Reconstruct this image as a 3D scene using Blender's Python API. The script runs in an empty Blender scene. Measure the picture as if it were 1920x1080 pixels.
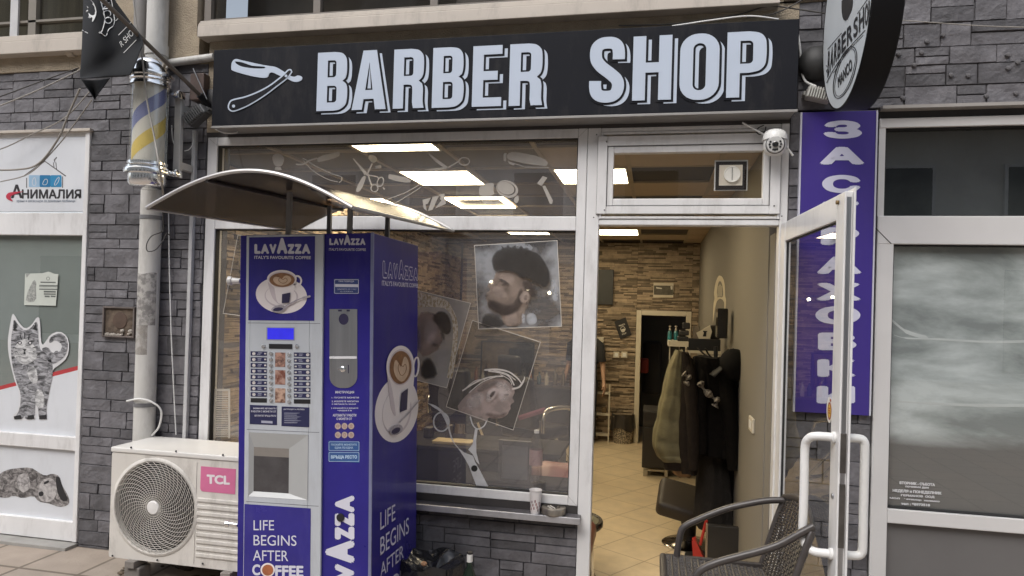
import bpy, bmesh, math, random
from mathutils import Vector, Matrix, noise
from mathutils.geometry import tessellate_polygon
random.seed(7)
S = bpy.context.scene
COL = S.collection
R = math.radians
# ------------------------------------------------------------------ camera
F, CX, CY = 1329.3, 941.6, 567.7          # focal length and principal point, photo pixels (1920 wide)
yaw, pitch, roll = -0.210349, 0.008742, 0.028811
EYE = Vector((0, -3.9, 1.6))
_f0 = Vector((math.sin(yaw), math.cos(yaw), 0)); _r0 = Vector((math.cos(yaw), -math.sin(yaw), 0)); _u0 = Vector((0, 0, 1))
FW = _f0 * math.cos(pitch) + _u0 * math.sin(pitch); _u = -_f0 * math.sin(pitch) + _u0 * math.cos(pitch)
RT = _r0 * math.cos(roll) + _u * math.sin(roll); UP = -_r0 * math.sin(roll) + _u * math.cos(roll)
cam = bpy.data.cameras.new('camera'); co = bpy.data.objects.new('camera', cam); COL.objects.link(co)
mw = Matrix((RT, UP, -FW)).transposed().to_4x4(); mw.translation = EYE; co.matrix_world = mw
cam.sensor_width = 36; cam.lens = F / 1920 * 36
cam.shift_x = (960 - CX) / 1920; cam.shift_y = (CY - 540) / 1920
cam.clip_start = 0.05; cam.clip_end = 500
S.camera = co
# ------------------------------------------------------------------ light
w = bpy.data.worlds.new('World'); S.world = w; w.use_nodes = True
nt = w.node_tree; bg = nt.nodes['Background']
sky = nt.nodes.new('ShaderNodeTexSky'); sky.sky_type = 'NISHITA'; sky.sun_disc = False
SUN_EL, SUN_AZ = 52, 205                      # azimuth: the direction the light comes from, clockwise from +Y
sky.sun_elevation = R(SUN_EL); sky.sun_rotation = R(SUN_AZ); sky.air_density = 1.0; sky.dust_density = 3.0; sky.ozone_density = 1.0
hs = nt.nodes.new('ShaderNodeHueSaturation'); hs.inputs['Saturation'].default_value = .5      # overcast: a grey sky
nt.links.new(sky.outputs[0], hs.inputs['Color']); nt.links.new(hs.outputs[0], bg.inputs[0]); bg.inputs[1].default_value = 0.12
sun = bpy.data.lights.new('sun', 'SUN'); sun.energy = 0.6; sun.angle = R(40); sun.color = (1, .98, .95)
so = bpy.data.objects.new('sun', sun); COL.objects.link(so)
_d = Vector((math.sin(R(SUN_AZ)) * math.cos(R(SUN_EL)), math.cos(R(SUN_AZ)) * math.cos(R(SUN_EL)), math.sin(R(SUN_EL))))
so.rotation_euler = _d.to_track_quat('Z', 'Y').to_euler(); so.location = (0, -8, 12)
S.view_settings.view_transform = 'Standard'; S.view_settings.look = 'None'; S.view_settings.gamma = 1
S.view_settings.exposure = 1.14
S.render.engine = 'CYCLES'; S.cycles.use_denoising = True; S.cycles.max_bounces = 8; S.cycles.transparent_max_bounces = 48
S.cycles.sample_clamp_indirect = 4; S.cycles.caustics_reflective = False; S.cycles.caustics_refractive = False
# ------------------------------------------------------------------ helpers
def ray(x, y): return RT * ((x - CX) / F) - UP * ((y - CY) / F) + FW
def Y(x, y, yy): d = ray(x, y); return EYE + d * ((yy - EYE.y) / d.y)
def X(x, y, xx): d = ray(x, y); return EYE + d * ((xx - EYE.x) / d.x)
def Z(x, y, zz): d = ray(x, y); return EYE + d * ((zz - EYE.z) / d.z)
WM = {}
class MB:
    def __init__(s): s.bm = bmesh.new(); s.mi = 0; s.cl = None; s.tint = 1.0
    def mark(s, faces, sm=False):
        for f in faces:
            f.material_index = s.mi; f.smooth = sm
            if s.cl:
                for l in f.loops: l[s.cl] = (s.tint, s.tint, s.tint, 1)
    def usecol(s): s.cl = s.bm.loops.layers.color.new('tint')
    def box(s, x0, x1, y0, y1, z0, z1, bev=0, seg=2):
        x0, x1 = sorted((x0, x1)); y0, y1 = sorted((y0, y1)); z0, z1 = sorted((z0, z1))
        g = bmesh.ops.create_cube(s.bm, size=1, matrix=Matrix.Translation(((x0+x1)/2, (y0+y1)/2, (z0+z1)/2)) @ Matrix.Diagonal((x1-x0, y1-y0, z1-z0, 1)))
        vs = g['verts']; fs = set(f for v in vs for f in v.link_faces)
        if bev:
            es = list(set(e for v in vs for e in v.link_edges))
            r = bmesh.ops.bevel(s.bm, geom=es, offset=bev, segments=seg, affect='EDGES', profile=.5)
            fs = set(r['faces']) | set(f for f in fs if f.is_valid)
            fs |= set(f for v in r['verts'] for f in v.link_faces)
        s.mark([f for f in fs if f.is_valid]); return s
    def quad(s, *p):
        f = s.bm.faces.new([s.bm.verts.new(q) for q in p]); s.mark([f]); return s
    def grid(s, fn, nu, nv, sm=True):
        vs = [[s.bm.verts.new(fn(i/nu, j/nv)) for j in range(nv+1)] for i in range(nu+1)]
        s.mark([s.bm.faces.new((vs[i][j], vs[i+1][j], vs[i+1][j+1], vs[i][j+1])) for i in range(nu) for j in range(nv)], sm); return s
    def rings(s, rs, caps=True, sm=True, closed=True):
        V = [[s.bm.verts.new(p) for p in r] for r in rs]; n = len(rs[0]); fs = []
        for a, b in zip(V, V[1:]):
            for k in range(n if closed else n-1): fs.append(s.bm.faces.new((a[k], a[(k+1) % n], b[(k+1) % n], b[k])))
        if caps and n > 2:
            fs.append(s.bm.faces.new(V[0][::-1])); fs.append(s.bm.faces.new(V[-1]))
        s.mark(fs, sm); return s
    def tube(s, pts, r, seg=10, caps=True):
        pts = [Vector(p) for p in pts]; n = len(pts); rs = r if isinstance(r, (list, tuple)) else [r]*n
        t0 = (pts[1]-pts[0]).normalized(); a = t0.orthogonal().normalized(); out = []
        for i in range(n):
            t = (pts[min(i+1, n-1)] - pts[max(i-1, 0)]).normalized()
            a = (a - t*a.dot(t)); a = a.normalized() if a.length > 1e-6 else t.orthogonal().normalized(); b = t.cross(a)
            out.append([pts[i] + (a*math.cos(k*2*math.pi/seg) + b*math.sin(k*2*math.pi/seg))*rs[i] for k in range(seg)])
        return s.rings(out, caps)
    def lathe(s, prof, c, ax=(0, 0, 1), seg=32, caps=True, a0=0, a1=2*math.pi):
        ax = Vector(ax).normalized(); u = Vector((1, 0, 0)) if abs(ax.x) < .9 else Vector((0, 0, 1)); u = (u - ax*u.dot(ax)).normalized(); v = ax.cross(u); c = Vector(c)
        return s.rings([[c + ax*h + (u*math.cos(k*2*math.pi/seg) + v*math.sin(k*2*math.pi/seg))*max(r, 1e-4) for k in range(seg)] for r, h in prof], caps)
    def ball(s, c, r, sc=(1, 1, 1), u=16, v=10):
        g = bmesh.ops.create_uvsphere(s.bm, u_segments=u, v_segments=v, radius=r, matrix=Matrix.Translation(c) @ Matrix.Diagonal((*sc, 1)))
        s.mark(set(f for q in g['verts'] for f in q.link_faces), True); return s
    def flat(s, loops, mp, n=(0, -1, 0), th=.001):
        """loops: outer + holes (2D); mp maps a 2D point to a 3D point; n the outward normal"""
        n = Vector(n); L = [[Vector((p[0], p[1], 0)) for p in l] for l in loops]
        tris = tessellate_polygon(L); P = [mp(p[0], p[1]) for l in loops for p in l]
        top = [s.bm.verts.new(p + n*th) for p in P]; fs = []
        bot = [s.bm.verts.new(p) for p in P]
        for t in tris:
            try: f = s.bm.faces.new([top[i] for i in t])
            except ValueError: continue
            f.normal_update()
            if f.normal.dot(n) < 0: f.normal_flip()
            fs.append(f)
        k = 0
        for l in loops:
            m = len(l)
            for i in range(m):
                a, b = k+i, k+(i+1) % m
                try: fs.append(s.bm.faces.new((top[a], top[b], bot[b], bot[a])))
                except ValueError: pass
            k += m
        s.mark(fs); return s
    def text(s, txt, q, n=(0, -1, 0), th=.001, bold=0, lift=0, sx=1, raw=None, weightfit=True):
        """writes txt into the quad q = four 3D corners (top left, top right, bottom right, bottom left)"""
        v, f = glyphs(txt); n = Vector(n)
        if not v: return s
        b = max(bold, 0); xs = [p[0] for p in v]; ys = [p[1] for p in v]; x0, x1, y0, y1 = min(xs)-b, max(xs)+b, min(ys)-b, max(ys)+b
        tl, tr, br, bl = [Vector(p) for p in q]; fs = []
        K = [(0, 0)] if b < .004 else [(0, 0)] + [(math.cos(t*math.pi/4), math.sin(t*math.pi/4)) for t in range(8)]
        for c, (ox, oy) in enumerate(K):
            def mp(p):
                a = (p[0]+ox*b-x0)/(x1-x0); d = (p[1]+oy*b-y0)/(y1-y0)
                return (bl*(1-a) + br*a)*(1-d) + (tl*(1-a) + tr*a)*d + n*(lift+th-c*2e-5)
            V = [s.bm.verts.new(mp(p)) for p in v]
            for t in f:
                try: fc = s.bm.faces.new([V[i] for i in t])
                except ValueError: continue
                fc.normal_update()
                if fc.normal.dot(n) < 0: fc.normal_flip()
                fs.append(fc)
        s.mark(fs); return s
    def build(s, name, mats, parent=None, sm=None, local=False, loc=None):
        if sm != 'keep': bmesh.ops.recalc_face_normals(s.bm, faces=list(s.bm.faces))
        me = bpy.data.meshes.new(name)
        if parent is not None:
            if not local: s.bm.transform(WM[parent.name].inverted()); M = WM[parent.name]
            else: M = WM[parent.name]
        else:
            vs = s.bm.verts; c = loc
            if c is None:
                xs = [v.co.x for v in vs]; ys = [v.co.y for v in vs]; zs = [v.co.z for v in vs]
                c = Vector(((min(xs)+max(xs))/2, (min(ys)+max(ys))/2, min(zs)))
            M = Matrix.Translation(c); s.bm.transform(M.inverted())
        s.bm.to_mesh(me); s.bm.free()
        for m in (mats if isinstance(mats, (list, tuple)) else [mats]): me.materials.append(m)
        if sm is True: me.shade_smooth(); me.set_sharp_from_angle(angle=R(40))
        o = bpy.data.objects.new(name, me); COL.objects.link(o)
        if parent is not None: o.parent = parent
        else: o.matrix_world = M
        WM[o.name] = M
        return o
_gc = {}
def glyphs(txt):
    k = txt
    if k not in _gc:
        cu = bpy.data.curves.new('t', 'FONT'); cu.body = txt; cu.resolution_u = 4; cu.fill_mode = 'FRONT'
        ob = bpy.data.objects.new('t', cu); COL.objects.link(ob)
        dg = bpy.context.evaluated_depsgraph_get(); me = bpy.data.meshes.new_from_object(ob.evaluated_get(dg))
        _gc[k] = ([(v.co.x, v.co.y) for v in me.vertices], [list(p.vertices) for p in me.polygons])
        bpy.data.meshes.remove(me); bpy.data.objects.remove(ob); bpy.data.curves.remove(cu)
    return _gc[k]
def thing(name, label, cat, loc=(0, 0, 0), group=None, mat=None):
    o = bpy.data.objects.new(name, None); COL.objects.link(o); o.empty_display_size = .1
    M = mat if mat is not None else Matrix.Translation(loc); o.matrix_world = M; WM[o.name] = M
    o['label'] = label; o['category'] = cat
    if group: o['group'] = group
    return o
def tag(o, label, cat, group=None):
    o['label'] = label; o['category'] = cat
    if group: o['group'] = group
    return o
def struct(o): o['kind'] = 'structure'; return o
def M(name, col, rough=.5, metal=0, var=.08, scale=8, bump=0, bscale=80, spec=.5, emit=0, attr=False, alpha=1, coat=0, stretch=(1, 1, 1), trans=0, scuff=0, dirt=(.20, .18, .155)):
    m = bpy.data.materials.new(name); m.use_nodes = True; n = m.node_tree.nodes; l = m.node_tree.links; b = n['Principled BSDF']
    b.inputs['Roughness'].default_value = rough; b.inputs['Metallic'].default_value = metal; b.inputs['Specular IOR Level'].default_value = spec
    b.inputs['Alpha'].default_value = alpha; b.inputs['Coat Weight'].default_value = coat; b.inputs['Coat Roughness'].default_value = .06
    b.inputs['Transmission Weight'].default_value = trans
    tc = n.new('ShaderNodeTexCoord'); mp = n.new('ShaderNodeMapping'); mp.inputs['Scale'].default_value = stretch; l.new(tc.outputs['Object'], mp.inputs[0])
    nz = n.new('ShaderNodeTexNoise'); nz.inputs['Scale'].default_value = scale; nz.inputs['Detail'].default_value = 6; nz.inputs['Roughness'].default_value = .62; l.new(mp.outputs[0], nz.inputs[0])
    mr = n.new('ShaderNodeMapRange'); mr.inputs['From Min'].default_value = .3; mr.inputs['From Max'].default_value = .7; mr.inputs['To Min'].default_value = 1-var; mr.inputs['To Max'].default_value = 1+var; mr.clamp = False
    l.new(nz.outputs[0], mr.inputs[0])
    mx = n.new('ShaderNodeVectorMath'); mx.operation = 'SCALE'; mx.inputs[0].default_value = col[:3]; l.new(mr.outputs[0], mx.inputs['Scale'])
    out = mx.outputs[0]
    if attr:
        at = n.new('ShaderNodeVertexColor'); at.layer_name = 'tint'
        m2 = n.new('ShaderNodeVectorMath'); m2.operation = 'MULTIPLY'; l.new(out, m2.inputs[0]); l.new(at.outputs[0], m2.inputs[1]); out = m2.outputs[0]
    if scuff:                      # patchy dirt, rubbed marks and drip streaks of the thing itself
        m3 = n.new('ShaderNodeMapping'); m3.inputs['Scale'].default_value = (1, 1, .28); l.new(tc.outputs['Object'], m3.inputs[0])
        n3 = n.new('ShaderNodeTexNoise'); n3.inputs['Scale'].default_value = 9; n3.inputs['Detail'].default_value = 12; n3.inputs['Roughness'].default_value = .72; l.new(m3.outputs[0], n3.inputs[0])
        r3 = n.new('ShaderNodeMapRange'); r3.inputs['From Min'].default_value = .50; r3.inputs['From Max'].default_value = .74; r3.inputs['To Max'].default_value = scuff; l.new(n3.outputs[0], r3.inputs[0])
        x3 = n.new('ShaderNodeMixRGB'); x3.inputs[2].default_value = (*dirt, 1); l.new(r3.outputs[0], x3.inputs[0]); l.new(out, x3.inputs[1]); out = x3.outputs[0]
    l.new(out, b.inputs['Base Color'])
    if var:
        rr = n.new('ShaderNodeMapRange'); rr.inputs['To Min'].default_value = max(0, rough-.08); rr.inputs['To Max'].default_value = min(1, rough+.08); l.new(nz.outputs[0], rr.inputs[0]); l.new(rr.outputs[0], b.inputs['Roughness'])
    if bump:
        n2 = n.new('ShaderNodeTexNoise'); n2.inputs['Scale'].default_value = bscale; n2.inputs['Detail'].default_value = 8; l.new(mp.outputs[0], n2.inputs[0])
        bp = n.new('ShaderNodeBump'); bp.inputs['Strength'].default_value = bump; bp.inputs['Distance'].default_value = .01; l.new(n2.outputs[0], bp.inputs['Height']); l.new(bp.outputs[0], b.inputs['Normal'])
    if emit:
        b.inputs['Emission Color'].default_value = (*col[:3], 1); b.inputs['Emission Strength'].default_value = emit
    return m
def GLASS(name, tint=(.93, .95, .94), mul=2.0, rough=.0, dust_haze=0, dcol=(.5, .49, .49)):
    m = bpy.data.materials.new(name); m.use_nodes = True; n = m.node_tree.nodes; l = m.node_tree.links
    n.remove(n['Principled BSDF']); out = n['Material Output']
    t = n.new('ShaderNodeBsdfTransparent'); t.inputs[0].default_value = (*tint, 1)
    g = n.new('ShaderNodeBsdfGlossy'); g.inputs['Roughness'].default_value = rough; g.inputs[0].default_value = (1, 1, 1, 1)
    lw = n.new('ShaderNodeLayerWeight'); lw.inputs[0].default_value = .5      # Facing: 0 head on, 1 at grazing, the same from both sides
    pw = n.new('ShaderNodeMath'); pw.operation = 'POWER'; pw.inputs[1].default_value = 5; l.new(lw.outputs['Facing'], pw.inputs[0])
    k = n.new('ShaderNodeMath'); k.operation = 'MULTIPLY_ADD'; k.use_clamp = True; k.inputs[1].default_value = .9; k.inputs[2].default_value = .042*mul; l.new(pw.outputs[0], k.inputs[0])
    mx = n.new('ShaderNodeMixShader'); l.new(k.outputs[0], mx.inputs[0]); l.new(t.outputs[0], mx.inputs[1]); l.new(g.outputs[0], mx.inputs[2]); l.new(mx.outputs[0], out.inputs[0])
    if dust_haze:                       # dusty grey coat with the reflected haze put in, patchy and streaked downwards
        df = n.new('ShaderNodeBsdfDiffuse'); df.inputs[0].default_value = (*dcol, 1); tc = n.new('ShaderNodeTexCoord'); mp = n.new('ShaderNodeMapping'); mp.inputs['Scale'].default_value = (3, 3, .7); l.new(tc.outputs['Object'], mp.inputs[0])
        nz = n.new('ShaderNodeTexNoise'); nz.inputs['Scale'].default_value = 2.2; nz.inputs['Detail'].default_value = 7; l.new(mp.outputs[0], nz.inputs[0])
        mr = n.new('ShaderNodeMapRange'); mr.inputs['From Min'].default_value = .3; mr.inputs['From Max'].default_value = .7; mr.inputs['To Min'].default_value = dust_haze*.55; mr.inputs['To Max'].default_value = dust_haze*1.45; l.new(nz.outputs[0], mr.inputs[0])
        m2 = n.new('ShaderNodeMixShader'); l.new(mr.outputs[0], m2.inputs[0]); l.new(mx.outputs[0], m2.inputs[1]); l.new(df.outputs[0], m2.inputs[2]); l.new(m2.outputs[0], out.inputs[0])
    return m
def FILM(name, col, op, var=.1, scale=20, stretch=(1, 1, 1), col2=None, rough=.6):
    """see-through printed film: part diffuse print, part clear"""
    m = M(name, col, rough, 0, var, scale, stretch=stretch); n = m.node_tree.nodes; l = m.node_tree.links; b = n['Principled BSDF']
    t = n.new('ShaderNodeBsdfTransparent'); mx = n.new('ShaderNodeMixShader'); mx.inputs[0].default_value = op
    l.new(t.outputs[0], mx.inputs[1]); l.new(b.outputs[0], mx.inputs[2]); l.new(mx.outputs[0], n['Material Output'].inputs[0])
    if col2:
        cr = n.new('ShaderNodeValToRGB'); nz = [q for q in n if q.type == 'TEX_NOISE'][0]
        cr.color_ramp.elements[0].position = .42; cr.color_ramp.elements[1].position = .58
        cr.color_ramp.elements[0].color = (*col, 1); cr.color_ramp.elements[1].color = (*col2, 1)
        l.new(nz.outputs[0], cr.inputs[0]); l.new(cr.outputs[0], b.inputs['Base Color'])
    return m
def qd(x0, y0, x1, y1, yy):            # quad on a plane y = yy from two photo corners
    return [Y(x0, y0, yy), Y(x1, y0, yy), Y(x1, y1, yy), Y(x0, y1, yy)]
def ell(cx, cy, rx, ry, n=32, rot=0, a0=0, a1=360):
    o = []
    for k in range(n):
        a = R(a0 + (a1-a0)*k/(n if a1-a0 == 360 else n-1)); x, y = rx*math.cos(a), ry*math.sin(a)
        o.append((cx + x*math.cos(rot) - y*math.sin(rot), cy + x*math.sin(rot) + y*math.cos(rot)))
    return o
def rrect(x0, y0, x1, y1, r, n=5):
    o = []
    rs = r if isinstance(r, (list, tuple)) else [r]*4      # (x1,y1) (x0,y1) (x0,y0) (x1,y0)
    for (cx, cy, a, q) in ((x1, y1, 0, 0), (x0, y1, 90, 1), (x0, y0, 180, 2), (x1, y0, 270, 3)):
        rr = rs[q]; sx = -1 if cx == x1 else 1; sy = -1 if cy == y1 else 1
        if rr <= 0: o.append((cx, cy)); continue
        for k in range(n+1):
            t = R(a + 90*k/n); o.append((cx + sx*rr + rr*math.cos(t), cy + sy*rr + rr*math.sin(t)))
    return o
def smooth(p, it=2, closed=True):
    for _ in range(it):
        q = []; n = len(p)
        for i in range(n if closed else n-1):
            a, b = p[i], p[(i+1) % n]; q += [(a[0]*.75+b[0]*.25, a[1]*.75+b[1]*.25), (a[0]*.25+b[0]*.75, a[1]*.25+b[1]*.75)]
        p = q if closed else [p[0]] + q + [p[-1]]
    return p
def stroke(p, wd, closed=False):       # polygon of a line of width wd (number or one per point)
    n = len(p); L = []; Rr = []
    for i in range(n):
        a = p[(i-1) % n] if closed or i else p[0]; b = p[(i+1) % n] if closed or i < n-1 else p[-1]
        dx, dy = b[0]-a[0], b[1]-a[1]; d = math.hypot(dx, dy) or 1; k = (wd[i] if isinstance(wd, (list, tuple)) else wd)/2
        L.append((p[i][0]-dy/d*k, p[i][1]+dx/d*k)); Rr.append((p[i][0]+dy/d*k, p[i][1]-dx/d*k))
    return [L, Rr] if closed else [L + Rr[::-1]]
def spline(p, n=8):                    # Catmull-Rom through the points (any dimension)
    o = []; p = [Vector(q) for q in p]
    for i in range(len(p)-1):
        a, b, c, d = p[max(i-1, 0)], p[i], p[i+1], p[min(i+2, len(p)-1)]
        for k in range(n):
            t = k/n; o.append(.5*((2*b) + (c-a)*t + (2*a-5*b+4*c-d)*t*t + (3*b-a-3*c+d)*t**3))
    return o + [p[-1]]
def sp2(p, n=6): return [(q.x, q.y) for q in spline([(a, b, 0) for a, b in p], n)]
def ptube(mb, pts, r, n=6, seg=8):     # cable through (photo x, photo y, depth) points
    return mb.tube(spline([Y(*p) for p in pts], n), r, seg)
def loft(mb, secs, folds=0, nf=7, seg=40, ph=0, twist=0):
    rs = []
    secs = spline([Vector(q[:3]) for q in secs], 5), spline([Vector((q[3], q[4], 0)) for q in secs], 5)
    for i, (c, r) in enumerate(zip(*secs)):
        ring = []
        for k in range(seg):
            a = k*2*math.pi/seg; t = i/len(secs[0])
            f = 1 + folds*(.6*math.sin(nf*a + ph + twist*t*3) + .4*math.sin((nf*2+1)*a + 1.3*ph + 5*t)) + folds*.6*noise.noise(Vector((math.cos(a)*2, math.sin(a)*2, t*7+ph)))
            ring.append(Vector((c.x + r.x*f*math.cos(a), c.y + r.y*f*math.sin(a), c.z + .006*math.sin(3*a+ph))))
        rs.append(ring)
    return mb.rings(rs)
def offset(l, d):
    n = len(l); A = sum(l[i][0]*l[(i+1) % n][1]-l[(i+1) % n][0]*l[i][1] for i in range(n)); s = 1 if A > 0 else -1; o = []
    for i in range(n):
        a, b, c = l[i-1], l[i], l[(i+1) % n]; e1 = (b[0]-a[0], b[1]-a[1]); e2 = (c[0]-b[0], c[1]-b[1]); l1 = math.hypot(*e1) or 1e-6; l2 = math.hypot(*e2) or 1e-6
        n1 = (e1[1]/l1*s, -e1[0]/l1*s); n2 = (e2[1]/l2*s, -e2[0]/l2*s); m = (n1[0]+n2[0], n1[1]+n2[1]); q = m[0]*n1[0]+m[1]*n1[1]; k = d/max(q, .45)
        o.append((b[0]+m[0]*k, b[1]+m[1]*k))
    return o
def dedup(l):
    o = []
    for p in l:
        if not o or math.hypot(p[0]-o[-1][0], p[1]-o[-1][1]) > 1e-4: o.append(p)
    return o[:-1] if math.hypot(o[0][0]-o[-1][0], o[0][1]-o[-1][1]) < 1e-4 else o
# ------------------------------------------------------------------ materials
pvc = M('white_pvc', (.70, .695, .69), .38, scuff=.35, var=.07, scale=3.5, stretch=(1, 1, .6))
pvc_d = M('pvc_seam', (.12, .12, .12), .6)
stone = M('slate_stone', (.138, .133, .142), .62, var=.36, scale=9, bump=.45, bscale=55, attr=True)
mortar = M('dark_mortar', (.088, .086, .088), .9, bump=.3)
plaster = M('rough_plaster', (.36, .30, .22), .95, var=.16, scale=9, bump=.9, bscale=110)
sheet = M('beige_sheet_metal', (.50, .45, .39), .45, scuff=.5, var=.05, scale=4)
black = M('black_plastic', (.012, .012, .014), .45, var=.2)
shade_dark = M('dark_panel', (.03, .03, .032), .7, var=.2)
steel = M('brushed_steel', (.42, .43, .45), .34, 1, var=.12, scale=30, stretch=(1, 1, .05))
chrome = M('chrome', (.86, .86, .85), .17, 1, var=.05)
greyp = M('grey_plastic', (.16, .16, .165), .5)
whitep = M('white_plastic', (.68, .68, .66), .35, var=.04)
cableg = M('grey_cable', (.30, .28, .25), .6)
cableb = M('dark_cable', (.05, .045, .04), .6)
glass = GLASS('window_glass', (.90, .90, .91), 3.4, dust_haze=.14, dcol=(.5, .48, .49))
# ------------------------------------------------------------------ setting
def pavers(name, c1, c2, mort, bw, rh, off=.5, ms=.012, rough=.8):
    m = M(name, c1, rough, 0, .12, 6, bump=.25, bscale=60); n = m.node_tree.nodes; l = m.node_tree.links; b = n['Principled BSDF']
    br = n.new('ShaderNodeTexBrick'); br.inputs['Color1'].default_value = (*c1, 1); br.inputs['Color2'].default_value = (*c2, 1); br.inputs['Mortar'].default_value = (*mort, 1)
    br.inputs['Scale'].default_value = 1; br.inputs['Brick Width'].default_value = bw; br.inputs['Row Height'].default_value = rh; br.inputs['Mortar Size'].default_value = ms; br.offset = off
    br.inputs['Mortar Smooth'].default_value = .2; br.inputs['Bias'].default_value = 0
    tc = [q for q in n if q.type == 'TEX_COORD'][0]; mp = n.new('ShaderNodeMapping'); l.new(tc.outputs['Object'], mp.inputs[0]); l.new(mp.outputs[0], br.inputs[0])
    vm = n.new('ShaderNodeVectorMath'); vm.operation = 'SCALE'; l.new(br.outputs[0], vm.inputs[0]); mr = [q for q in n if q.type == 'MAP_RANGE'][0]; l.new(mr.outputs[0], vm.inputs['Scale']); l.new(vm.outputs[0], b.inputs['Base Color'])
    return m, mp
pav, pmap = pavers('pavement_slabs', (.36, .29, .23), (.31, .265, .22), (.16, .13, .1), .4, .4, 0)
g = MB(); g.quad((-40, -30, 0), (40, -30, 0), (40, .06, 0), (-40, .06, 0)); struct(g.build('pavement', pav, loc=Vector((0, 0, 0))))
tile, tmap = pavers('cream_floor_tile', (.60, .49, .335), (.58, .475, .325), (.36, .28, .18), .42, .42, 0, .006, .35); tmap.inputs['Rotation'].default_value = (0, 0, R(33))
g = MB(); g.quad((-3.1, .06, -.25), (.66, .06, -.25), (.66, 7.9, -.25), (-3.1, 7.9, -.25)); struct(g.build('floor', tile, loc=Vector((0, 0, -.25))))
# stone cladding: every block modelled, one relief mesh per wall
def blocks(mb, x0, x1, z0, z1, yf=0.0, rnd=None):
    rnd = rnd or random; z = z0
    while z < z1-.004:
        h = rnd.choice((.062, .075, .09, .105, .12)); h = min(h, z1-z)
        if z1-(z+h) < .05: h = z1-z
        x = x0 - rnd.random()*.12
        while x < x1:
            wd = rnd.uniform(.12, .32); xa, xb = max(x, x0), min(x+wd, x1); x += wd
            if xb-xa < .008: continue
            if h > .085 and rnd.random() < .35:
                k = rnd.uniform(.4, .6)*h; cells = [(z, z+k), (z+k, z+h)]
            else: cells = [(z, z+h)]
            for za, zb in cells:
                d = rnd.uniform(-.005, .002); mb.tint = rnd.uniform(.75, 1.28); gp = .0012; o = rnd.random()*99; tl = rnd.uniform(-.004, .004)
                nu, nv = max(2, int((xb-xa)/.022)), max(2, int((zb-za)/.018)); U_ = [0, .0025/(xb-xa)] + [i/nu for i in range(1, nu)] + [1-.0025/(xb-xa), 1]; V_ = [0, .0025/(zb-za)] + [i/nv for i in range(1, nv)] + [1-.0025/(zb-za), 1]; nu += 2; nv += 2
                def fn(u, v):
                    u = U_[round(u*nu)]; v = V_[round(v*nv)]; xx = xa+gp+(xb-xa-2*gp)*u; zz = za+gp+(zb-za-2*gp)*v; e = min(u, 1-u, v, 1-v)
                    yy = yf+d+tl*(u-.5) + .005*noise.noise(Vector((xx*9+o, zz*14, o))) + .0022*noise.noise(Vector((xx*40+o, zz*40, o)))
                    return Vector((xx, yy if e > .001 else yf+.0065, zz))
                mb.grid(fn, nu, nv, False)
        z += h
def wallmesh(name, rects, parent, lump=True, yf=0.0, seed=1):
    mb = MB(); mb.usecol(); r = random.Random(seed)
    for x0, x1, z0, z1 in rects: blocks(mb, x0, x1, z0, z1, yf, r)
    mb.mi = 1
    for x0, x1, z0, z1 in rects: mb.tint = 1; mb.box(x0, x1, yf+.0115, yf+.25, z0, z1)
    return mb.build(name, [stone, mortar], parent)
XL, XP = -3.569, -2.735
Zl = 2.668
soffit = M('dark_soffit', (.045, .04, .038), .7, var=.2)
bld = thing('shop_building', 'building front with dark slate cladding at street level and beige plaster above the shops', 'building', (0, 0, 0))
wallmesh('stone_cladding', [(XL, XP, -.06, Zl), (-6.5, XP, Zl, 3.07), (XP, -.377, -.06, .465), (.668, 1.09, -.06, 2.666), (.70, 4.2, 2.672, 3.235)], bld, seed=4)
def niche(): pass
g = MB()
g.box(-7, -2.80, -.012, .3, 3.07, 3.24); g.box(-3.42, -2.83, 0.002, .3, 3.24, 4.6); g.box(XP, .70, 0, .3, 2.64, 3.26); g.box(-2.83, 4.2, 0.0, .3, 3.235, 3.245)
g.box(.62, 4.2, -.02, .3, 3.245, 4.6); g.box(-2.83, .62, .004, .3, 4.3, 4.6); g.box(-7, -3.42, .004, .3, 4.3, 4.6)
g.build('plaster_band', plaster, bld)
g = MB(); g.box(XP, .668, .0015, .3, 2.6095, 2.6395); g.build('lintel', soffit, bld)
g = MB(); g.box(XP, -.3775, .0035, .25, .4655, .5305); g.build('sill_upstand', soffit, bld)
plugm = M('grey_plug', (.12, .115, .12), .7)   # small wall plugs left in the stone to the right of the sign
for px, py in [(1768, 66), (1738, 78), (1728, 99), (1714, 122), (1685, 101), (1783, 141), (1890, 103), (1890, 128), (1908, 117), (1815, 142), (1849, 180), (1693, 184), (1905, 175)]:
    p = Y(px, py, -.004); g = MB(); g.lathe([(.0, -.012), (.010, -.009), (.013, .002), (.013, .01)], p, (0, 1, 0), 10); g.build('wall_plug', plugm, bld, sm=True)
# drip ledges and windows of the floor above
def ledge(name, x0, x1, ztop, zbot, label):
    t = thing(name, label, 'window ledge', ((x0+x1)/2, -.1, zbot)); h = ztop-zbot; zr = zbot+h*.62
    g = MB(); g.box(x0, x1, -.085, .02, zbot, zr, .004); g.build('fascia', sheet, t)
    g = MB(); k = 3
    for i in range(k): g.box(x0, x1, -.08+.010*i, .02, zr+.001+(ztop-zr)*i/k, zr+(ztop-zr)*(i+1)/k-.002, .002)
    g.build('ribbed_lip', sheet, t); return t
a = Y(369.4, 69.2, -.085); b = Y(370, 36, -.085); lx0 = a.x
ledge('window_ledge', lx0, Y(1463, 0, -.085).x, b.z, a.z, 'long beige sheet metal window ledge running above the black barber sign')
a2 = Y(158, 93, -.085); b2 = Y(158, 55, -.085)
ledge('window_ledge', -6.5, a2.x+.32, b2.z, a2.z, 'short beige sheet metal ledge under the upper window at the top left corner')
lampglass = GLASS('dull_glass', (.6, .6, .58), .9, .05)
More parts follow.
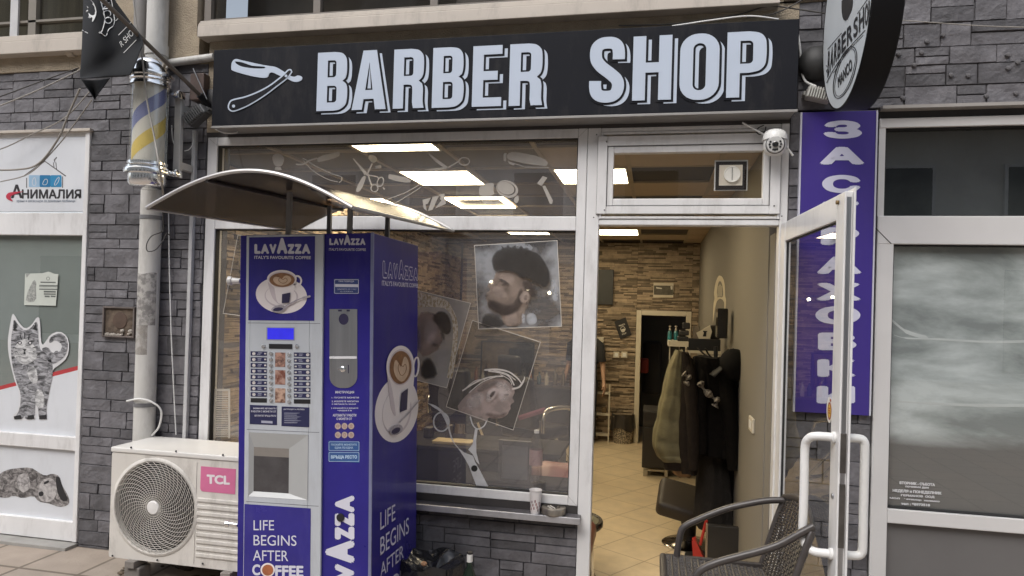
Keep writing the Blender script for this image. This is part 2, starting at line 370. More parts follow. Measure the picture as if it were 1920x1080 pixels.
ut = thing('upper_window', 'dim upper floor window above the long ledge with shadowy furniture behind it', 'window', (-1.1, .05, 3.33))
g = MB(); zt = b.z
for x in (-2.80, -2.06, -1.32, -.58, .16, .55): g.box(x, x+.045, .03, .08, zt, 4.3)
g.box(-2.80, .6, .028, .082, zt-.02, zt+.045); g.build('frame', M('taupe_frame', (.16, .14, .12), .5), ut)
g = MB(); g.quad((-2.8, .06, zt), (.6, .06, zt), (.6, .06, 4.3), (-2.8, .06, 4.3)); g.build('pane', lampglass, ut)
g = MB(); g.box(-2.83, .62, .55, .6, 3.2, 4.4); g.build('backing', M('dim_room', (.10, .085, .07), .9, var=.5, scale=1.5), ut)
g = MB(); g.box(-2.7, -1.95, .2, .45, zt+.09, zt+.105); g.box(-2.65, -2.62, .3, .35, zt-.02, zt+.09); g.box(-2.05, -2.02, .3, .35, zt-.02, zt+.09); g.box(-1.2, -.75, .15, .5, zt-.02, zt+.25, .01); g.box(-.55, .1, .25, .5, zt-.02, zt+.14, .01)
g.build('shelf_clutter', M('balcony_clutter', (.22, .19, .17), .7, var=.4, scale=3), ut)
ul = thing('upper_window', 'upper floor window at the top left with a grey frame and a perforated mullion', 'window', (-5, .05, 3.33)); zt2 = b2.z
g = MB(); 
for x in (-6.4, -5.2, -4.12, -3.50): g.box(x, x+.06, .03, .08, zt2, 4.3)
g.box(-6.4, -3.44, .028, .082, zt2-.03, zt2+.02); g.box(-6.4, -3.44, .03, .08, zt2+.12, zt2+.135); g.build('frame', M('taupe_frame_left', (.2, .18, .15), .5), ul)
g = MB(); g.quad((-6.4, .06, zt2), (-3.44, .06, zt2), (-3.44, .06, 4.3), (-6.4, .06, 4.3)); g.build('pane', lampglass, ul)
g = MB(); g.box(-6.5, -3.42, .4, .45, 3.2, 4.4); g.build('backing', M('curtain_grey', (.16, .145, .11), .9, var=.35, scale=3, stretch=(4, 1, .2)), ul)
q = Y(30, 30, .03); g = MB(); g.box(q.x-.03, q.x+.03, .015, .028, zt2-.02, 4.3); g.build('mullion', M('pale_metal', (.5, .5, .5), .4), ul)
# interior shell
def strips(mb, P0, U, V, lu, lv, N, rnd):    # stacked ledgestone strips on a wall: origin, two directions, sizes, normal
    z = 0
    while z < lv:
        h = rnd.choice((.016, .02, .026, .034)); h = min(h, lv-z); x = -rnd.random()*.2
        while x < lu:
            wd = rnd.uniform(.09, .34); a, b_ = max(0, x), min(lu, x+wd); x += wd
            if b_-a < .01: continue
            d = rnd.uniform(0, .03); mb.tint = .6+.95*rnd.random()**1.4; e = .0015
            c = [P0+U*(a+e)+V*(z+e), P0+U*(b_-e)+V*(z+e), P0+U*(b_-e)+V*(z+h-e), P0+U*(a+e)+V*(z+h-e)]
            mb.quad(*[p+N*(.004+d) for p in c])
            for i in range(4): mb.quad(c[i], c[(i+1) % 4], c[(i+1) % 4]+N*(.004+d), c[i]+N*(.004+d))
        z += h
ledgest = M('brown_ledgestone', (.36, .28, .195), .8, var=.3, scale=10, bump=.4, attr=True)
r3 = random.Random(3); YB = 6.4
g = MB(); g.usecol()
DX0, DX1, DZ = Y(1200, 700, YB).x, Y(1284, 700, YB).x, Y(1240, 592, YB).z
for (x0, x1, z0, z1) in ((-3.1, DX0-.07, -.25, 2.6), (DX1+.07, .62, -.25, 2.6), (DX0-.07, DX1+.07, DZ+.07, 2.6)): strips(g, Vector((x0, YB, z0)), Vector((1, 0, 0)), Vector((0, 0, 1)), x1-x0, z1-z0, Vector((0, -1, 0)), r3)
strips(g, Vector((-3.1, .1, -.25)), Vector((0, 1, 0)), Vector((0, 0, 1)), 6.3, 2.85, Vector((1, 0, 0)), r3)
g.tint = .5
for (x0, x1, z0, z1) in ((-3.2, DX0-.07, -.25, 2.7), (DX1+.07, .75, -.25, 2.7), (DX0-.07, DX1+.07, DZ+.07, 2.7)): g.box(x0, x1, YB, YB+.1, z0, z1)
g.box(-3.2, -3.1, .08, YB, -.25, 2.7)
struct(g.build('interior_wall', ledgest))
paint = M('taupe_wall_paint', (.185, .17, .145), .75, var=.03, scale=3)
g = MB(); g.box(.62, .74, .27, YB, -.25, 2.66); g.box(.625, .74, .085, .27, -.25, 2.05); struct(g.build('interior_wall', paint))
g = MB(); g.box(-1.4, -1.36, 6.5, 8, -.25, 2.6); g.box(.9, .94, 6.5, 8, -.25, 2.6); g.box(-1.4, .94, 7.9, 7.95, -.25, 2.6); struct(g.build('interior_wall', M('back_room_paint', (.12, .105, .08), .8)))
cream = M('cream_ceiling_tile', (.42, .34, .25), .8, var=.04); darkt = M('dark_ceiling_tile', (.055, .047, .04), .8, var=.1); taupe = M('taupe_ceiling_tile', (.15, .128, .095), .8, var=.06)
CXS = [-3.12, -2.47, -1.9, -1.325, -.74, -.19, .4, .70]; RY = [-.185+.615*k for k in range(12)]
LIT = {(2, 0): 'full', (2, 2): 'full', (2, 4): 'ring', (2, 6): 'ring', (2, 8): 'full', (4, 2): 'full', (4, 8): 'full', (0, 4): 'full'}
g = MB()
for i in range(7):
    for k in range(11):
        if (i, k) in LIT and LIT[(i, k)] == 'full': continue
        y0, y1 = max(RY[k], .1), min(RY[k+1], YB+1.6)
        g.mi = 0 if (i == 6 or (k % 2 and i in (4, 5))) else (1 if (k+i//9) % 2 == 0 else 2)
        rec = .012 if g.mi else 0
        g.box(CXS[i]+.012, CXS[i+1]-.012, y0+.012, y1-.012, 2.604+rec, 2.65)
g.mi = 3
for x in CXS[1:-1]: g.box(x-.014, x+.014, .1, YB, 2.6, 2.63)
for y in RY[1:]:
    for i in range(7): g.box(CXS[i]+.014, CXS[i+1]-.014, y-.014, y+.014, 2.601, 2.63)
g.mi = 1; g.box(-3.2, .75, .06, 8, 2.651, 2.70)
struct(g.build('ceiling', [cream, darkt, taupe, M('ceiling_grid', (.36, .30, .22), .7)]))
led = M('led_diffuser', (1.0, .83, .54), .4, emit=10.5)
lbl = {(2, 0): 'lit square ceiling panel nearest the top edge of the main shop window', (2, 2): 'large lit square ceiling panel behind the jar and scissors stickers', (2, 4): 'glowing square outline ceiling light with a dark centre behind the jar sticker',
       (2, 6): 'glowing ceiling outline seen edge on just above the window transom bar', (2, 8): 'lit square ceiling panel farthest back under the window transom bar', (4, 2): 'lit square ceiling panel cut by the window post beside the fanlight', (4, 8): 'lit square ceiling panel seen at the top of the open doorway', (0, 4): 'lit square ceiling panel deep inside to the left behind the canopy'}
for (i, k), kind in LIT.items():
    x0, x1, y0, y1 = CXS[i]+.016, CXS[i+1]-.016, max(RY[k], .1)+.016, RY[k+1]-.016
    t = thing('ceiling_light', lbl[(i, k)], 'ceiling light', ((x0+x1)/2, (y0+y1)/2, 2.6), 'square ceiling lights inside the barber shop')
    g = MB()
    if kind == 'full': g.box(x0+.012, x1-.012, y0+.012, y1-.012, 2.598, 2.612)
    else:
        for bx in ((x0, x1, y0, y0+.045), (x0, x1, y1-.045, y1), (x0, x0+.045, y0+.046, y1-.046), (x1-.045, x1, y0+.046, y1-.046)): g.box(*bx, 2.585, 2.603)
    g.build('diffuser', led, t)
    if kind == 'full':
        g = MB()
        for bx in ((x0, x1, y0, y0+.011), (x0, x1, y1-.011, y1), (x0, x0+.011, y0+.0115, y1-.0115), (x1-.011, x1, y0+.0115, y1-.0115)): g.box(*bx, 2.594, 2.625)
        g.build('trim', whitep, t)
# ------------------------------------------------------------------ main shop window
GY = .045                                     # glass plane
def frame(mb, x0, x1, z0, z1, wl, wr, wb, wt, y0, y1, bev=.004):
    mb.box(x0, x0+wl, y0, y1, z0, z1, bev); mb.box(x1-wr, x1, y0, y1, z0, z1, bev)
    mb.box(x0+wl+.0005, x1-wr-.0005, y0+.001, y1-.001, z1-wt, z1-.0005, bev); mb.box(x0+wl+.0005, x1-wr-.0005, y0+.001, y1-.001, z0+.0005, z0+wb, bev)
wx0, wx1 = -2.726, -.379
zt_, zb_ = 2.609, .531
zp_t = Y(700, 266.5, 0).z; ztr_t = Y(880, 405.3, 0).z; ztr_b = Y(900, 431.5, 0).z; zp_b = Y(925, 918.5, 0).z; xg0 = Y(405, 340, 0).x; xg1 = Y(1082, 340, 0).x
win = thing('shop_window', 'large two part white framed barber shop window covered in barber tool stickers and hair posters', 'window', (-1.55, .02, .53))
g = MB(); frame(g, wx0, wx1, zb_, zt_, xg0-wx0, wx1-xg1, zp_b-zb_, zt_-zp_t, 0, .08); g.build('frame', pvc, win)
g = MB(); g.box(xg0+.0005, xg1-.0005, .002, .078, ztr_b, ztr_t, .004); g.build('transom', pvc, win)
gk = M('rubber_gasket', (.015, .015, .015), .7)
g = MB()
for z0, z1 in ((ztr_t, zp_t), (zp_b, ztr_b)):
    for bx in ((xg0, xg1, z0, z0+.006), (xg0, xg1, z1-.006, z1), (xg0, xg0+.006, z0+.0062, z1-.0062), (xg1-.006, xg1, z0+.0062, z1-.0062)): g.box(bx[0]+.0006, bx[1]-.0006, .012, .05, bx[2]+.0003, bx[3]-.0003)
g.build('gasket', gk, win)
for z0, z1 in ((ztr_t, zp_t), (zp_b, ztr_b)):
    g = MB(); g.quad((xg0, GY, z0), (xg1, GY, z0), (xg1, GY, z1), (xg0, GY, z1)); g.build('pane', glass, win)
for cx_, cz_, sx_c, sz_c in ((wx0, zt_, 1, -1), (wx1, zt_, -1, -1), (wx0, zb_, 1, 1), (wx1, zb_, -1, 1)):
    wl_ = xg0-wx0 if sx_c > 0 else wx1-xg1; hl_ = zt_-zp_t if sz_c < 0 else zp_b-zb_
    g = MB(); g.flat([[(cx_, cz_), (cx_+sx_c*wl_, cz_+sz_c*hl_), (cx_+sx_c*wl_, cz_+sz_c*(hl_-.0022)), (cx_+sx_c*.0022, cz_)]], lambda x, z: Vector((x, -.0003, z)), (0, -1, 0), .0002); g.build('mitre_joint', M('mitre_grey', (.33, .32, .31), .6), win)
# etched barber tool stickers
etch = FILM('etched_sticker', (.52, .485, .44), .74, .06); etch2 = FILM('etched_sticker_soft', (.42, .39, .35), .55, .06)
SY = GY-.002
def sy(px, py): return Y(px, py, SY)
def decal(name, polys, mat=etch, par=win, mp=sy, n=(0, -1, 0), th=.0008):
    g = MB()
    for p in polys: g.flat(p, mp, n, th)
    return g.build(name, mat, par)
def crop(pts, ox, oy, s): return [(ox+x/s, oy+y/s) for x, y in pts]
c1 = lambda p: crop(p, 380, 240, 4.5); c2 = lambda p: crop(p, 700, 240, 4.5)
decal('shaving_brush_decal', [[smooth(c1([(585, 260), (592, 228), (625, 215), (668, 222), (692, 255), (680, 300), (664, 326), (610, 326)]))], [c1([(612, 330), (662, 330), (668, 356), (606, 356)])]])
decal('razor_decal', [[smooth(c1([(965, 242), (1140, 198), (1158, 205), (1155, 245), (990, 288), (968, 285)]), 1)], stroke(sp2(c1([(965, 255), (900, 275), (850, 305), (800, 308), (792, 300)])), 3.2),
    stroke(sp2(c1([(845, 262), (860, 262), (960, 325), (1100, 390), (1165, 410), (1172, 440), (1150, 460)])), 1.6), stroke(sp2(c1([(850, 275), (930, 360), (1050, 430), (1140, 455)])), 1.4)])
def ring(pts, wd): return stroke(pts, wd, True)
decal('scissors_decal', [[c1([(1265, 255), (1280, 262), (1395, 385), (1420, 400), (1400, 410), (1360, 385)])], stroke(c1([(1430, 300), (1395, 380), (1360, 390)]), 3), ring(ell(*c1([(1500, 455)])[0], 5.5, 9, 20, .3), 2), ring(ell(*c1([(1450, 508)])[0], 6.5, 7, 20), 2),
    stroke(c1([(1410, 400), (1470, 410), (1490, 430)]), 2.5), stroke(c1([(1400, 410), (1420, 470), (1430, 490)]), 2.5), [smooth(c1([(1355, 400), (1385, 410), (1340, 520), (1310, 545), (1290, 530), (1315, 470)]))], stroke(c1([(1520, 500), (1535, 518)]), 2)])
decal('hair_dryer_decal', [[smooth(c1([(1390, 235), (1440, 220), (1480, 260), (1450, 300), (1410, 280)]))], [c1([(1450, 320), (1505, 310), (1512, 335), (1460, 345)])]], etch2)
decal('razor_decal', [[smooth(c1([(1565, 400), (1580, 385), (1760, 430), (1750, 470), (1570, 435)]), 1)], stroke(sp2(c1([(1830, 478), (1700, 550), (1560, 600), (1540, 615), (1545, 630)])), 1.6), stroke(sp2(c1([(1840, 500), (1700, 590), (1610, 640)])), 1.4)])
decal('scissors_decal', [[c2([(455, 212), (480, 220), (630, 330), (610, 345), (530, 290)])], stroke(c2([(630, 335), (680, 305), (725, 280)]), 2.5), ring(ell(*c2([(767, 282)])[0], 10, 7.2, 20), 2.2), [c2([(430, 350), (600, 330), (622, 345), (520, 360)])]])
decal('clipper_decal', [[smooth(c2([(1130, 215), (1180, 200), (1280, 215), (1400, 240), (1470, 280), (1472, 318), (1440, 322), (1280, 300), (1170, 275), (1128, 262)]), 1)], [c2([(1100, 220), (1118, 208), (1125, 215), (1118, 285), (1100, 275)])], [c2([(1130, 275), (1195, 300), (1185, 318), (1150, 305)])], stroke(c2([(1190, 300), (1280, 330), (1480, 335)]), 1.4)])
decal('pomade_jar_decal', [[smooth(c2([(890, 530), (900, 490), (960, 465), (1025, 465), (1010, 510), (1025, 570), (900, 580)]), 1)], [ell(*c2([(1130, 515)])[0], 21, 16, 28, .35), ell(*c2([(1122, 510)])[0], 18, 12.5, 28, .35)[::-1]], [ell(*c2([(1118, 508)])[0], 16.5, 11.5, 28, .35)], [smooth(c2([(915, 610), (990, 625), (1080, 615), (1060, 640), (980, 648), (930, 635)]), 1)], [smooth(c2([(1180, 600), (1225, 560), (1228, 620), (1200, 640)]), 1)]])
decal('safety_razor_decal', [[c2([(1380, 470), (1430, 405), (1468, 420), (1420, 490)])], [c2([(1425, 490), (1450, 485), (1515, 610), (1510, 640), (1490, 640)])]])
decal('razor_blade_decal', [[c2([(415, 605), (485, 588), (460, 640), (440, 645), (452, 700), (425, 680)])], [c2([(500, 582), (555, 570), (500, 690), (460, 700)])], [c2([(545, 565), (600, 552), (612, 640), (520, 680), (575, 610), (560, 600), (570, 580)])]])
# hairstyle posters printed on see-through film
def poster(name, quad, layers, label=None, edge=True):
    g = MB(); mats = []
    for i, (polys, m) in enumerate(layers):
        g.mi = i; mats.append(m)
        for p in polys: g.flat(p, lambda x, y, k=i: Y(x, y, SY-.0006*k), (0, -1, 0), .0004)
    o = g.build(name, mats, win)
    if edge:
        g = MB(); e = [quad, [((q[0]-sum(p[0] for p in quad)/4)*.985+sum(p[0] for p in quad)/4, (q[1]-sum(p[1] for p in quad)/4)*.985+sum(p[1] for p in quad)/4) for q in quad]]
        g.flat(e, lambda x, y: Y(x, y, SY-.016), (0, -1, 0), .0006)
        g.build('border', FILM('poster_border', (.6, .56, .5), .85), o)
    return o
c3 = lambda p: crop(p, 760, 420, 3.857); c4 = lambda p: crop(p, 760, 660, 3.6)
skin1 = FILM('print_skin_brown', (.15, .11, .088), .8, .12, 9, col2=(.33, .25, .205)); hair1 = FILM('print_dark_hair', (.03, .026, .023), .86, .4, 150, col2=(.060, .052, .045)); hairm = FILM('print_mid_hair', (.07, .055, .045), .75, .3, 140, col2=(.125, .098, .08))
bgf = FILM('print_backdrop', (.10, .10, .105), .70, .1, 4, col2=(.36, .38, .41)); shade1 = FILM('print_beard', (.06, .046, .04), .68, .2, 30, col2=(.14, .105, .085))
def soft(p, m, steps=4, st=1.5): return [([[dedup(offset(p, -st*k))]], m) for k in range(steps)]     # stacked insets: a print with blurred edges
def tone(nm, c, op=.4): return FILM(nm, tuple(v*.82 for v in c), op, .1, 16, col2=tuple(min(1, v*1.18) for v in c))
p1 = c3([(498, 153), (1100, 117), (1132, 742), (528, 762)])
sk1, sk1b, bd1, hr1, pale1 = tone('print_skin_tone', (.32, .25, .205), .42), tone('print_skin_light', (.50, .40, .34), .32), tone('print_stubble', (.085, .065, .055), .34), FILM('print_hair_tone', (.03, .026, .023), .5, .3, 160, col2=(.065, .056, .048)), tone('print_pale_blur', (.50, .52, .55), .4)
hair_o = smooth(c3([(640, 335), (628, 300), (622, 255), (640, 215), (665, 190), (700, 180), (690, 152), (722, 172), (742, 145), (762, 172), (795, 152), (812, 178), (838, 150), (852, 176), (882, 165), (900, 190), (950, 205), (985, 235), (1012, 275), (1038, 330), (1048, 385), (1040, 440), (1005, 465), (965, 435), (915, 412), (865, 388), (830, 392), (800, 352), (720, 336), (660, 342)]), 1)
face1 = smooth(c3([(655, 338), (642, 385), (622, 412), (596, 432), (588, 452), (612, 468), (606, 486), (578, 502), (592, 516), (574, 532), (592, 556), (594, 598), (640, 628), (690, 645), (705, 745), (845, 735), (850, 660), (900, 565), (915, 480), (885, 385), (800, 335)]), 1)
poster('hairstyle_poster', p1, [([[p1]], bgf)] + soft(smooth(c3([(760, 145), (880, 135), (930, 170), (900, 200), (800, 180)]), 2), pale1, 3, 2) + soft(smooth(c3([(870, 650), (940, 640), (960, 720), (880, 735)]), 2), pale1, 3, 2.2) + soft(smooth(c3([(1050, 380), (1105, 420), (1110, 560), (1060, 560)]), 2), pale1, 3, 2.5) + soft(face1, sk1, 4, 1.1)
    + soft(smooth(c3([(670, 360), (760, 350), (800, 390), (770, 450), (700, 430)]), 2), sk1b, 3, 3) + soft(smooth(c3([(640, 440), (720, 470), (740, 540), (660, 540), (625, 490)]), 2), sk1b, 3, 3) + soft(smooth(c3([(720, 640), (800, 620), (820, 730), (730, 740)]), 2), sk1b, 3, 3)
    + soft(smooth(c3([(590, 556), (625, 540), (680, 560), (740, 590), (800, 552), (818, 470), (850, 460), (856, 560), (806, 640), (710, 668), (640, 642), (596, 605)]), 1), bd1, 4, 1.6) + soft(smooth(c3([(560, 655), (620, 640), (690, 672), (735, 745), (540, 755)]), 1), hr1, 2, 2) + soft(hair_o, hr1, 3, 1.2)
    + soft(smooth(c3([(668, 392), (710, 398), (765, 440), (735, 440), (690, 415)]), 1), hr1, 2, .6) + soft(smooth(c3([(842, 398), (905, 410), (945, 450), (935, 540), (895, 500), (850, 475)]), 1), bd1, 4, 1.5)
    + soft(ell(*c3([(862, 528)])[0], 9, 11.5, 20, .4), sk1b, 2, 2.2) + soft(ell(*c3([(870, 532)])[0], 3.2, 5, 18, .4), bd1, 1, 1) + soft(smooth(c3([(572, 506), (612, 514), (610, 526), (574, 530)]), 1), bd1, 2, .5) + soft(smooth(c3([(842, 640), (868, 660), (862, 715), (842, 712)]), 1), pale1, 2, 1)
    + soft(smooth(c3([(690, 430), (735, 440), (740, 455), (700, 452)]), 1), bd1, 2, .6))
fur = FILM('print_fur_hood', (.34, .26, .15), .85, .2, 90, col2=(.66, .60, .50), stretch=(1, 1, .5)); greyf = FILM('print_grey', (.30, .285, .27), .72, .05, 4, col2=(.38, .365, .35))
sk2, sk2b, hr2 = tone('print_pale_tone', (.38, .29, .25), .42), tone('print_pale_light', (.55, .45, .41), .32), FILM('print_brown_hair', (.06, .047, .038), .5, .3, 150, col2=(.12, .095, .075))
q2 = [(716, 528), (883, 568), (838, 728), (690, 690)]
fur_o = dedup(sp2(c3([(60, 470), (130, 500), (220, 525), (300, 555), (345, 620), (375, 700), (380, 800), (360, 1000), (335, 1120)])) + sp2(c3([(300, 1110), (330, 950), (345, 800), (335, 680), (290, 615), (200, 600), (60, 600)])))
poster('hairstyle_poster', q2, [([[q2]], greyf), ([[fur_o]], fur)] + soft(smooth(c3([(90, 640), (190, 630), (260, 690), (250, 760), (262, 800), (272, 850), (250, 880), (240, 912), (200, 930), (180, 950), (110, 965), (60, 800)]), 1), sk2, 4, 1.2) + soft(smooth(c3([(140, 680), (220, 700), (235, 800), (200, 880), (130, 860)]), 2), sk2b, 3, 3)
    + soft(smooth(c3([(190, 690), (215, 645), (250, 625), (300, 640), (332, 700), (335, 770), (310, 805), (270, 790), (250, 770), (235, 725)]), 1), hr2, 3, 1.4) + soft(smooth(c3([(190, 862), (240, 868), (236, 890), (200, 884)]), 1), bd1, 2, .6) + soft(smooth(c3([(250, 770), (290, 800), (285, 850), (255, 820)]), 1), bd1, 3, 1.2)
    + soft(smooth(c3([(110, 1000), (170, 955), (215, 1010), (240, 1110), (110, 1130)]), 1), hr1, 3, 2) + soft(smooth(c3([(60, 760), (110, 740), (120, 880), (80, 960)]), 2), tone('print_violet', (.22, .18, .30), .4), 3, 2))
wh = FILM('print_white_hair', (.70, .65, .61), .8, .15, 80); dk3 = FILM('print_grey_backdrop', (.09, .088, .086), .35, .1)
q3 = [(885.5, 600), (1014, 641), (962.5, 807), (836, 763)]
head3 = smooth(c4([(340, 384), (395, 305), (470, 250), (530, 200), (600, 178), (660, 178), (715, 215), (742, 262), (728, 300), (722, 312), (740, 336), (712, 352), (708, 372), (714, 382), (700, 398), (690, 425), (650, 448), (590, 450), (560, 440), (550, 470), (480, 448), (420, 425)]), 1)
sk3, sk3b = tone('print_rosy_tone', (.50, .41, .375), .5), tone('print_rosy_light', (.68, .60, .565), .36)
poster('hairstyle_poster', q3, [([[q3]], dk3)] + soft(head3, sk3, 4, 1.3) + soft(smooth(c4([(600, 190), (680, 200), (720, 260), (690, 330), (640, 340), (620, 260)]), 2), sk3b, 3, 2.5) + soft(smooth(c4([(400, 320), (500, 260), (540, 300), (500, 380), (430, 400)]), 2), sk3b, 3, 3)
    + soft(smooth(c4([(530, 425), (560, 400), (620, 420), (690, 400), (680, 430), (640, 448), (580, 448)]), 1), tone('print_jaw_shade', (.20, .15, .13), .22), 3, 1.6) + soft(smooth(c4([(470, 250), (560, 200), (640, 190), (600, 230), (500, 280)]), 1), tone('print_clipped', (.22, .185, .165), .25), 3, 1.6)
    + soft(smooth(c4([(545, 305), (553, 262), (600, 240), (632, 252), (618, 292), (575, 340), (546, 335)]), 1), sk3b, 3, 1.2) + soft(smooth(c4([(566, 300), (582, 266), (614, 260), (598, 295), (576, 314)]), 1), bd1, 3, .9) + soft(smooth(c4([(660, 285), (700, 280), (700, 295), (668, 298)]), 1), bd1, 2, .7)
    + [([stroke(sp2(c4([(385, 262), (470, 208), (560, 172), (660, 163)])), 2.6), stroke(sp2(c4([(430, 275), (520, 203), (610, 168)])), 1.6), stroke(sp2(c4([(400, 250), (470, 195), (540, 185)])), 1.2), stroke(sp2(c4([(530, 122), (620, 118), (700, 135), (760, 180), (785, 215)])), [1]+[3.2]*10+[2.6]*8+[2]*4+[1, 1]), stroke(sp2(c4([(560, 128), (640, 140), (700, 165), (735, 225)])), 2.4), stroke(sp2(c4([(590, 122), (680, 145), (745, 190)])), 1.3), stroke(sp2(c4([(640, 150), (700, 185), (720, 222)])), 1.2), stroke(sp2(c4([(720, 250), (770, 235), (800, 190), (805, 165)])), [3.4]*12+[2]*5+[.6]*2)], wh)])
q4 = [(446, 455), (440, 700), (418, 588), (430, 560)]
poster('hairstyle_poster', [(446, 440), (520, 450), (510, 600), (418, 588)], [([[[(446, 440), (520, 450), (510, 600), (418, 588)]]], dk3)])
silv = FILM('print_silver', (.66, .655, .65), .97, .12, 20)
decal('scissors_decal', [ring(ell(*c4([(243, 472)])[0], 14.5, 17.5, 32), 2.6), [sp2(c4([(150, 345), (200, 360), (255, 400), (290, 460), (305, 540), (335, 620), (400, 680), (455, 700), (470, 740), (562, 912), (520, 912), (480, 905), (430, 770), (370, 670), (310, 590), (285, 500), (240, 410), (200, 380)]), 2)],
    stroke(sp2(c4([(438, 435), (455, 490), (487, 520), (530, 500), (553, 455)])), 2.4), [c4([(470, 520), (488, 522), (478, 600), (480, 680), (500, 760), (480, 740), (455, 690), (425, 660), (455, 620)])]], silv)
decal('scissors_pivot_decal', [[ell(*c4([(466, 786)])[0], 6, 6, 20)]], FILM('print_black', (.02, .02, .02), .9), mp=lambda x, y: Y(x, y, SY-.0015))
combf = FILM('print_comb', (.46, .42, .36), .8)
decal('comb_decal', [[rrect(400, 731, 404.5, 822, 1)], [rrect(400, 729, 432, 734, 1)], [rrect(428, 731, 432, 822, 1)]] + [[rrect(404.6, 736+3.4*k, 427.8, 737.9+3.4*k, .2)] for k in range(25)], combf)
pinkf = FILM('print_pink_comb', (.42, .24, .24), .6)
decal('comb_decal', [[c4([(760, 430), (940, 372), (945, 385), (765, 445)])]] + [[c4([(765+7*k, 440-2.2*k), (769+7*k, 439-2.2*k), (772+7*k, 462-2.2*k), (768+7*k, 463-2.2*k)])] for k in range(25)], pinkf)
# window sill
sl = thing('window_sill', 'dark stone window sill with a pale front lip under the barber shop window', 'window sill', (-1.55, -.04, .46))
zs = .487; xs1 = Y(1087, 968, -.075).x
g = MB(); g.box(XP, xs1, -.07, .03, zs-.03, zs, .003); g.build('slab', M('dark_sill_stone', (.085, .08, .085), .4, var=.35, scale=10), sl)
g = MB(); g.box(XP, xs1+.004, -.082, -.0705, zs-.034, zs+.002, .003); g.build('front_lip', M('worn_aluminium', (.45, .45, .47), .4, .6, var=.2), sl)
# ------------------------------------------------------------------ door frame, fanlight
dx0, dx1 = Y(1113.5, 600, 0).x+.012, Y(1461, 424, 0).x
df = thing('door_frame', 'white framed doorway of the barber shop topped by an aluminium trimmed lintel', 'door frame', (.14, .02, 0))
g = MB(); zh = 2.075; zf0 = Y(1300, 410.5, 0).z
g.box(wx1+.002, dx0, .001, .082, -.05, 2.6085, .004); g.box(dx1, .668, .001, .082, -.05, 2.6085, .004)
g.box(dx0+.0005, dx1-.0005, .003, .08, zh, zf0-.002, .005); g.box(dx0+.0005, dx1-.0005, .003, .08, 2.585, 2.608, .004)
g.build('frame', pvc, df); g = MB(); g.box(wx1-.0005, wx1+.0035, .006, .05, -.05, 2.608); g.box(dx0+.006, dx1-.006, .0805, .10, zh+.004, zh+.02); g.build('joint', gk, df)
g = MB(); g.box(dx0, dx1, .0, .12, -.04, .012, .004); g.build('threshold', steel, df)
fan = thing('fanlight', 'white tilting fanlight window above the open doorway', 'window', (.14, .02, zf0))
c5 = lambda p: crop(p, 1100, 220, 4.155)
def zx(px, py): q = Y(px, py, 0); return q.x, q.z
x0, z1 = zx(*c5([(62, 125)])[0]); x1, z0 = zx(*c5([(1555, 795)])[0]); z1 = 2.583
g = MB(); frame(g, dx0+.001, dx1-.001, zf0, z1, .012, .012, .014, .014, -.004, .07, .002)
a0, az1 = zx(*c5([(92, 152)])[0]); a1, az0 = zx(*c5([(1500, 755)])[0])
b0, bz1 = zx(*c5([(165, 228)])[0]); b1, bz0 = zx(*c5([(1420, 690)])[0]); e0, ez1 = zx(*c5([(212, 280)])[0]); e1, ez0 = zx(*c5([(1370, 632)])[0])
az1 = min(az1, z1-.02); g.build('frame', pvc, fan)
g = MB(); frame(g, a0, a1, az0, az1, b0-a0, a1-b1, bz0-az0, az1-bz1, -.014, .05, .003)
frame(g, b0+.001, b1-.001, bz0+.001, bz1-.001, e0-b0, b1-e1, ez0-bz0, bz1-ez1, -.008, .045, .004); g.build('sash', pvc, fan)
g = MB(); frame(g, b0-.0012, b1+.0012, bz0-.0012, bz1+.0012, .0025, .0025, .0025, .0025, -.0146, 0, 0); frame(g, a0-.002, a1+.002, az0-.002, az1+.002, .003, .003, .003, .003, -.0045, 0, 0); g.build('seam', pvc_d, fan)
g = MB(); g.quad((e0, .02, ez0), (e1, .02, ez0), (e1, .02, ez1), (e0, .02, ez1)); g.build('pane', GLASS('clear_glass', (.97, .97, .96), 1.2), fan)
g = MB()
for px, py in c5([(78, 135), (155, 190), (55, 780), (138, 722), (1520, 770), (1460, 690)]): q = Y(px, py, -.0145); g.lathe([(0, 0), (.0035, 0), (.0035, .003)], q, (0, -1, 0), 10)
g.build('screw_head', gk, fan)
# clock hanging behind the fanlight glass
ck = thing('wall_clock', 'round white clock on a dark square board with a thin white border behind the fanlight', 'clock', Y(1372, 355, .06))
cl = lambda px, py: Y(*c5([(px, py)])[0], .06)
def b2(mb, pa, pb, y0, y1, bev=0): a, b_ = Y(*pa, y0), Y(*pb, y0); mb.box(a.x, b_.x, y0, y1, a.z, b_.z, bev)
g = MB(); b2(g, c5([(998, 335)])[0], c5([(1252, 570)])[0], .062, .068); g.build('border', whitep, ck)
g = MB(); b2(g, c5([(1008, 346)])[0], c5([(1243, 562)])[0], .052, .0615); g.build('board', M('dark_wood', (.02, .014, .011), .7, spec=.1), ck)
g = MB(); b2(g, c5([(1034, 372)])[0], c5([(1212, 530)])[0], .049, .0515); g.build('card', M('clock_card', (.66, .60, .50), .6), ck)
cc = Y(*c5([(1132, 445)])[0], .048); g = MB(); g.lathe([(0, .0), (.042, 0), (.0425, .012), (.038, .012), (.037, .009), (0, .009)], cc, (0, -1, 0), 36); g.build('face', M('clock_face', (.88, .86, .80), .5), ck, sm=True)
g = MB(); g.box(cc.x-.0012, cc.x+.0012, cc.y-.0115, cc.y-.010, cc.z-.032, cc.z+.034); g.build('hand', black, ck)
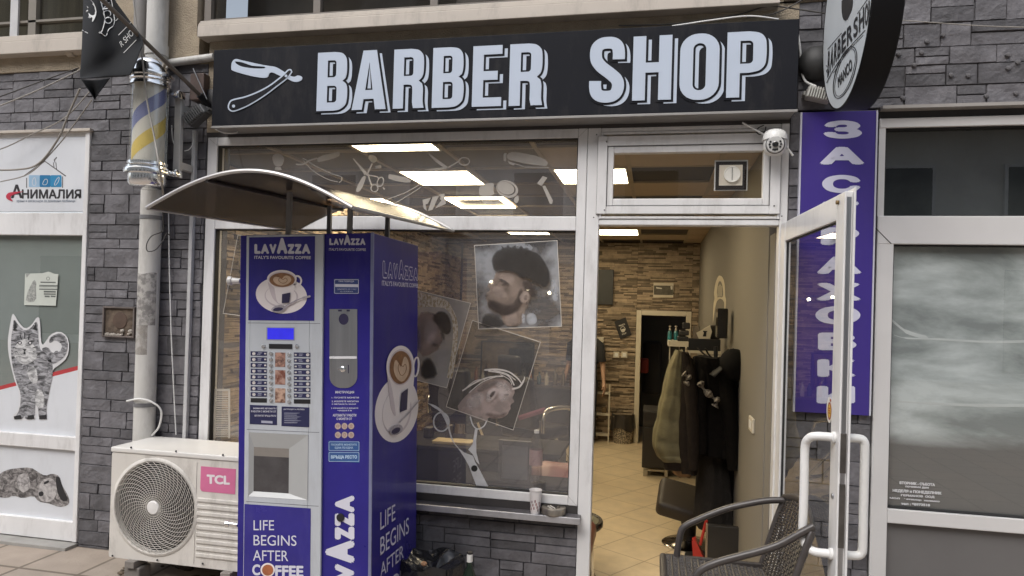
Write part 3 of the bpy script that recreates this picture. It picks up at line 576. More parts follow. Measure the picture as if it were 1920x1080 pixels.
# ------------------------------------------------------------------ open door leaf
HX, HY = .632, -.028
ex, ey = .695, -1.02; L = math.hypot(ex-HX, ey-HY); ang = math.atan2(ey-HY, ex-HX)
DM = Matrix.Translation((HX, HY, 0)) @ Matrix.Rotation(ang, 4, 'Z')     # local x along the leaf; local +y is the outer face
dl = thing('glass_door', 'white framed glass door standing wide open towards the street', 'door', mat=DM)
T = .03
g = MB(); frame(g, 0, L, .02, 2.082, .085, .1, .2, .1, 0, T, .004); g.build('frame', pvc, dl, local=True)
g = MB(); frame(g, -.012, L+.01, .012, 2.095, .07, .075, .16, .08, T+.0005, T+.008, .002); g.build('overlap_lip', pvc, dl, local=True)
g = MB(); g.quad((.085, T/2, .22), (L-.1, T/2, .22), (L-.1, T/2, 1.982), (.085, T/2, 1.982)); g.build('pane', GLASS('door_glass', (.95, .96, .95), 1.4), dl, local=True)
g = MB(); frame(g, .0855, L-.1005, .2205, 1.9815, .007, .007, .007, .007, .010, T-.010, 0); g.build('gasket', gk, dl, local=True)
g = MB(); g.box(L-.0005, L+.003, .007, .023, .05, 2.06); g.build('lock_rail', steel, dl, local=True)
g = MB(); g.box(L+.0005, L+.006, .005, .026, .74, .98, .002); g.box(L+.0005, L+.006, .005, .026, 1.02, 1.17, .002); g.build('lock_plate', M('worn_lock_steel', (.13, .12, .11), .5, .8, var=.4), dl, local=True)
def pull(side):
    g = MB(); y0 = 0 if side < 0 else T+.008; d = .072*side; xh = L-.05; z0, z1 = .70, 1.145; pts = []
    if side < 0: pts = [(xh, y0, z1), (xh-.01, y0+d*.8, z1), (xh-.03, y0+d*1.15, z1-.012), (xh-.05, y0+d*1.3, z1-.05), (xh-.05, y0+d*1.3, z1-.16), (xh-.05, y0+d*1.3, z0+.16), (xh-.05, y0+d*1.3, z0+.05), (xh-.03, y0+d*1.15, z0+.012), (xh-.01, y0+d*.8, z0), (xh, y0, z0)]
    else: pts = [(xh, y0, z1), (xh, y0+d*.7, z1), (xh, y0+d*.95, z1-.012), (xh, y0+d, z1-.045), (xh, y0+d, z1-.16), (xh, y0+d, z0+.16), (xh, y0+d, z0+.045), (xh, y0+d*.95, z0+.012), (xh, y0+d*.7, z0), (xh, y0, z0)]
    g.tube(spline(pts, 6), .0165, 16)
    for z in (z0, z1): g.lathe([(0, 0), (.022, 0), (.022, .008), (.017, .012)], (xh, y0, z), (0, side, 0), 20)
    return g
pull(-1).build('handle', M('white_handle', (.72, .72, .71), .28, var=.02), dl, local=True, sm=True); pull(1).build('handle', whitep, dl, local=True, sm=True)
g = MB(); g.lathe([(0, 0), (.011, 0), (.011, .004), (.006, .006)], (L-.055, 0, .92), (0, -1, 0), 16); g.build('lock_cylinder', steel, dl, local=True)
g = MB(); g.lathe([(0, 0), (.008, 0), (.008, .01)], (L-.07, 0, 2.05), (0, -1, 0), 12); g.build('screw_cap', M('brass_cap', (.25, .17, .08), .5, .7), dl, local=True)
# round sticker on the glass
stk = MB(); sc0 = (L-.165, 1.235)
stk.flat([ell(*sc0, .036, .052, 28)], lambda x, y: Vector((x, T/2-.002, y)), (0, -1, 0), .0006); stk.mi = 1
stk.flat([ell(sc0[0]+.004, sc0[1]-.004, .024, .035, 24), ell(sc0[0]+.004, sc0[1]-.004, .018, .028, 24)[::-1]], lambda x, y: Vector((x, T/2-.003, y)), (0, -1, 0), .0006); stk.mi = 2
stk.flat([ell(sc0[0]+.004, sc0[1]-.004, .017, .026, 24)], lambda x, y: Vector((x, T/2-.003, y)), (0, -1, 0), .0006); stk.mi = 1
stk.flat([ell(sc0[0]+.014, sc0[1]+.04, .008, .006, 12)], lambda x, y: Vector((x, T/2-.003, y)), (0, -1, 0), .0006)
for k in range(3): stk.box(sc0[0]-.006, sc0[0]+.014, T/2-.0042, T/2-.0036, sc0[1]-.014+.009*k, sc0[1]-.009+.009*k)
stk.build('sticker', [M('sticker_white', (.7, .69, .66), .4), M('sticker_red', (.35, .07, .03), .4), M('sticker_yellow', (.65, .45, .08), .4)], dl, local=True)
# ------------------------------------------------------------------ vertical violet sign
violet = M('violet_sign_film', (.05, .03, .225), .35, scuff=.06, var=.05, scale=3); lilac = M('pale_letter_film', (.60, .60, .72), .4, var=.02)
vs = thing('vertical_sign', 'tall violet sign with white Cyrillic letters stacked down the pillar beside the door', 'sign', (.91, -.02, 1.115))
va, vb = Y(1503, 209, -.03), Y(1644, 207, -.03); vx0, vx1, vz1 = va.x+.004, vb.x-.002, vb.z; vz0 = Y(1565, 776, -.03).z
g = MB(); g.box(vx0, vx1, -.03, -.003, vz0, vz1, .001); g.build('panel', violet, vs)
g = MB(); g.box(vx0-.009, vx0-.0005, -.033, -.003, vz0, vz1); g.box(vx1+.0005, vx1+.008, -.033, -.003, vz0, vz1); g.build('edge_trim', M('white_edge', (.55, .55, .62), .4), vs)
ys = [243, 292, 345, 394, 443, 497, 547, 591, 640, 690, 740]
for ch, yy in zip('ЗАСТРАХОВКИ', ys):
    cx_ = 1580-(yy-243)*.026; hh = 16.5 if ch not in 'ОСЗ' else 17; ww = 36 if ch not in 'АХ' else 42
    ww = {'О': 42, 'Т': 34}.get(ch, ww)
    g = MB(); g.text(ch, qd(cx_-ww, yy-hh, cx_+ww, yy+hh, -.0301), bold=.06, lift=.0005); g.build('letter', lilac, vs)
# ------------------------------------------------------------------ big shop sign
SGY = -.15
sa, sb, sc_, sd = Y(401, 94, SGY), Y(1495, 35, SGY), Y(1499, 205, SGY), Y(401, 236, SGY)
sx0, sx1, sz1, sz0 = sa.x, (sb.x+sc_.x)/2, (sa.z+sb.z)/2, (sc_.z+sd.z)/2
signblk = M('sign_black', (.012, .013, .017), .6, var=.1, scale=2, spec=.12, scuff=.10); signwht = M('sign_white_acrylic', (.47, .535, .635), .4, var=.015)
sg = thing('shop_sign', 'long black barber shop sign box with white razor emblem above the window and door', 'sign', ((sx0+sx1)/2, -.08, sz0))
g = MB(); g.box(sx0, sx1, SGY, .0, sz0, sz1, .003); g.build('box', signblk, sg)
g = MB(); g.box(sx0, sx1+.002, SGY-.003, SGY+.012, sz0-.013, sz0-.0005, .001); g.box(sx0+.01, sx1-.01, SGY+.0125, -.0, sz0-.011, sz0-.001); g.build('bottom_trim', [M('trim_aluminium', (.30, .29, .28), .5, .4)], sg)
H_ = 1.0
def glyph(ch):
    s = .185
    if ch == 'B':
        w = .545
        return [[(0, 0)] + sp2([(.30, 0), (.42, .02), (.52, .10), (.545, .22), (.545, .36), (.52, .45), (.455, .505)]) + sp2([(.51, .55), (.53, .64), (.53, .80), (.51, .90), (.44, .975), (.31, 1)]) + [(0, 1)],
                rrect(s, .14, w-s-.005, .425, [.05, .0, 0, .05]), rrect(s, .57, w-s-.02, .86, [.05, 0, 0, .05])], w
    if ch == 'A': return [[(0, 0), (.185, 1), (.425, 1), (.61, 0), (.42, 0), (.392, .18), (.21, .18), (.184, 0)], [(.235, .33), (.368, .33), (.302, .80)]], .61
    if ch == 'R':
        return [[(0, 0), (0, 1), (.31, 1)] + sp2([(.31, 1), (.44, .975), (.52, .90), (.54, .80), (.54, .62), (.515, .52), (.455, .46)]) + sp2([(.515, .41), (.535, .32), (.535, .12), (.555, 0)]) + [(.365, 0)] + sp2([(.345, .10), (.345, .32), (.325, .385), (.27, .40)]) + [(s, .40), (s, 0)],
                rrect(s, .545, .355, .86, [.05, 0, 0, .05])], .555
    if ch == 'E': return [[(0, 0), (0, 1), (.50, 1), (.50, .855), (s, .855), (s, .58), (.43, .58), (.43, .435), (s, .435), (s, .145), (.50, .145), (.50, 0)]], .50
    if ch == 'H': return [[(0, 0), (0, 1), (s, 1), (s, .585), (.375, .585), (.375, 1), (.56, 1), (.56, 0), (.375, 0), (.375, .43), (s, .43), (s, 0)]], .56
    if ch == 'O': return [rrect(0, 0, .55, 1, .25, 8), rrect(.185, .145, .365, .855, .085, 6)], .55
    if ch == 'P': return [[(0, 0), (0, 1), (.31, 1)] + sp2([(.31, 1), (.45, .97), (.53, .89), (.55, .77), (.55, .60), (.53, .48), (.45, .40), (.31, .37)]) + [(s, .37), (s, 0)], rrect(s, .51, .365, .86, [.06, 0, 0, .06])], .55
    if ch == 'S':
        c = sp2([(.445, .66), (.445, .76), (.425, .86), (.36, .918), (.27, .93), (.18, .918), (.11, .86), (.092, .76), (.11, .65), (.19, .545), (.32, .44), (.42, .34), (.445, .24), (.42, .14), (.36, .088), (.27, .075), (.18, .088), (.115, .14), (.092, .24), (.092, .33)], 4)
        return stroke(c, [.185 if 3 < i < len(c)-4 else .185 for i in range(len(c))]), .54
for ch, xa, xb, yt, yb in (('B', 595, 654, 97, 209), ('A', 661, 727, 93.5, 207), ('R', 738, 798, 91, 204.5), ('B', 811, 872, 88, 203), ('E', 886, 943, 85, 201), ('R', 955, 1020, 81, 199.5), ('S', 1105, 1173, 71, 192), ('H', 1186, 1261, 66, 189.5), ('O', 1274, 1350, 62, 189), ('P', 1362, 1438, 58, 184)):
    gl, wd = glyph(ch); gl = [dedup(l) for l in gl]
    p0, p1 = Y((xa+xa-2)/2, yb, SGY), Y(xb, yt, SGY); zb0 = 2.7035 if False else p0.z; hh = p1.z-p0.z; ww = p1.x-p0.x; kx, kz = ww/wd, hh
    def mk(dx, dz, y): return lambda x, z: Vector((p0.x+x*kx+dx, y, p0.z+z*kz+dz))
    g = MB(); dx, dz = .085*hh, -.055*hh
    g.mi = 0; g.flat(gl, mk(dx, dz, SGY-.0005), (0, -1, 0), .0015)
    g.mi = 1; g.flat([offset(gl[0], .034)] + [offset(l, -.030) for l in gl[1:]], mk(0, 0, SGY-.0025), (0, -1, 0), .001)
    g.mi = 0; g.flat(gl, mk(0, 0, SGY-.004), (0, -1, 0), .003)
    g.build('letter', [signwht, signblk], sg)
c2s = lambda p: crop(p, 360, 0, 3.1767)
def sgp(x, y): return Y(x, y, SGY-.0005)
g = MB()
g.flat([sp2(c2s([(235, 400), (240, 370), (262, 352), (300, 360), (380, 378), (450, 392), (500, 400), (545, 425), (580, 448), (610, 458), (632, 450), (655, 458), (655, 475), (632, 488), (600, 485), (560, 465), (520, 450), (480, 432), (462, 438), (448, 462), (400, 462), (320, 445), (245, 422), (236, 410)]), 3)] + [sp2(c2s([(258, 366), (300, 372), (360, 392), (432, 398), (430, 408), (370, 408), (300, 398), (265, 380), (258, 368)]), 3)], sgp, (0, -1, 0), .003)
hl = sp2(c2s([(598, 428), (590, 412), (570, 415), (540, 445), (470, 500), (400, 540), (320, 572), (240, 592), (218, 615), (214, 645), (235, 665), (270, 660), (340, 630), (430, 575), (510, 515), (570, 468), (598, 430)]), 4)
hl = dedup(hl); g.flat([hl], lambda x, y: Y(x, y, SGY-.004), (0, -1, 0), .001)
hi = offset(hl, -2.6); g.mi = 1; g.flat([hi], lambda x, y: Y(x, y, SGY-.0055), (0, -1, 0), .0008); g.mi = 0
for px, py, r in ((560, 452, 2.6), (248, 632, 2.9)): g.flat([ell(*c2s([(px, py)])[0], r, r, 16)], lambda x, y: Y(x, y, SGY-.007), (0, -1, 0), .0008)
g.build('razor_emblem', [signwht, signblk], sg)
# ------------------------------------------------------------------ round projecting sign
RX = .80; rc = Vector((RX, -.507, 2.965)); rr_ = .424
rs = thing('round_sign', 'round white hanging sign with a thick black rim jutting out above the violet sign', 'sign', (RX+.06, -.05, 2.55))
rimb = M('rim_black', (.006, .006, .007), .5, spec=.2)
g = MB(); g.lathe([(rr_-.012, .0015), (rr_-.004, 0), (rr_, .004), (rr_, .118), (rr_-.004, .122), (0, .122)], rc, (1, 0, 0), 72, caps=False); g.build('rim', rimb, rs, sm=True)
g = MB(); g.lathe([(0, .001), (rr_-.0125, .001)], rc, (1, 0, 0), 72, caps=False); g.build('face', M('white_lightbox', (.62, .66, .68), .35, var=.02), rs, sm='keep')
xm = lambda x, y: X(x, y, RX); NX = (-1, 0, 0); prn = M('sign_print', (.02, .02, .022), .5)
c4s = lambda p: crop(p, 1400, 0, 2.7)
g = MB()
bot = sp2(c4s([(408, 398), (440, 335), (480, 275), (540, 200), (600, 135), (622, 118)])); top = sp2(c4s([(412, 262), (445, 222), (480, 180), (540, 105), (600, 25), (625, -5)]))
wds = [.09, .11, .11, .1, .1, .11, .09, .11, .12, .1]; t0 = 0
def at(c, t): k = min(max(t, 0), .9999)*(len(c)-1); i = int(k); f = k-i; return (c[i][0]*(1-f)+c[i+1][0]*f, c[i][1]*(1-f)+c[i+1][1]*f)
for ch, wd in zip('BARBERSHOP', wds):
    ta, tb = t0+.008, t0+wd-.012; t0 += wd*.96; q = [at(top, ta), at(top, tb), at(bot, tb), at(bot, ta)]; g.text(ch, [xm(*p) for p in q], NX, .0004, .03, .0006)
for pts, wd in (([(405, 420), (440, 352), (480, 292), (540, 217), (600, 153)], 1.2), ([(440, 370), (485, 300), (540, 230), (590, 178)], .8), ([(410, 250), (445, 208), (480, 168)], .9), ([(560, 70), (600, 12), (625, -20)], .9), ([(402, 330), (412, 345), (404, 360), (414, 372)], 1)):
    for p in stroke(sp2(c4s(pts)), wd) and [stroke(sp2(c4s(pts)), wd)]: g.flat(p, xm, NX, .0006)
th_ = math.atan2(-128, 40)
for a_, b_, wd in ((50.5, 17, 1.5), (46.5, 14, .9)): g.flat(ring(ell(*c4s([(498, 367)])[0], a_, b_, 48, th_), wd), xm, NX, .0006)
g.text('MANCO', [xm(*p) for p in c4s([(461, 392), (531, 292), (537, 350), (464, 447)])], NX, .0004, .04, .0006)
g.flat([smooth(c4s([(482, -10), (540, -30), (536, 40), (524, 70), (505, 108), (487, 98), (480, 50)]), 1)], xm, NX, .0006); g.build('print', prn, rs)
g = MB(); g.tube([(RX+.06, -.5, 3.38), (RX+.06, -.5, 3.45), (RX+.06, .02, 3.45)], .016); g.tube([(RX+.06, -.13, 2.80), (RX+.06, .02, 2.80)], .016); g.build('bracket', black, rs, sm=True)
# ------------------------------------------------------------------ barber pole
PY = -.27
ctop, cbot = Y(283, 150, PY), Y(276, 320, PY); px_ = (ctop.x+cbot.x)/2; zof = lambda py: Y(280, py, PY).z
gr, fr_ = .104, .126
bp = thing('barber_pole', 'wall mounted barber pole with chrome caps and blue and yellow spiral stripes', 'barber pole', (px_, PY, zof(355)))
zt0, zt1, zt2, zt3 = zof(112), zof(140), zof(148), zof(164); zb1, zb2, zb3, zb4 = zof(306), zof(318), zof(328), zof(354)
g = MB(); C0 = (px_, PY, 0)
g.lathe([(0, zt0), (gr*.55, zt0-.003), (gr*.85, zt0-.018), (gr*.97, zt0-.045), (gr*.97, zt1), (fr_, zt1-.004), (fr_+.003, (zt1+zt2)/2), (fr_, zt2), (gr*1.08, zt2-.003), (gr*1.1, zt2-.018), (gr*1.03, zt2-.025), (gr*1.09, zt2-.034), (gr*1.09, zt3), (gr, zt3)], C0, seg=48, caps=False); g.build('top_cap', chrome, bp, sm=True)
g = MB(); g.lathe([(gr, zb1), (gr*1.06, zb1), (gr*1.06, zb1-.014), (gr*1.0, zb1-.018), (gr*1.1, zb1-.026), (gr*1.1, zb2), (fr_, zb2-.003), (fr_+.003, (zb2+zb3)/2), (fr_, zb3), (gr*1.0, zb3-.004), (gr*1.0, zb4+.03), (gr*.9, zb4+.012), (gr*.6, zb4), (0, zb4)], C0, seg=48, caps=False); g.build('bottom_cap', chrome, bp, sm=True)
g = MB(); g.lathe([(.088, zb1-.01), (.088, zt3+.01)], C0, seg=48); g.build('spiral_drum', M('drum_white', (.62, .60, .55), .5, var=.03), bp, sm=True)
def helix(mb, a_off, width, z0, z1, pitch=.46, r=.0888):
    n = 40; m = int((z1-z0+pitch)/pitch*n)
    def P(i, v):
        a = i*2*math.pi/n; z = z0-pitch+a/(2*math.pi)*pitch + a_off + width*v; return Vector((px_+r*math.cos(a), PY+r*math.sin(a), min(max(z, z0), z1)))
    mb.grid(lambda u, v: P(u*m*1.5, v), int(m*1.5), 4)
g = MB(); helix(g, -.12, .09, zb1, zt3); g.build('stripe', M('stripe_blue', (.18, .20, .38), .5), bp, sm='keep')
g = MB(); helix(g, -.30, .09, zb1, zt3); g.build('stripe', M('stripe_yellow', (.66, .50, .13), .5), bp, sm='keep')
g = MB(); g.lathe([(gr*.98, zb1-.005), (gr*.98, zt3+.005)], C0, seg=48, caps=False); g.build('glass_tube', GLASS('tube_glass', (.95, .95, .92), 1.6), bp, sm=True)
bxp = Y(336, 250, -.14).x; za, zb = Y(345, 178, -.14).z, Y(338, 332, -.14).z
g = MB(); g.box(bxp-.022, bxp+.022, -.16, -.13, zb, za, .003); g.box(bxp-.02, bxp+.02, -.13, -.0, zb+.05, zb+.09); g.box(bxp-.02, bxp+.02, -.13, -.0, za-.1, za-.06)
g.build('mounting_bar', M('grey_white_steel', (.45, .44, .42), .5, .2, var=.12), bp)
g = MB()
for z in (za-.012, zb+.012):
    g.box(px_+.09, bxp+.03, -.19, -.165, z-.016, z+.016, .004); g.lathe([(0, 0), (.012, 0), (.012, .02), (0, .02)], (bxp, -.19, z), (0, -1, 0), 6); g.box(bxp+.01, bxp+.035, -.2, -.14, z-.022, z+.022, .004)
g.build('clamp', chrome, bp, sm=True)
# ------------------------------------------------------------------ flag
P0, P1 = Y(392, 195, -.02), Y(270, 76, -.44); P2 = P0+(P1-P0)*2.0
fl = thing('flag', 'black flag with white barber lettering drooping from a slanted wall pole at the top left', 'flag', P0)
g = MB(); g.tube([P0, P2], .0125, 12); g.build('pole', M('flag_pole_bronze', (.13, .11, .09), .45, .3), fl, sm=True)
g = MB(); g.box(P0.x-.035, P0.x+.035, -.025, .0, P0.z-.05, P0.z+.09, .004); g.tube([P0+Vector((0, -.0, -.01)), P0+(P1-P0)*.16], .021, 12); g.build('socket', black, fl, sm=True)
edgeR = sp2([(196, -60), (205, -22), (217, 2), (240, 34), (268, 74), (262, 100), (252, 126), (245, 141)], 4); edgeL = sp2([(158, -60), (157, 0), (154, 90), (151, 135), (152, 148)], 5)
def fdep(u, v): return -.50 - .035*math.sin(u*5.2+v*1.5) + .05*(1-u)**3 + .012*math.sin(9*v+4*u)
def fmap(u, v): a, b_ = at(edgeL, v), at(edgeR, v); return (a[0]*(1-u)+b_[0]*u, a[1]*(1-u)+b_[1]*u)
cloth = M('black_cloth', (.008, .0095, .012), .85, var=.15, scale=20, bump=.15, bscale=300)
g = MB(); g.grid(lambda u, v: Y(*fmap(u, v), fdep(u, v)), 40, 40)
g.grid(lambda u, v: Y(152+u*54+(178-152-u*54)*v*.98, 148-2*u+3*math.sin(u*3.1)+(185-148)*v, fdep(0, 1)*(1-u)+fdep(.6, 1)*u+.02+.05*math.sin(math.pi*u)+.02*v), 20, 14)
oc = g.build('cloth', cloth, fl, sm=True)
sm_ = oc.modifiers.new('thick', 'SOLIDIFY'); sm_.thickness = .0025; sm_.offset = 1
def inv(px, py):
    best = None
    for i in range(41):
        for j in range(41):
            q = fmap(i/40, j/40); d = (q[0]-px)**2+(q[1]-py)**2
            if best is None or d < best[0]: best = (d, i/40, j/40)
    return fdep(best[1], best[2])
def cl2(px, py): return Y(px, py, inv(px, py)-.006)
c1s = lambda p: crop(p, 0, 0, 2.7)
fw = M('flag_print_white', (.62, .63, .63), .6)
g = MB()
def ftext(mb, t, q, bold=.04):
    q = c1s(q); v, f = glyphs(t); xs = [p[0] for p in v]; ys_ = [p[1] for p in v]; a0, a1, b0, b1 = min(xs), max(xs), min(ys_), max(ys_); V = []
    for p in v:
        a = (p[0]-a0)/(a1-a0); b_ = (p[1]-b0)/(b1-b0)
        V.append(mb.bm.verts.new(cl2((q[3][0]*(1-a)+q[2][0]*a)*(1-b_)+(q[0][0]*(1-a)+q[1][0]*a)*b_, (q[3][1]*(1-a)+q[2][1]*a)*(1-b_)+(q[0][1]*(1-a)+q[1][1]*a)*b_)))
    for t_ in f:
        try: mb.mark([mb.bm.faces.new([V[i] for i in t_])])
        except ValueError: pass
def fpoly(mb, p): mb.flat(p, cl2, (0, -1, 0), .0006)
ftext(g, 'MANCO', [(545, -60), (570, 118), (532, 122), (498, -50)])
ftext(g, 'BARBER SHOP', [(480, 400), (672, 132), (692, 168), (520, 420)][0:0] or [(555, 262), (668, 138), (692, 172), (592, 290)]) if False else ftext(g, 'R SHOP', [(604, 214), (672, 134), (692, 160), (616, 240)])
for pts, wd in (([(505, -10), (530, 90), (515, 160), (500, 165)], 1.4), ([(560, -20), (580, 110), (550, 150), (535, 182), (505, 160)], 1.4), ([(600, 178), (665, 112)], 1.1), ([(626, 268), (690, 202)], 1.1), ([(415, 152), (445, 168)], 1.4), ([(575, 40), (590, 70), (600, 90), (585, 105)], 1.6)): fpoly(g, stroke(sp2(c1s(pts)), wd))
fpoly(g, [smooth(c1s([(425, 15), (440, -10), (470, 5), (490, 50), (485, 85), (465, 118), (470, 80), (440, 105), (455, 70), (430, 60), (450, 45)]), 1)])
g.build('print', fw, fl, sm='keep')
# ------------------------------------------------------------------ pipes and cables
dp = thing('drain_pipe', 'white vertical drain pipe with peeling paper running down behind the barber pole', 'drain pipe', (-3.05, -.075, 0))
pw = M('old_white_pipe', (.54, .53, .50), .5, scuff=.6, var=.12, scale=7, stretch=(1, 1, .3))
g = MB(); g.tube([(-3.05, -.075, 0), (-3.05, -.075, 4.3)], .0625, 28)
g.lathe([(.0626, .0), (.068, .002), (.068, .07), (.0626, .072)], (-3.05, -.075, 3.10), seg=28, caps=False); g.build('pipe', pw, dp, sm=True)
z0, z1 = Y(275, 610, -.13).z, Y(278, 512, -.13).z
g = MB(); g.grid(lambda u, v: Vector((-3.05+.0634*math.cos(R(180+170*u)), -.075+.0634*math.sin(R(180+170*u)), z0+(z1-z0)*v+.006*math.sin(9*u)*(v > .9))), 20, 12)
g.build('torn_paper', FILM('torn_paper', (.22, .21, .20), .9, .3, 30, col2=(.45, .43, .40)), dp, sm=True)
g = MB(); g.grid(lambda u, v: Vector((-3.05+.0632*math.cos(R(190+120*u)), -.075+.0632*math.sin(R(190+120*u)), z0-.18+.18*v)), 14, 8); g.build('paper_residue', FILM('paper_residue', (.25, .22, .19), .55, .5, 14, col2=(.5, .48, .45)), dp, sm=True)
g = MB()
for z in (.95, 2.1, 3.0): g.lathe([(.0628, -.012), (.066, -.012), (.066, .012), (.0628, .012)], (-3.05, -.075, z), seg=28, caps=False); g.box(-3.06, -3.04, -.02, .005, z-.01, z+.01)
g.build('pipe_clip', greyp, dp, sm=True)
gp2 = MB(); gp2.tube([(-3.185, -.05, 3.05), (-3.185, -.05, 4.3)], .045, 18); tag(gp2.build('rain_pipe', M('grey_pipe', (.20, .19, .18), .5, var=.1), sm=True), 'thinner grey pipe beside the white drain pipe at the top', 'pipe')
hp = MB(); hp.tube([Y(135, 98, -.03), Y(290, 92, -.03)], .021, 14); hp.lathe([(.0215, 0), (.028, .002), (.028, .05), (.0215, .052)], Y(128, 99, -.03), (1, 0, 0), 14); tag(hp.build('wall_pipe', M('beige_pipe', (.42, .36, .29), .55, var=.15), sm=True), 'short beige horizontal pipe stub behind the flag', 'pipe')
hp = MB(); hp.tube([Y(312, 119, -.03), Y(402, 107, -.03)], .024, 14); tag(hp.build('wall_pipe', pw, sm=True), 'white horizontal pipe between the drain pipe and the black sign', 'pipe')
def cable(label, pts, r, mat, n=6): g = MB(); ptube(g, pts, r, n); return tag(g.build('cable', mat, sm=True), label, 'cable', 'loose cables on the facade')
cable('thin dark cable slanting up to the flag from the left edge, upper of two', [(-60, 200, -.25), (0, 181, -.2), (70, 155, -.12), (148, 127, -.03)], .004, cableb)
cable('pale cable slanting up to the flag just below a dark one', [(-60, 216, -.25), (0, 198, -.2), (80, 165, -.12), (150, 131, -.03)], .0045, cableg)
cable('pale cable sagging from the flag tip across the pet shop sign', [(150, 166, -.3), (128, 215, -.25), (108, 262, -.22), (72, 307, -.2), (30, 318, -.2), (-40, 318, -.25)], .006, cableg)
cable('pale cable hanging parallel to the sagging one in front of the slate wall', [(172, 187, -.3), (140, 232, -.25), (104, 278, -.2), (55, 325, -.2), (0, 341, -.22), (-40, 352, -.25)], .0035, cableg)
cable('thin pale cable rising gently above the pet shop sign', [(-30, 286, -.1), (8, 277, -.08), (60, 252, -.06), (120, 222, -.05), (168, 172, -.04)], .004, cableg)
cable('grey cable dropping over the barber pole and its glass tube', [(246, -40, -.42), (255, 40, -.42), (263, 80, -.42), (268, 120, -.42), (276, 190, -.40), (290, 260, -.40), (300, 320, -.43), (308, 380, -.2)], .005, cableg)
cable('thin wire loop hooked on the white drain pipe under the barber pole', [(305, 395, -.13), (306, 430, -.12), (300, 436, -.15), (284, 443, -.16), (275, 458, -.16), (277, 471, -.16), (292, 468, -.15), (305, 452, -.13), (312, 438, -.12), (318, 441, -.1)], .0032, cableb)
cable('thin white wire hanging straight down beside the drain pipe', [(316, 400, -.03), (318, 520, -.03), (322, 650, -.03), (330, 815, -.03)], .0035, whitep)
cable('thin cable bundle running along the plaster above the sign end', [(1160, 48, -.02), (1270, 44, -.03), (1380, 28, -.04), (1440, 12, -.04), (1500, 18, -.05), (1552, 26, -.05)], .004, cableb)
cable('white cable curving along the top right of the sign', [(1260, 49, -.10), (1340, 37, -.14), (1405, 30, -.14), (1460, 36, -.13)], .004, whitep)
cable('dark cable looping up from the sign towards the upper wall', [(1400, 33, -.05), (1450, 26, -.05), (1500, 2, -.06), (1540, -30, -.06)], .0035, cableb)
cable('white cable hanging down at the right end of the black sign', [(1494, 54, -.03), (1500, 90, -.03), (1503, 130, -.03), (1510, 152, -.04), (1530, 162, -.08)], .006, whitep)
cable('pale wire stretched over the slate wall to the right of the round sign', [(1675, 37, -.03), (1760, 43, -.03), (1850, 49, -.03), (1960, 52, -.03)], .0028, cableg)
cable('white cable end dangling from the lamp at the lower left corner of the sign', [(400, 232, -.10), (405, 242, -.1), (420, 249, -.09), (443, 249, -.06), (446, 240, -.04)], .004, whitep)
cable('cut white wire hanging in a loop from the pole bracket', [(345, 180, -.05), (338, 230, -.05), (322, 268, -.05)][0:0] or [(322, 235, -.06), (324, 262, -.06), (333, 284, -.06)], .003, whitep)
cable('cut white wire ending in a curve above the canopy tip', [(362, 250, -.04), (362, 268, -.05), (355, 280, -.06), (346, 283, -.07)], .003, whitep)
cable('white hose curling around the foot of the drain pipe above the air conditioner', [(238, 752, -.12), (262, 748, -.16), (285, 754, -.15), (302, 770, -.12), (298, 800, -.1), (283, 818, -.08)], .006, whitep)
g = MB(); za, zb = Y(362, 245, -.02).z, .3; cx_ = Y(357, 500, -.02).x; g.box(cx_-.012, cx_+.012, -.03, -.0, zb, za, .003); tag(g.build('conduit', M('conduit_white', (.46, .46, .46), .5)), 'straight white cable conduit on the slate beside the shop window', 'conduit')
# meter niche in the pier
na, nb = Y(197, 574, .0), Y(255, 634, .0)
nm = thing('wall_niche', 'open square hole in the slate pier with rubble and old wiring inside', 'wall niche', ((na.x+nb.x)/2, 0, nb.z))
g = MB(); frame(g, na.x, nb.x, nb.z, na.z, .012, .012, .012, .012, -.022, .0115, .003); g.build('rim', M('niche_rim', (.12, .10, .09), .8, var=.4), nm)
g = MB(); g.box(na.x+.012, nb.x-.012, -.008, -.004, nb.z+.012, na.z-.012); g.build('back', M('niche_plaster', (.10, .075, .055), .95, var=.7, scale=14, bump=.9, bscale=30), nm)
g = MB(); rq = random.Random(5)
for k in range(16): x = rq.uniform(na.x+.03, nb.x-.02); g.ball((x, -.014, nb.z+.016+rq.random()*.035*(x > (na.x+nb.x)/2)), rq.uniform(.008, .018), (1, .6, .8), 6, 5)
g.build('rubble', M('rubble', (.34, .31, .27), .9, var=.3, bump=.5), nm)
g = MB(); g.lathe([(.055, 0), (.05, -.006), (.02, -.008)], ((na.x+nb.x)/2+.005, -.006, (na.z+nb.z)/2+.01), (0, 1, 0), 20); g.build('junction_box', M('rusty_box', (.085, .055, .04), .8, var=.4), nm, sm=True)
# ------------------------------------------------------------------ CCTV camera and floodlights
cv = Y(1453, 262, -.09); k = .00125
cam_ = thing('security_camera', 'white dome security camera with two aerials at the top right corner of the door frame', 'security camera', (cv.x, cv.y, cv.z-.05))
g = MB(); g.lathe([(0, .052), (.030, .050), (.048, .040), (.058, .022), (.0605, .002), (.0605, -.004), (.0, -.004)], cv, seg=36, caps=False); g.build('cap', whitep, cam_, sm=True)
g = MB(); g.lathe([(.0, -.0045), (.054, -.0045), (.056, -.02), (.055, -.045), (.048, -.066), (.03, -.078), (0, -.08)], cv, seg=36, caps=False); g.build('body', whitep, cam_, sm=True)
fd = Vector((-.12, -1, -.12)).normalized(); fc = cv+Vector((-.004, -.038, -.034))
g = MB(); g.lathe([(.0, .0), (.042, .0), (.043, .012), (.039, .020), (.0, .022)], fc, fd, 32, caps=False); g.build('face', M('camera_face', (.5, .5, .49), .35), cam_, sm=True)
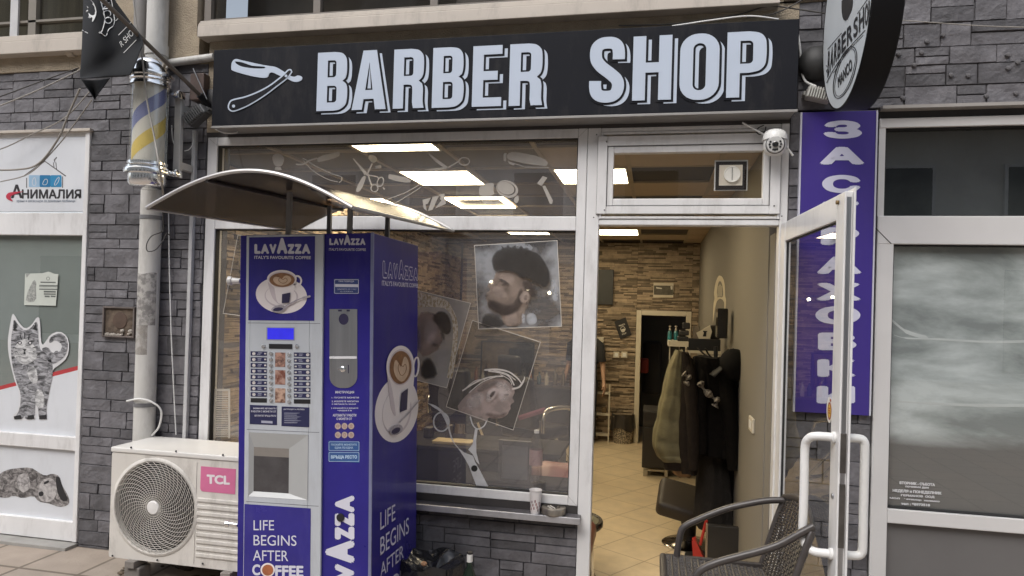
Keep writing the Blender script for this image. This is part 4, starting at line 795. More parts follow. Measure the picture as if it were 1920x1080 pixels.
g = MB(); g.lathe([(.0455, -.005), (.0465, .010), (.0435, .0121), (.0425, .0)], fc, fd, 32, caps=False); g.build('shadow_gap', black, cam_, sm=True)
g = MB(); g.lathe([(0, .0225), (.015, .0225), (.015, .029), (.011, .031), (0, .028)], fc, fd, 20, caps=False); g.build('lens', M('lens_black', (.005, .005, .006), .1, coat=1), cam_, sm=True)
u_ = fd.cross(Vector((0, 0, 1))).normalized(); v_ = u_.cross(fd)
g = MB()
for aa in (150, 180, 210, 30, 0, -30, 250, 290, 270): p = fc+fd*.0205+(u_*math.cos(R(aa))+v_*math.sin(R(aa)))*.027; g.lathe([(0, .002), (.0055, .002), (.0055, -.003)], p, fd, 12)
g.build('infrared_lamp', black, cam_, sm=True)
for p_, q_ in (((1392, 230, -.08), (1432, 252, -.06)), ((1470, 268, -.04), (1487, 292, -.05))):
    g = MB(); g.tube([Y(*p_), Y(*q_)], [.0045, .0055], 10); g.build('aerial', whitep, cam_, sm=True)
g = MB(); ptube(g, [(1432, 235, -.04), (1422, 240, -.05), (1419, 248, -.05), (1425, 252, -.05), (1434, 246, -.05), (1436, 238, -.04)], .0028); g.build('lead', black, cam_, sm=True)
g = MB(); g.box(cv.x-.03, cv.x+.03, -.05, -.0005, cv.z+.012, cv.z+.04, .004); g.build('bracket', whitep, cam_)
def flood(label, c, tilt, mat, fin, sc=1.0, yawd=0):
    Mx = Matrix.Translation(c) @ Matrix.Rotation(R(yawd), 4, 'Z') @ Matrix.Rotation(R(tilt), 4, 'Y') @ Matrix.Scale(sc, 4)
    t = thing('floodlight', label, 'floodlight', mat=Mx)
    g = MB(); g.box(-.06, .06, -.045, .02, -.03, .03, .008); g.build('housing', mat, t, local=True)
    g = MB()
    for i in range(9): g.box(-.055+.0125*i, -.050+.0125*i, -.062, -.0452, -.028, .028)
    g.build('cooling_fins', fin, t, local=True)
    g = MB(); g.box(-.07, -.062, -.01, .03, -.01, .01); g.box(.062, .07, -.01, .03, -.01, .01); g.box(-.07, .07, .0305, .036, -.012, .012); g.build('yoke', mat, t, local=True)
    return t
flood('small dark ribbed floodlight under the flag pole at the left end of the sign', Y(374, 219, -.09), -38, M('lamp_grey', (.07, .072, .075), .5), M('fin_grey', (.12, .12, .12), .5), 1.15)
flood('pale finned floodlight tucked behind the lower edge of the round sign', Y(1533, 180, -.05), 14, M('lamp_pale', (.33, .32, .3), .5), M('fin_pale', (.5, .5, .47), .45), 1.0)
g = MB(); q = Y(1530, 120, -.02); g.lathe([(0, 0), (.09, .0), (.085, .03), (.06, .06), (.02, .075), (0, .076)], q, (0, -1, 0), 28, caps=False); tag(g.build('horn_lamp', M('lamp_dark', (.03, .03, .03), .6), sm=True), 'black round wall lamp half hidden behind the round sign', 'wall lamp')
g = MB(); g.box(*sorted((Y(362, 150, -.03).x, Y(388, 150, -.03).x)), -.06, -.0, Y(370, 190, -.03).z, Y(370, 140, -.03).z, .006); tag(g.build('cable_box', M('rusty_bracket', (.09, .06, .05), .7, var=.5)), 'small rusty junction box behind the flag pole socket', 'junction box')
g = MB(); g.tube([Y(362, 128, -.08), Y(388, 186, -.06)], .0035, 8); tag(g.build('stay_rod', steel, sm=True), 'thin metal rod slanting behind the flag pole socket', 'rod')
# ------------------------------------------------------------------ pet shop front on the left
def zy(py, px=80, y=0): return Y(px, py, y).z
LX0 = -6.4
ps = thing('pet_shopfront', 'pet shop front on the far left with a framed window and white lower panels', 'shop front', (-4.6, .02, 0))
lz = dict(top=Y(86, 246, 0).z, sig1=Y(86, 397, 0).z, bar1=Y(86, 441, 0).z, film=Y(75, 815, 0).z, bar2=Y(72, 840, 0).z, low=Y(72, 972, 0).z, bot=Y(70, 1008, 0).z)
g = MB(); g.box(XL-.035, XL-.002, -.012, .08, lz['bot'], Zl, .004)
g.box(LX0, XL-.0355, -.004, .08, lz['bar1'], lz['sig1']-.006, .004); g.box(LX0, XL-.0355, -.004, .08, lz['bar2'], lz['film'], .004); g.box(LX0, XL-.0355, -.004, .08, lz['bot'], lz['low'], .004); g.box(LX0, XL-.0355, -.0, .08, lz['top']-.04, Zl+.0, .004)
g.box(-5.3, -5.24, -.006, .082, lz['bot']+.001, lz['bar1']-.001)
g.build('frame', pvc, ps)
g = MB(); g.box(LX0, XL+.012, -.03, .02, Zl-.004, Zl+.014, .002); g.build('drip_rail', sheet, ps)
g = MB(); g.quad((LX0, .03, lz['film']), (XL-.036, .03, lz['film']), (XL-.036, .03, lz['bar1']), (LX0, .03, lz['bar1'])); g.build('pane', GLASS('pet_shop_glass', (.80, .82, .80), 3.2), ps)
g = MB(); g.box(LX0, XL-.03, .034, .04, lz['film'], lz['bar1']); g.build('blackout_film', M('green_grey_film', (.33, .36, .35), .6, var=.1, scale=1.5), ps)
filmw = M('white_window_film', (.62, .64, .67), .45, scuff=.12, var=.03, scale=3); FY = .028
lf = lambda x, y: Y(x, y, FY); lf2 = lambda x, y: Y(x, y, FY-.0012); lf3 = lambda x, y: Y(x, y, FY-.0024)
c6 = lambda p: crop(p, 0, 560, 2.076); xe = (XL-.037)
g = MB(); q = Y(-200, 800, FY)
pa = [(156, 692), (0, 731), (-420, 836)]; rightp = Y(150, 815, FY)
zr = Y(156, 692, FY).z; zl_ = Y(0, 731, FY).z; xl_ = Y(0, 731, FY).x; sl_ = (zr-zl_)/(xe-xl_); zf = lambda x: zr+(x-xe)*sl_
g.flat([[(LX0, lz['film']), (xe, lz['film']), (xe, zr), (-5.24, zf(-5.24)), (LX0, max(lz['film'], zf(LX0)))]], lambda x, z: Vector((x, FY, z)), (0, -1, 0), .0008); g.build('white_film', filmw, ps)
g = MB(); g.flat([[(xe, zr), (xe, zr+.028), (-5.24, zf(-5.24)+.022), (-5.24, zf(-5.24))]], lambda x, z: Vector((x, FY, z)), (0, -1, 0), .001); g.build('red_stripe', M('red_film', (.42, .045, .05), .45), ps)
g = MB(); g.box(LX0, xe, .02, .03, lz['low'], lz['bar2']); g.build('lower_panel', filmw, ps)
g = MB(); g.box(LX0, XL+.0, -.10, .06, -.02, lz['bot']-.006, .004); g.build('stone_step', M('grey_step', (.30, .29, .27), .7, var=.15), ps)
def catmat(name, sc, st, c1=(.045, .045, .048), c2=(.42, .42, .44), pos=.5):
    m = M(name, c1, .5); n = m.node_tree.nodes; l = m.node_tree.links; nz = [q for q in n if q.type == 'TEX_NOISE'][0]; nz.inputs['Scale'].default_value = sc; nz.inputs['Distortion'].default_value = 1.2
    [q for q in n if q.type == 'MAPPING'][0].inputs['Scale'].default_value = st
    cr = n.new('ShaderNodeValToRGB'); cr.color_ramp.elements[0].position = pos-.12; cr.color_ramp.elements[1].position = pos+.14; cr.color_ramp.elements[0].color = (*c1, 1); cr.color_ramp.elements[1].color = (*c2, 1)
    l.new(nz.outputs[0], cr.inputs[0]); l.new(cr.outputs[0], n['Principled BSDF'].inputs['Base Color']); return m
catm = catmat('tabby_print', 16, (1, 1, 2.6)); catl = catmat('tabby_print_light', 18, (1, 1, 2.2), (.13, .13, .135), (.6, .6, .6), .45); inkd = M('print_ink', (.02, .02, .022), .5); inkw = M('print_pale', (.62, .62, .63), .5)
g = MB()
g.flat([smooth(c6([(30, 160), (38, 110), (48, 58), (56, 62), (75, 95), (98, 118), (122, 105), (146, 68), (156, 80), (158, 140), (163, 185), (180, 165), (195, 140), (230, 125), (262, 145), (271, 185), (262, 230), (235, 255), (205, 275), (205, 300), (195, 360), (182, 420), (184, 472), (150, 474), (145, 440), (138, 474), (52, 472), (50, 455), (75, 430), (78, 360), (60, 330), (45, 270), (32, 210)]), 1)], lf2, (0, -1, 0), .0006)
g.mi = 1
g.flat([smooth(c6([(44, 150), (50, 110), (54, 76), (72, 105), (96, 126), (120, 116), (142, 84), (148, 110), (150, 170), (158, 205), (190, 210), (204, 250), (206, 300), (192, 360), (180, 425), (183, 470), (152, 471), (148, 420), (138, 400), (136, 470), (95, 470), (100, 452), (85, 470), (54, 470), (78, 430), (82, 370), (66, 330), (48, 265), (42, 200)]), 1)], lf3, (0, -1, 0), .0006)
g.flat([smooth(c6([(158, 196), (185, 185), (205, 215), (220, 200), (232, 210), (245, 180), (215, 160), (195, 175), (190, 165), (200, 145), (235, 132), (258, 150), (266, 185), (255, 222), (230, 245), (200, 258), (185, 240)]), 1)], lf3, (0, -1, 0), .0006)
g.mi = 2
lf4 = lambda x, y: Y(x, y, FY-.0034); lf5 = lambda x, y: Y(x, y, FY-.0044)
for p in ([(60, 180), (96, 150), (134, 178), (150, 225), (120, 250), (96, 258), (70, 245), (48, 215)], [(100, 270), (140, 260), (150, 330), (120, 330)], [(140, 350), (170, 360), (175, 420), (150, 430), (135, 400)]): g.flat([smooth(c6(p), 1)], lf4, (0, -1, 0), .0006)
g.mi = 3
for p in ([(57, 85), (66, 112), (52, 125)], [(140, 95), (144, 125), (128, 118)], [(88, 196), (104, 196), (96, 206)], [(93, 207), (99, 207), (100, 216), (92, 216)], [(54, 458), (80, 452), (85, 468), (56, 470)], [(108, 455), (130, 452), (134, 468), (108, 470)], [(152, 455), (180, 452), (182, 468), (153, 470)]): g.flat([c6(p)], lf5, (0, -1, 0), .0006)
for ex_ in (77, 117): g.flat([ell(*c6([(ex_, 172)])[0], 4.2, 3.2, 14)], lf5, (0, -1, 0), .0006)
for st in ([(78, 140), (84, 160)], [(96, 132), (96, 156)], [(114, 138), (110, 160)], [(50, 190), (64, 192)], [(128, 192), (146, 186)], [(52, 210), (66, 206)], [(128, 206), (146, 212)]): g.flat(stroke(c6(st), 1.6), lf5, (0, -1, 0), .0006)
g.mi = 0
for ex_ in (77, 117): g.flat([ell(*c6([(ex_, 172)])[0], 2.4, 1.8, 10)], lambda x, y: Y(x, y, FY-.0052), (0, -1, 0), .0004)
for st in ([(78, 214), (40, 206)], [(78, 219), (44, 224)], [(116, 214), (156, 206)], [(116, 219), (152, 224)]): g.flat(stroke(c6(st), .6), lambda x, y: Y(x, y, FY-.0052), (0, -1, 0), .0004)
g.build('cat_sticker', [inkw, catm, catl, inkd], ps)
DY = .019; ld = lambda k: (lambda x, y: Y(x, y, DY-.001*k))
g = MB(); g.flat([smooth(c6([(-12, 690), (20, 668), (60, 660), (120, 656), (150, 676), (175, 690), (205, 680), (232, 690), (240, 725), (262, 760), (272, 790), (262, 806), (230, 812), (200, 800), (180, 795), (150, 790), (130, 765), (90, 778), (50, 765), (30, 776), (-12, 772)]), 1)], ld(0), (0, -1, 0), .0006)
g.mi = 1
for p in ([(150, 735), (165, 705), (195, 695), (220, 715), (225, 750), (205, 790), (165, 792), (148, 770)], [(60, 690), (110, 675), (120, 740), (80, 760)]): g.flat([smooth(c6(p), 1)], ld(1), (0, -1, 0), .0006)
g.mi = 2
for p in ([(215, 690), (232, 695), (245, 740), (268, 785), (240, 790), (222, 750)], [(148, 755), (166, 748), (172, 764), (155, 772)], [(170, 715), (190, 705), (192, 715), (172, 724)]): g.flat([smooth(c6(p), 1)], ld(2), (0, -1, 0), .0006)
g.build('dog_sticker', [catmat('puppy_print', 20, (1, 1, 1.4), (.06, .055, .055), (.36, .34, .33), .52), catmat('puppy_print_light', 22, (1, 1, 1.4), (.17, .16, .16), (.48, .46, .45), .45), inkd], ps)
PYY = .026; c5l = lambda p: crop(p, 0, 250, 2.92)
nt_ = MB(); lp = lambda k: (lambda x, y: Y(x, y, PYY-.001*k))
nt_.flat([c5l([(138, 768), (232, 766), (265, 757), (295, 768), (320, 770), (306, 944), (132, 940)])], lp(0), (0, -1, 0), .0006); nt_.mi = 1
nt_.flat([smooth(c5l([(165, 840), (185, 800), (200, 815), (195, 850), (200, 920), (140, 925), (150, 870)]), 1)], lp(1), (0, -1, 0), .0005); nt_.flat([c5l([(140, 770), (165, 768), (145, 790)])], lp(1), (0, -1, 0), .0005); nt_.mi = 2
for y0, x0_, x1_, h in ((812, 222, 305, 6), (830, 215, 316, 5), (838, 215, 316, 3), (850, 215, 316, 6), (862, 240, 305, 9), (876, 240, 305, 7), (888, 245, 272, 8), (888, 278, 304, 8)): nt_.flat([c5l([(x0_, y0), (x1_, y0+1), (x1_, y0+h+1), (x0_, y0+h)])], lp(1), (0, -1, 0), .0005)
nt_.flat([ring(ell(*c5l([(263, 795)])[0], 3, 3, 14), .7)][0], lp(1), (0, -1, 0), .0005)
nt_.build('paper_notice', [M('notice_paper', (.52, .55, .50), .6, var=.05), catmat('notice_dog', 60, (1, 1, 1), (.2, .21, .2), (.42, .43, .4)), M('notice_ink', (.12, .13, .12), .6)], ps)
# pet shop name board
pb = thing('name_board', 'white pet shop name board with a house outline and dark Cyrillic lettering', 'sign', (-4.8, .0, lz['sig1']))
g = MB(); g.box(LX0, XL-.037, .0, .02, lz['sig1'], lz['top']-.041, .002); g.build('panel', filmw, pb)
BY = -.0004; bl = lambda x, y: Y(x, y, BY)
g = MB(); s1 = c5l([(130, 234), (245, 152), (290, 186)]); s2 = c5l([(310, 200), (360, 234)]); g.flat(stroke(c5l([(130, 234), (245, 152), (360, 234)]), 1.9), bl, (0, -1, 0), .0008)
for p in ([(296, 186), (292, 160), (306, 160), (310, 198)],): g.flat(stroke(c5l(p), 1.1), bl, (0, -1, 0), .0008)
g.flat(stroke(sp2(c5l([(300, 155), (298, 145), (306, 138), (310, 130)])), 1.8), bl, (0, -1, 0), .0008)
g.flat(stroke(c5l([(146, 244), (146, 298)]), 1.4), bl, (0, -1, 0), .0008); g.flat(stroke(c5l([(343, 236), (343, 298)]), 1.4), bl, (0, -1, 0), .0008)
g.build('house_outline', M('board_grey_ink', (.10, .09, .09), .5), pb)
for xa, col in ((158, (.30, .45, .60)), (217, (.02, .16, .33)), (277, (.03, .22, .42))):
    g = MB(); a_, b_ = c5l([(xa, 229), (xa+60, 294)]); g.flat([rrect(*a_, *b_, 2)], bl, (0, -1, 0), .0008); g.mi = 1
    if xa == 158: p = [(178, 285), (176, 262), (186, 240), (194, 246), (198, 285)]
    elif xa == 217: p = [(232, 282), (238, 262), (250, 248), (262, 256), (256, 282)]
    else: p = [(296, 284), (306, 256), (326, 234), (322, 262), (306, 284)]
    st = c5l(p); g.flat(stroke(smooth(st, 1) + [smooth(st, 1)[0]], .9), lambda x, y: Y(x, y, BY-.001), (0, -1, 0), .0006)
    g.build('blue_tile', [M('tile_blue', col, .4), inkw], pb)
g = MB(); g.text('А', qd(21, 346, 42, 371.5, BY), bold=.03, th=.0008); g.text('НИМАЛИЯ', qd(41, 355, 152.5, 372.5, BY), bold=.035, th=.0008); g.build('lettering', M('board_ink', (.025, .022, .025), .5), pb)
g = MB(); g.flat([dedup(sp2(c5l([(128, 318), (90, 320), (50, 325), (34, 342), (40, 360), (70, 372), (58, 352), (70, 338), (128, 318)]), 4))], lambda x, y: Y(x, y, BY-.001), (0, -1, 0), .0008); g.build('red_swoosh', M('board_red', (.45, .03, .06), .45), pb)
g = MB(); g.text('храни и аксесоари за домашни любимци', qd(31, 374, 141, 380.5, BY), bold=.01, th=.0008); g.build('small_lettering', M('board_grey', (.2, .24, .3), .5), pb)
# ------------------------------------------------------------------ right hand shop
rsf = thing('shopfront', 'grey framed shop window at the right with frosted film, painted reflections and opening hours lettering', 'shop front', (2.2, .02, 0))
rz = dict(t0=Y(1660, 207, 0).z, t1=Y(1660, 222, 0).z, u1=Y(1700, 239, 0).z, b0=Y(1800, 405, 0).z, b1=Y(1800, 459, 0).z, c0=Y(1780, 963, 0).z, c1=Y(1780, 990, 0).z)
rx0 = 1.096; rx1 = Y(1672, 600, 0).x; RE = 3.6
pvg = M('warm_white_pvc', (.60, .59, .58), .4, var=.03, scale=4)
g = MB(); g.box(rx0, rx1, -.006, .08, -.02, rz['b0'], .004); g.box(rx0, RE, -.002, .08, rz['u1'], rz['t1'], .004); g.box(rx0+.0, RE, -.008, .08, rz['b1'], rz['b0']-.0005, .004); g.box(rx1+.0005, RE, -.003, .08, rz['c1'], rz['c0'], .004); g.box(rx0, rx0+.03, .002, .078, rz['b0'], rz['u1']); g.box(2.9, 2.96, -.004, .079, rz['c0'], rz['b1'])
g.build('frame', pvg, rsf)
g = MB(); jx = [Y(1638, 424, -.0085), Y(1671, 457, -.0085)]; g.flat(stroke([(p.x, p.z) for p in jx], .004), lambda x, z: Vector((x, -.0085, z)), (0, -1, 0), .0004); g.build('mitre_joint', gk, rsf)
g = MB(); g.box(rx0-.0, RE, -.05, .02, rz['t0']-.004, rz['t0']+.012); g.build('drip_rail', M('rail_grey', (.33, .31, .29), .5), rsf)
g = MB(); g.box(rx0, RE, .01, .08, rz['t1'], rz['t0']-.004); g.build('shadow_board', shade_dark, rsf)  # dark board standing in for the shade under the rail
def fr4(mb, x0, x1, z0, z1, k, y0, y1):
    for bx in ((x0, x1, z0, z0+k), (x0, x1, z1-k, z1), (x0, x0+k, z0+k, z1-k), (x1-k, x1, z0+k, z1-k)): mb.box(bx[0], bx[1], y0, y1, bx[2], bx[3])
g = MB(); fr4(g, rx1+.0006, 2.8995, rz['c0']+.0006, rz['b1']-.0006, .006, .012, .05); fr4(g, rx0+.0306, RE, rz['b0']+.0006, rz['u1']-.0006, .006, .012, .05); g.build('gasket', gk, rsf)
gr_ = GLASS('right_glass', (.85, .87, .86), 2.6)
for z0, z1 in ((rz['c0'], rz['b1']), (rz['b0'], rz['u1'])):
    g = MB(); g.quad((rx0+.03 if z0 > 2 else rx1, .04, z0), (RE, .04, z0), (RE, .04, z1), (rx0+.03 if z0 > 2 else rx1, .04, z1)); g.build('pane', gr_, rsf)
zfl = Y(1790, 826, .045).z
cf = M('frosted_film_reflections', (.3, .33, .31), .55, var=.1)  # frosted film with the pane's reflections painted in as cloudy tones
n = cf.node_tree.nodes; l = cf.node_tree.links; tc = [q for q in n if q.type == 'TEX_COORD'][0]
mp_ = n.new('ShaderNodeMapping'); mp_.inputs['Scale'].default_value = (1.0, 1, 2.2); l.new(tc.outputs['Object'], mp_.inputs[0])
nz = n.new('ShaderNodeTexNoise'); nz.inputs['Scale'].default_value = 1.6; nz.inputs['Detail'].default_value = 9; nz.inputs['Roughness'].default_value = .6; nz.inputs['Distortion'].default_value = .4; l.new(mp_.outputs[0], nz.inputs[0])
cr = n.new('ShaderNodeValToRGB'); E_ = cr.color_ramp.elements; E_[0].position = .40; E_[0].color = (.28, .30, .295, 1); E_[1].position = .63; E_[1].color = (.78, .81, .81, 1); e = E_.new(.5); e.color = (.48, .51, .505, 1)
l.new(nz.outputs[0], cr.inputs[0]); l.new(cr.outputs[0], n['Principled BSDF'].inputs['Base Color'])
sepz = n.new('ShaderNodeSeparateXYZ'); l.new(tc.outputs['Object'], sepz.inputs[0])
wob = n.new('ShaderNodeMath'); wob.operation = 'MULTIPLY_ADD'; wob.inputs[1].default_value = .10; l.new(nz.outputs[0], wob.inputs[0]); l.new(sepz.outputs['Z'], wob.inputs[2])
edge = n.new('ShaderNodeMapRange'); edge.inputs['From Min'].default_value = zfl+.050-.035; edge.inputs['From Max'].default_value = zfl+.050+.035; l.new(wob.outputs[0], edge.inputs[0])
mixc = n.new('ShaderNodeMixRGB'); mixc.inputs[1].default_value = (.17, .162, .155, 1); l.new(edge.outputs[0], mixc.inputs[0]); l.new(cr.outputs[0], mixc.inputs[2]); l.new(mixc.outputs[0], n['Principled BSDF'].inputs['Base Color'])
g = MB(); g.box(rx1, RE, .0455, .0465, rz['c0'], rz['b1']); g.build('frosted_film_reflections', cf, rsf)
sw = FILM('film_light_streak', (.86, .88, .87), .8, .06, 6, stretch=(1, 1, 8))  # light streaks reflected in the pane, drawn as pale strokes
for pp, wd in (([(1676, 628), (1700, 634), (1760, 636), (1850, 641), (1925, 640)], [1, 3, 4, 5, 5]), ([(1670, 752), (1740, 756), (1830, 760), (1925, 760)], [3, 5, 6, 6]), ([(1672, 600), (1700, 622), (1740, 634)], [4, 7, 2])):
    c = sp2(pp); w_ = [wd[min(int(i/6), len(wd)-1)] for i in range(len(c))]; g = MB(); g.flat(stroke(c, w_), lambda x, y: Y(x, y, .0449), (0, -1, 0), .0005); g.build('light_streak', sw, rsf)
g = MB(); g.box(rx0, RE, .30, .32, rz['b0']-.1, rz['u1']+.1); g.box(1.9, 2.4, .2, .22, rz['b0']+.05, rz['u1']); g.build('dark_interior', M('dim_shop', (.06, .062, .058), .8, var=.5, scale=2), rsf)
g = MB(); g.box(rx1, RE, .03, .06, -.02, rz['c1']); g.build('lower_panel', M('grey_panel', (.135, .13, .128), .45, var=.05, scale=3), rsf)
c8 = lambda p: crop(p, 1440, 340, 1.4604); TY = .039
for t, q, bd in (('ВТОРНИК - СЪБОТА', [(360, 821), (457, 827), (457, 835), (360, 829)], 0.060), ('почивни дни', [(376, 833), (440, 836.5), (440, 843), (376, 839)], 0.050), ('НЕДЕЛЯ и ПОНЕДЕЛНИК', [(341, 842), (475, 850), (475, 859.5), (341, 851.5)], 0.065), ('ГЕРМАНОВ  ООД', [(364, 856), (456, 861), (456, 868.5), (364, 863.5)], 0.060), ('МОЛ   фетемир  иманко', [(333, 864), (470, 874), (470, 880), (333, 870)], 0.060), ('тел : *8973518', [(364, 878.5), (444, 883), (444, 890.5), (364, 886)], 0.070)):
    g = MB(); g.text(t, [Y(*p, TY) for p in c8(q)], bold=bd, th=.0006); g.build('lettering', inkw, rsf)
# ------------------------------------------------------------------ air conditioner
ax0, ax1, ay0, ay1, az0_, az1_ = -2.995, -2.075, -.40, -.045, .125, .752
acw = M('aged_white_enamel', (.62, .595, .55), .42, scuff=.55, var=.07, scale=5)
ac = thing('air_conditioner', 'white outdoor air conditioning unit with a round fan grille beside the coffee machine', 'air conditioner', ((ax0+ax1)/2, -.22, 0))
fcx, fcz = Y(290, 951, ay0).x, Y(290, 951, ay0).z; fr2 = Y(366, 951, ay0).x-fcx
g = MB(); g.box(ax0, ax1, ay0+.03, ay1, az0_, az1_-.03, .008); fx1 = Y(374, 960, ay0).x
pl = [rrect(ax0+.001, az0_+.001, ax1-.001, az1_-.031, .012), ell(fcx, fcz, fr2, fr2, 64)[::-1]]
g.flat(pl, lambda x, z: Vector((x, ay0+.0295, z)), (0, -1, 0), .0295); g.build('casing', acw, ac)
g = MB(); g.box(ax0-.006, ax1+.006, ay0-.006, ay1+.004, az1_-.030, az1_, .008, 3); g.build('top_cover', M('lid_white', (.66, .645, .61), .4, var=.06, scale=4), ac)
g = MB(); g.lathe([(fr2, .0), (fr2+.004, .006), (fr2+.018, .004), (fr2+.022, 0)], (fcx, ay0-.0002, fcz), (0, -1, 0), 64, caps=False); g.lathe([(fr2-.001, .0), (fr2-.004, -.028)], (fcx, ay0-.0002, fcz), (0, -1, 0), 64, caps=False); g.build('fan_shroud', acw, ac, sm=True)
g = MB(); g.lathe([(0, -.0285), (fr2, -.0285)], (fcx, ay0, fcz), (0, -1, 0), 64, caps=False); g.build('fan_well', M('fan_dark', (.022, .02, .018), .8), ac, sm='keep')
fbl = M('fan_blade_grey', (.05, .047, .043), .6)
for kb in range(3):
    a0_ = kb*2*math.pi/3+.6
    g = MB(); g.grid(lambda u, v: Vector((fcx+(.05+.19*u)*math.cos(a0_+v*1.2), ay0+.020+.006*math.sin(3*v), fcz+(.05+.19*u)*math.sin(a0_+v*1.2))), 6, 8); g.build('fan_blade', fbl, ac, sm='keep')
wire = M('grille_wire', (.56, .53, .48), .45)
g = MB()
for i in range(19):
    r = .038+(fr2-.04)*i/18; dz = .012*math.cos(i/18*1.3); n_ = 56
    pts = [(fcx+r*math.cos(a*2*math.pi/n_), ay0-dz, fcz+r*math.sin(a*2*math.pi/n_)) for a in range(n_+1)]; g.tube(pts, .0014, 5, False)
for i in range(40):
    a0_ = i*2*math.pi/40; pts = [(fcx+r*math.cos(a0_+(r/fr2)**1.5*.85), ay0-.0105*math.cos(r/fr2*1.3)-.003, fcz+r*math.sin(a0_+(r/fr2)**1.5*.85)) for r in [.036+(fr2-.034)*k/10 for k in range(11)]]; g.tube(pts, .0014, 5, False)
g.build('fan_grille', wire, ac, sm=True)
g = MB(); g.lathe([(0, .020), (.034, .018), (.040, .012), (.040, .004)], (fcx, ay0, fcz), (0, -1, 0), 32); g.build('fan_hub', M('hub_white', (.70, .69, .67), .35), ac, sm=True)
bq = [Y(377, 873, ay0), Y(437, 925, ay0)]; bx0_, bz1_, bz0_ = bq[0].x, Y(377, 874, ay0).z, Y(377, 921, ay0).z; bx1_ = bx0_+.215
g = MB(); g.flat([rrect(bx0_, bz0_, bx1_, bz1_, [.0, .0, .018, .0])], lambda x, z: Vector((x, ay0-.0005, z)), (0, -1, 0), .001); g.mi = 1
g.text('TCL', [Y(388, 889, ay0), Y(431.5, 892, ay0), Y(431.5, 909, ay0), Y(388, 907, ay0)], bold=.05, lift=.0016); g.build('brand_plate', [M('pink_plate', (.60, .16, .30), .4), M('plate_white', (.75, .7, .72), .4)], ac)
g = MB()
for i in range(9): zz = bz0_-.045-.038*i; g.box(bx0_-.015, ax1-.02, ay0-.007, ay0+.001, zz-.013, zz+.009, .0035)
g.box(fx1-.03, fx1-.024, ay0-.003, ay0+.002, az0_+.02, az1_-.05); g.build('louvre', acw, ac)
g = MB()
for px, py in ((246, 839), (330, 846), (418, 853), (211, 1042), (295, 1050), (380, 1057)): q = Y(px, py, ay0-.006); g.lathe([(0, 0), (.006, 0), (.005, .003)], q, (0, -1, 0), 10)
g.build('screw_head', gk, ac)
ftm = M('foot_grey', (.22, .2, .18), .8, var=.3)
for x in (ax0+.16, ax1-.16): g = MB(); g.box(x-.03, x+.03, ay0-.03, ay1+.03, .085, az0_-.0005, .004); g.box(x-.05, x+.05, ay0-.01, ay0+.09, 0, .0845, .01); g.build('foot', ftm, ac)
g = MB(); rq = random.Random(9)
dbm = M('leaf_litter', (.11, .085, .06), .9, var=.4, scale=20)
for k in range(70): x, y = rq.uniform(-3.0, -2.0), rq.uniform(-.5, -.05); g.ball((x, y, rq.uniform(.005, .02)), rq.uniform(.008, .035), (1.2, .9, .5), 6, 4)
o = tag(g.build('rubble_heap', dbm), 'dry leaf litter and rubble lying under the air conditioning unit', 'litter'); o['kind'] = 'stuff'
# ------------------------------------------------------------------ coffee vending machine
MM = Matrix.Translation((-1.6, -.48, 0)) @ Matrix.Rotation(-.024, 4, 'Y'); MI = MM.inverted()
vm = thing('vending_machine', 'tall dark blue coffee vending machine with coffee cup pictures standing under the canopy', 'vending machine', mat=MM)
MF = -.80
ml = lambda px, py, y=MF: MI @ Y(px, py, y)
vxl, vxr, vzt = ml(447.5, 760).x, ml(697.5, 760).x, ml(590, 438.5).z; vyf, vyb = MF+.48, -.155+.48
blue = M('machine_blue', (.029, .023, .20), scuff=.16, dirt=(.16, .15, .24), rough=.3, var=.14, scale=3, spec=.2, coat=.06, bump=.04, bscale=2.5); dgrey = M('machine_silver', (.52, .55, .59), scuff=.25, rough=.42, metal=.2, var=.03, scale=3)
g = MB(); g.box(vxl, vxr, vyf, vyb, .07, vzt, .004); g.build('cabinet', blue, vm, local=True)
g = MB(); g.box(vxr-.012, vxr+.0025, vyf-.0025, vyf+.006, .08, vzt+.002, .001); g.build('corner_trim', M('trim_blue_grey', (.25, .27, .42), .35, .5), vm, local=True)
g = MB()
for x in (vxl+.06, vxr-.06):
    for y in (vyf+.06, vyb-.06): g.lathe([(.03, 0), (.03, .012), (.012, .016), (.012, .0695)], (x, y, 0), seg=14)
g.build('foot', greyp, vm, local=True)
def lx(px): return ml(px, 700).x
dl0, dr0 = ml(459.5, 700, -.815).x, ml(604, 700, -.815).x
# silver door with openings for the panels: a frame plus a recess
ZT, Z1, Z2, Z3 = vzt-.004, ml(530, 606, -.815).z, ml(530, 808, -.815).z, ml(520, 944, -.815).z
g = MB(); yd0, yd1 = vyf-.015, vyf-.0005
rx_0, rx_1, rz1_, rz0_ = ml(467, 815, -.815).x, ml(578, 815, -.815).x, ml(522, 813, -.815).z, ml(520, 934, -.815).z
g.box(dl0, rx_0, yd0, yd1, .09, ZT, .003); g.box(rx_1, dr0, yd0, yd1, .09, ZT, .003)
g.box(rx_0+.0003, rx_1-.0003, yd0, yd1, rz1_, ZT-.0002, 0); g.box(rx_0+.0003, rx_1-.0003, yd0, yd1, .0902, rz0_, 0); g.build('door', dgrey, vm, local=True)
g = MB()
for z in (Z1, Z2, Z3): g.box(dl0+.012, dr0-.012, yd0-.0006, yd0+.001, z-.0012, z+.0012)
g.build('door_seam', M('seam_grey', (.14, .15, .17), .6), vm, local=True)
i0, i1, iz1, iz0 = ml(481, 845, -.78).x, ml(546.5, 845, -.78).x, ml(513, 838, -.78).z, ml(513, 921, -.78).z; dpth = .035
g = MB()
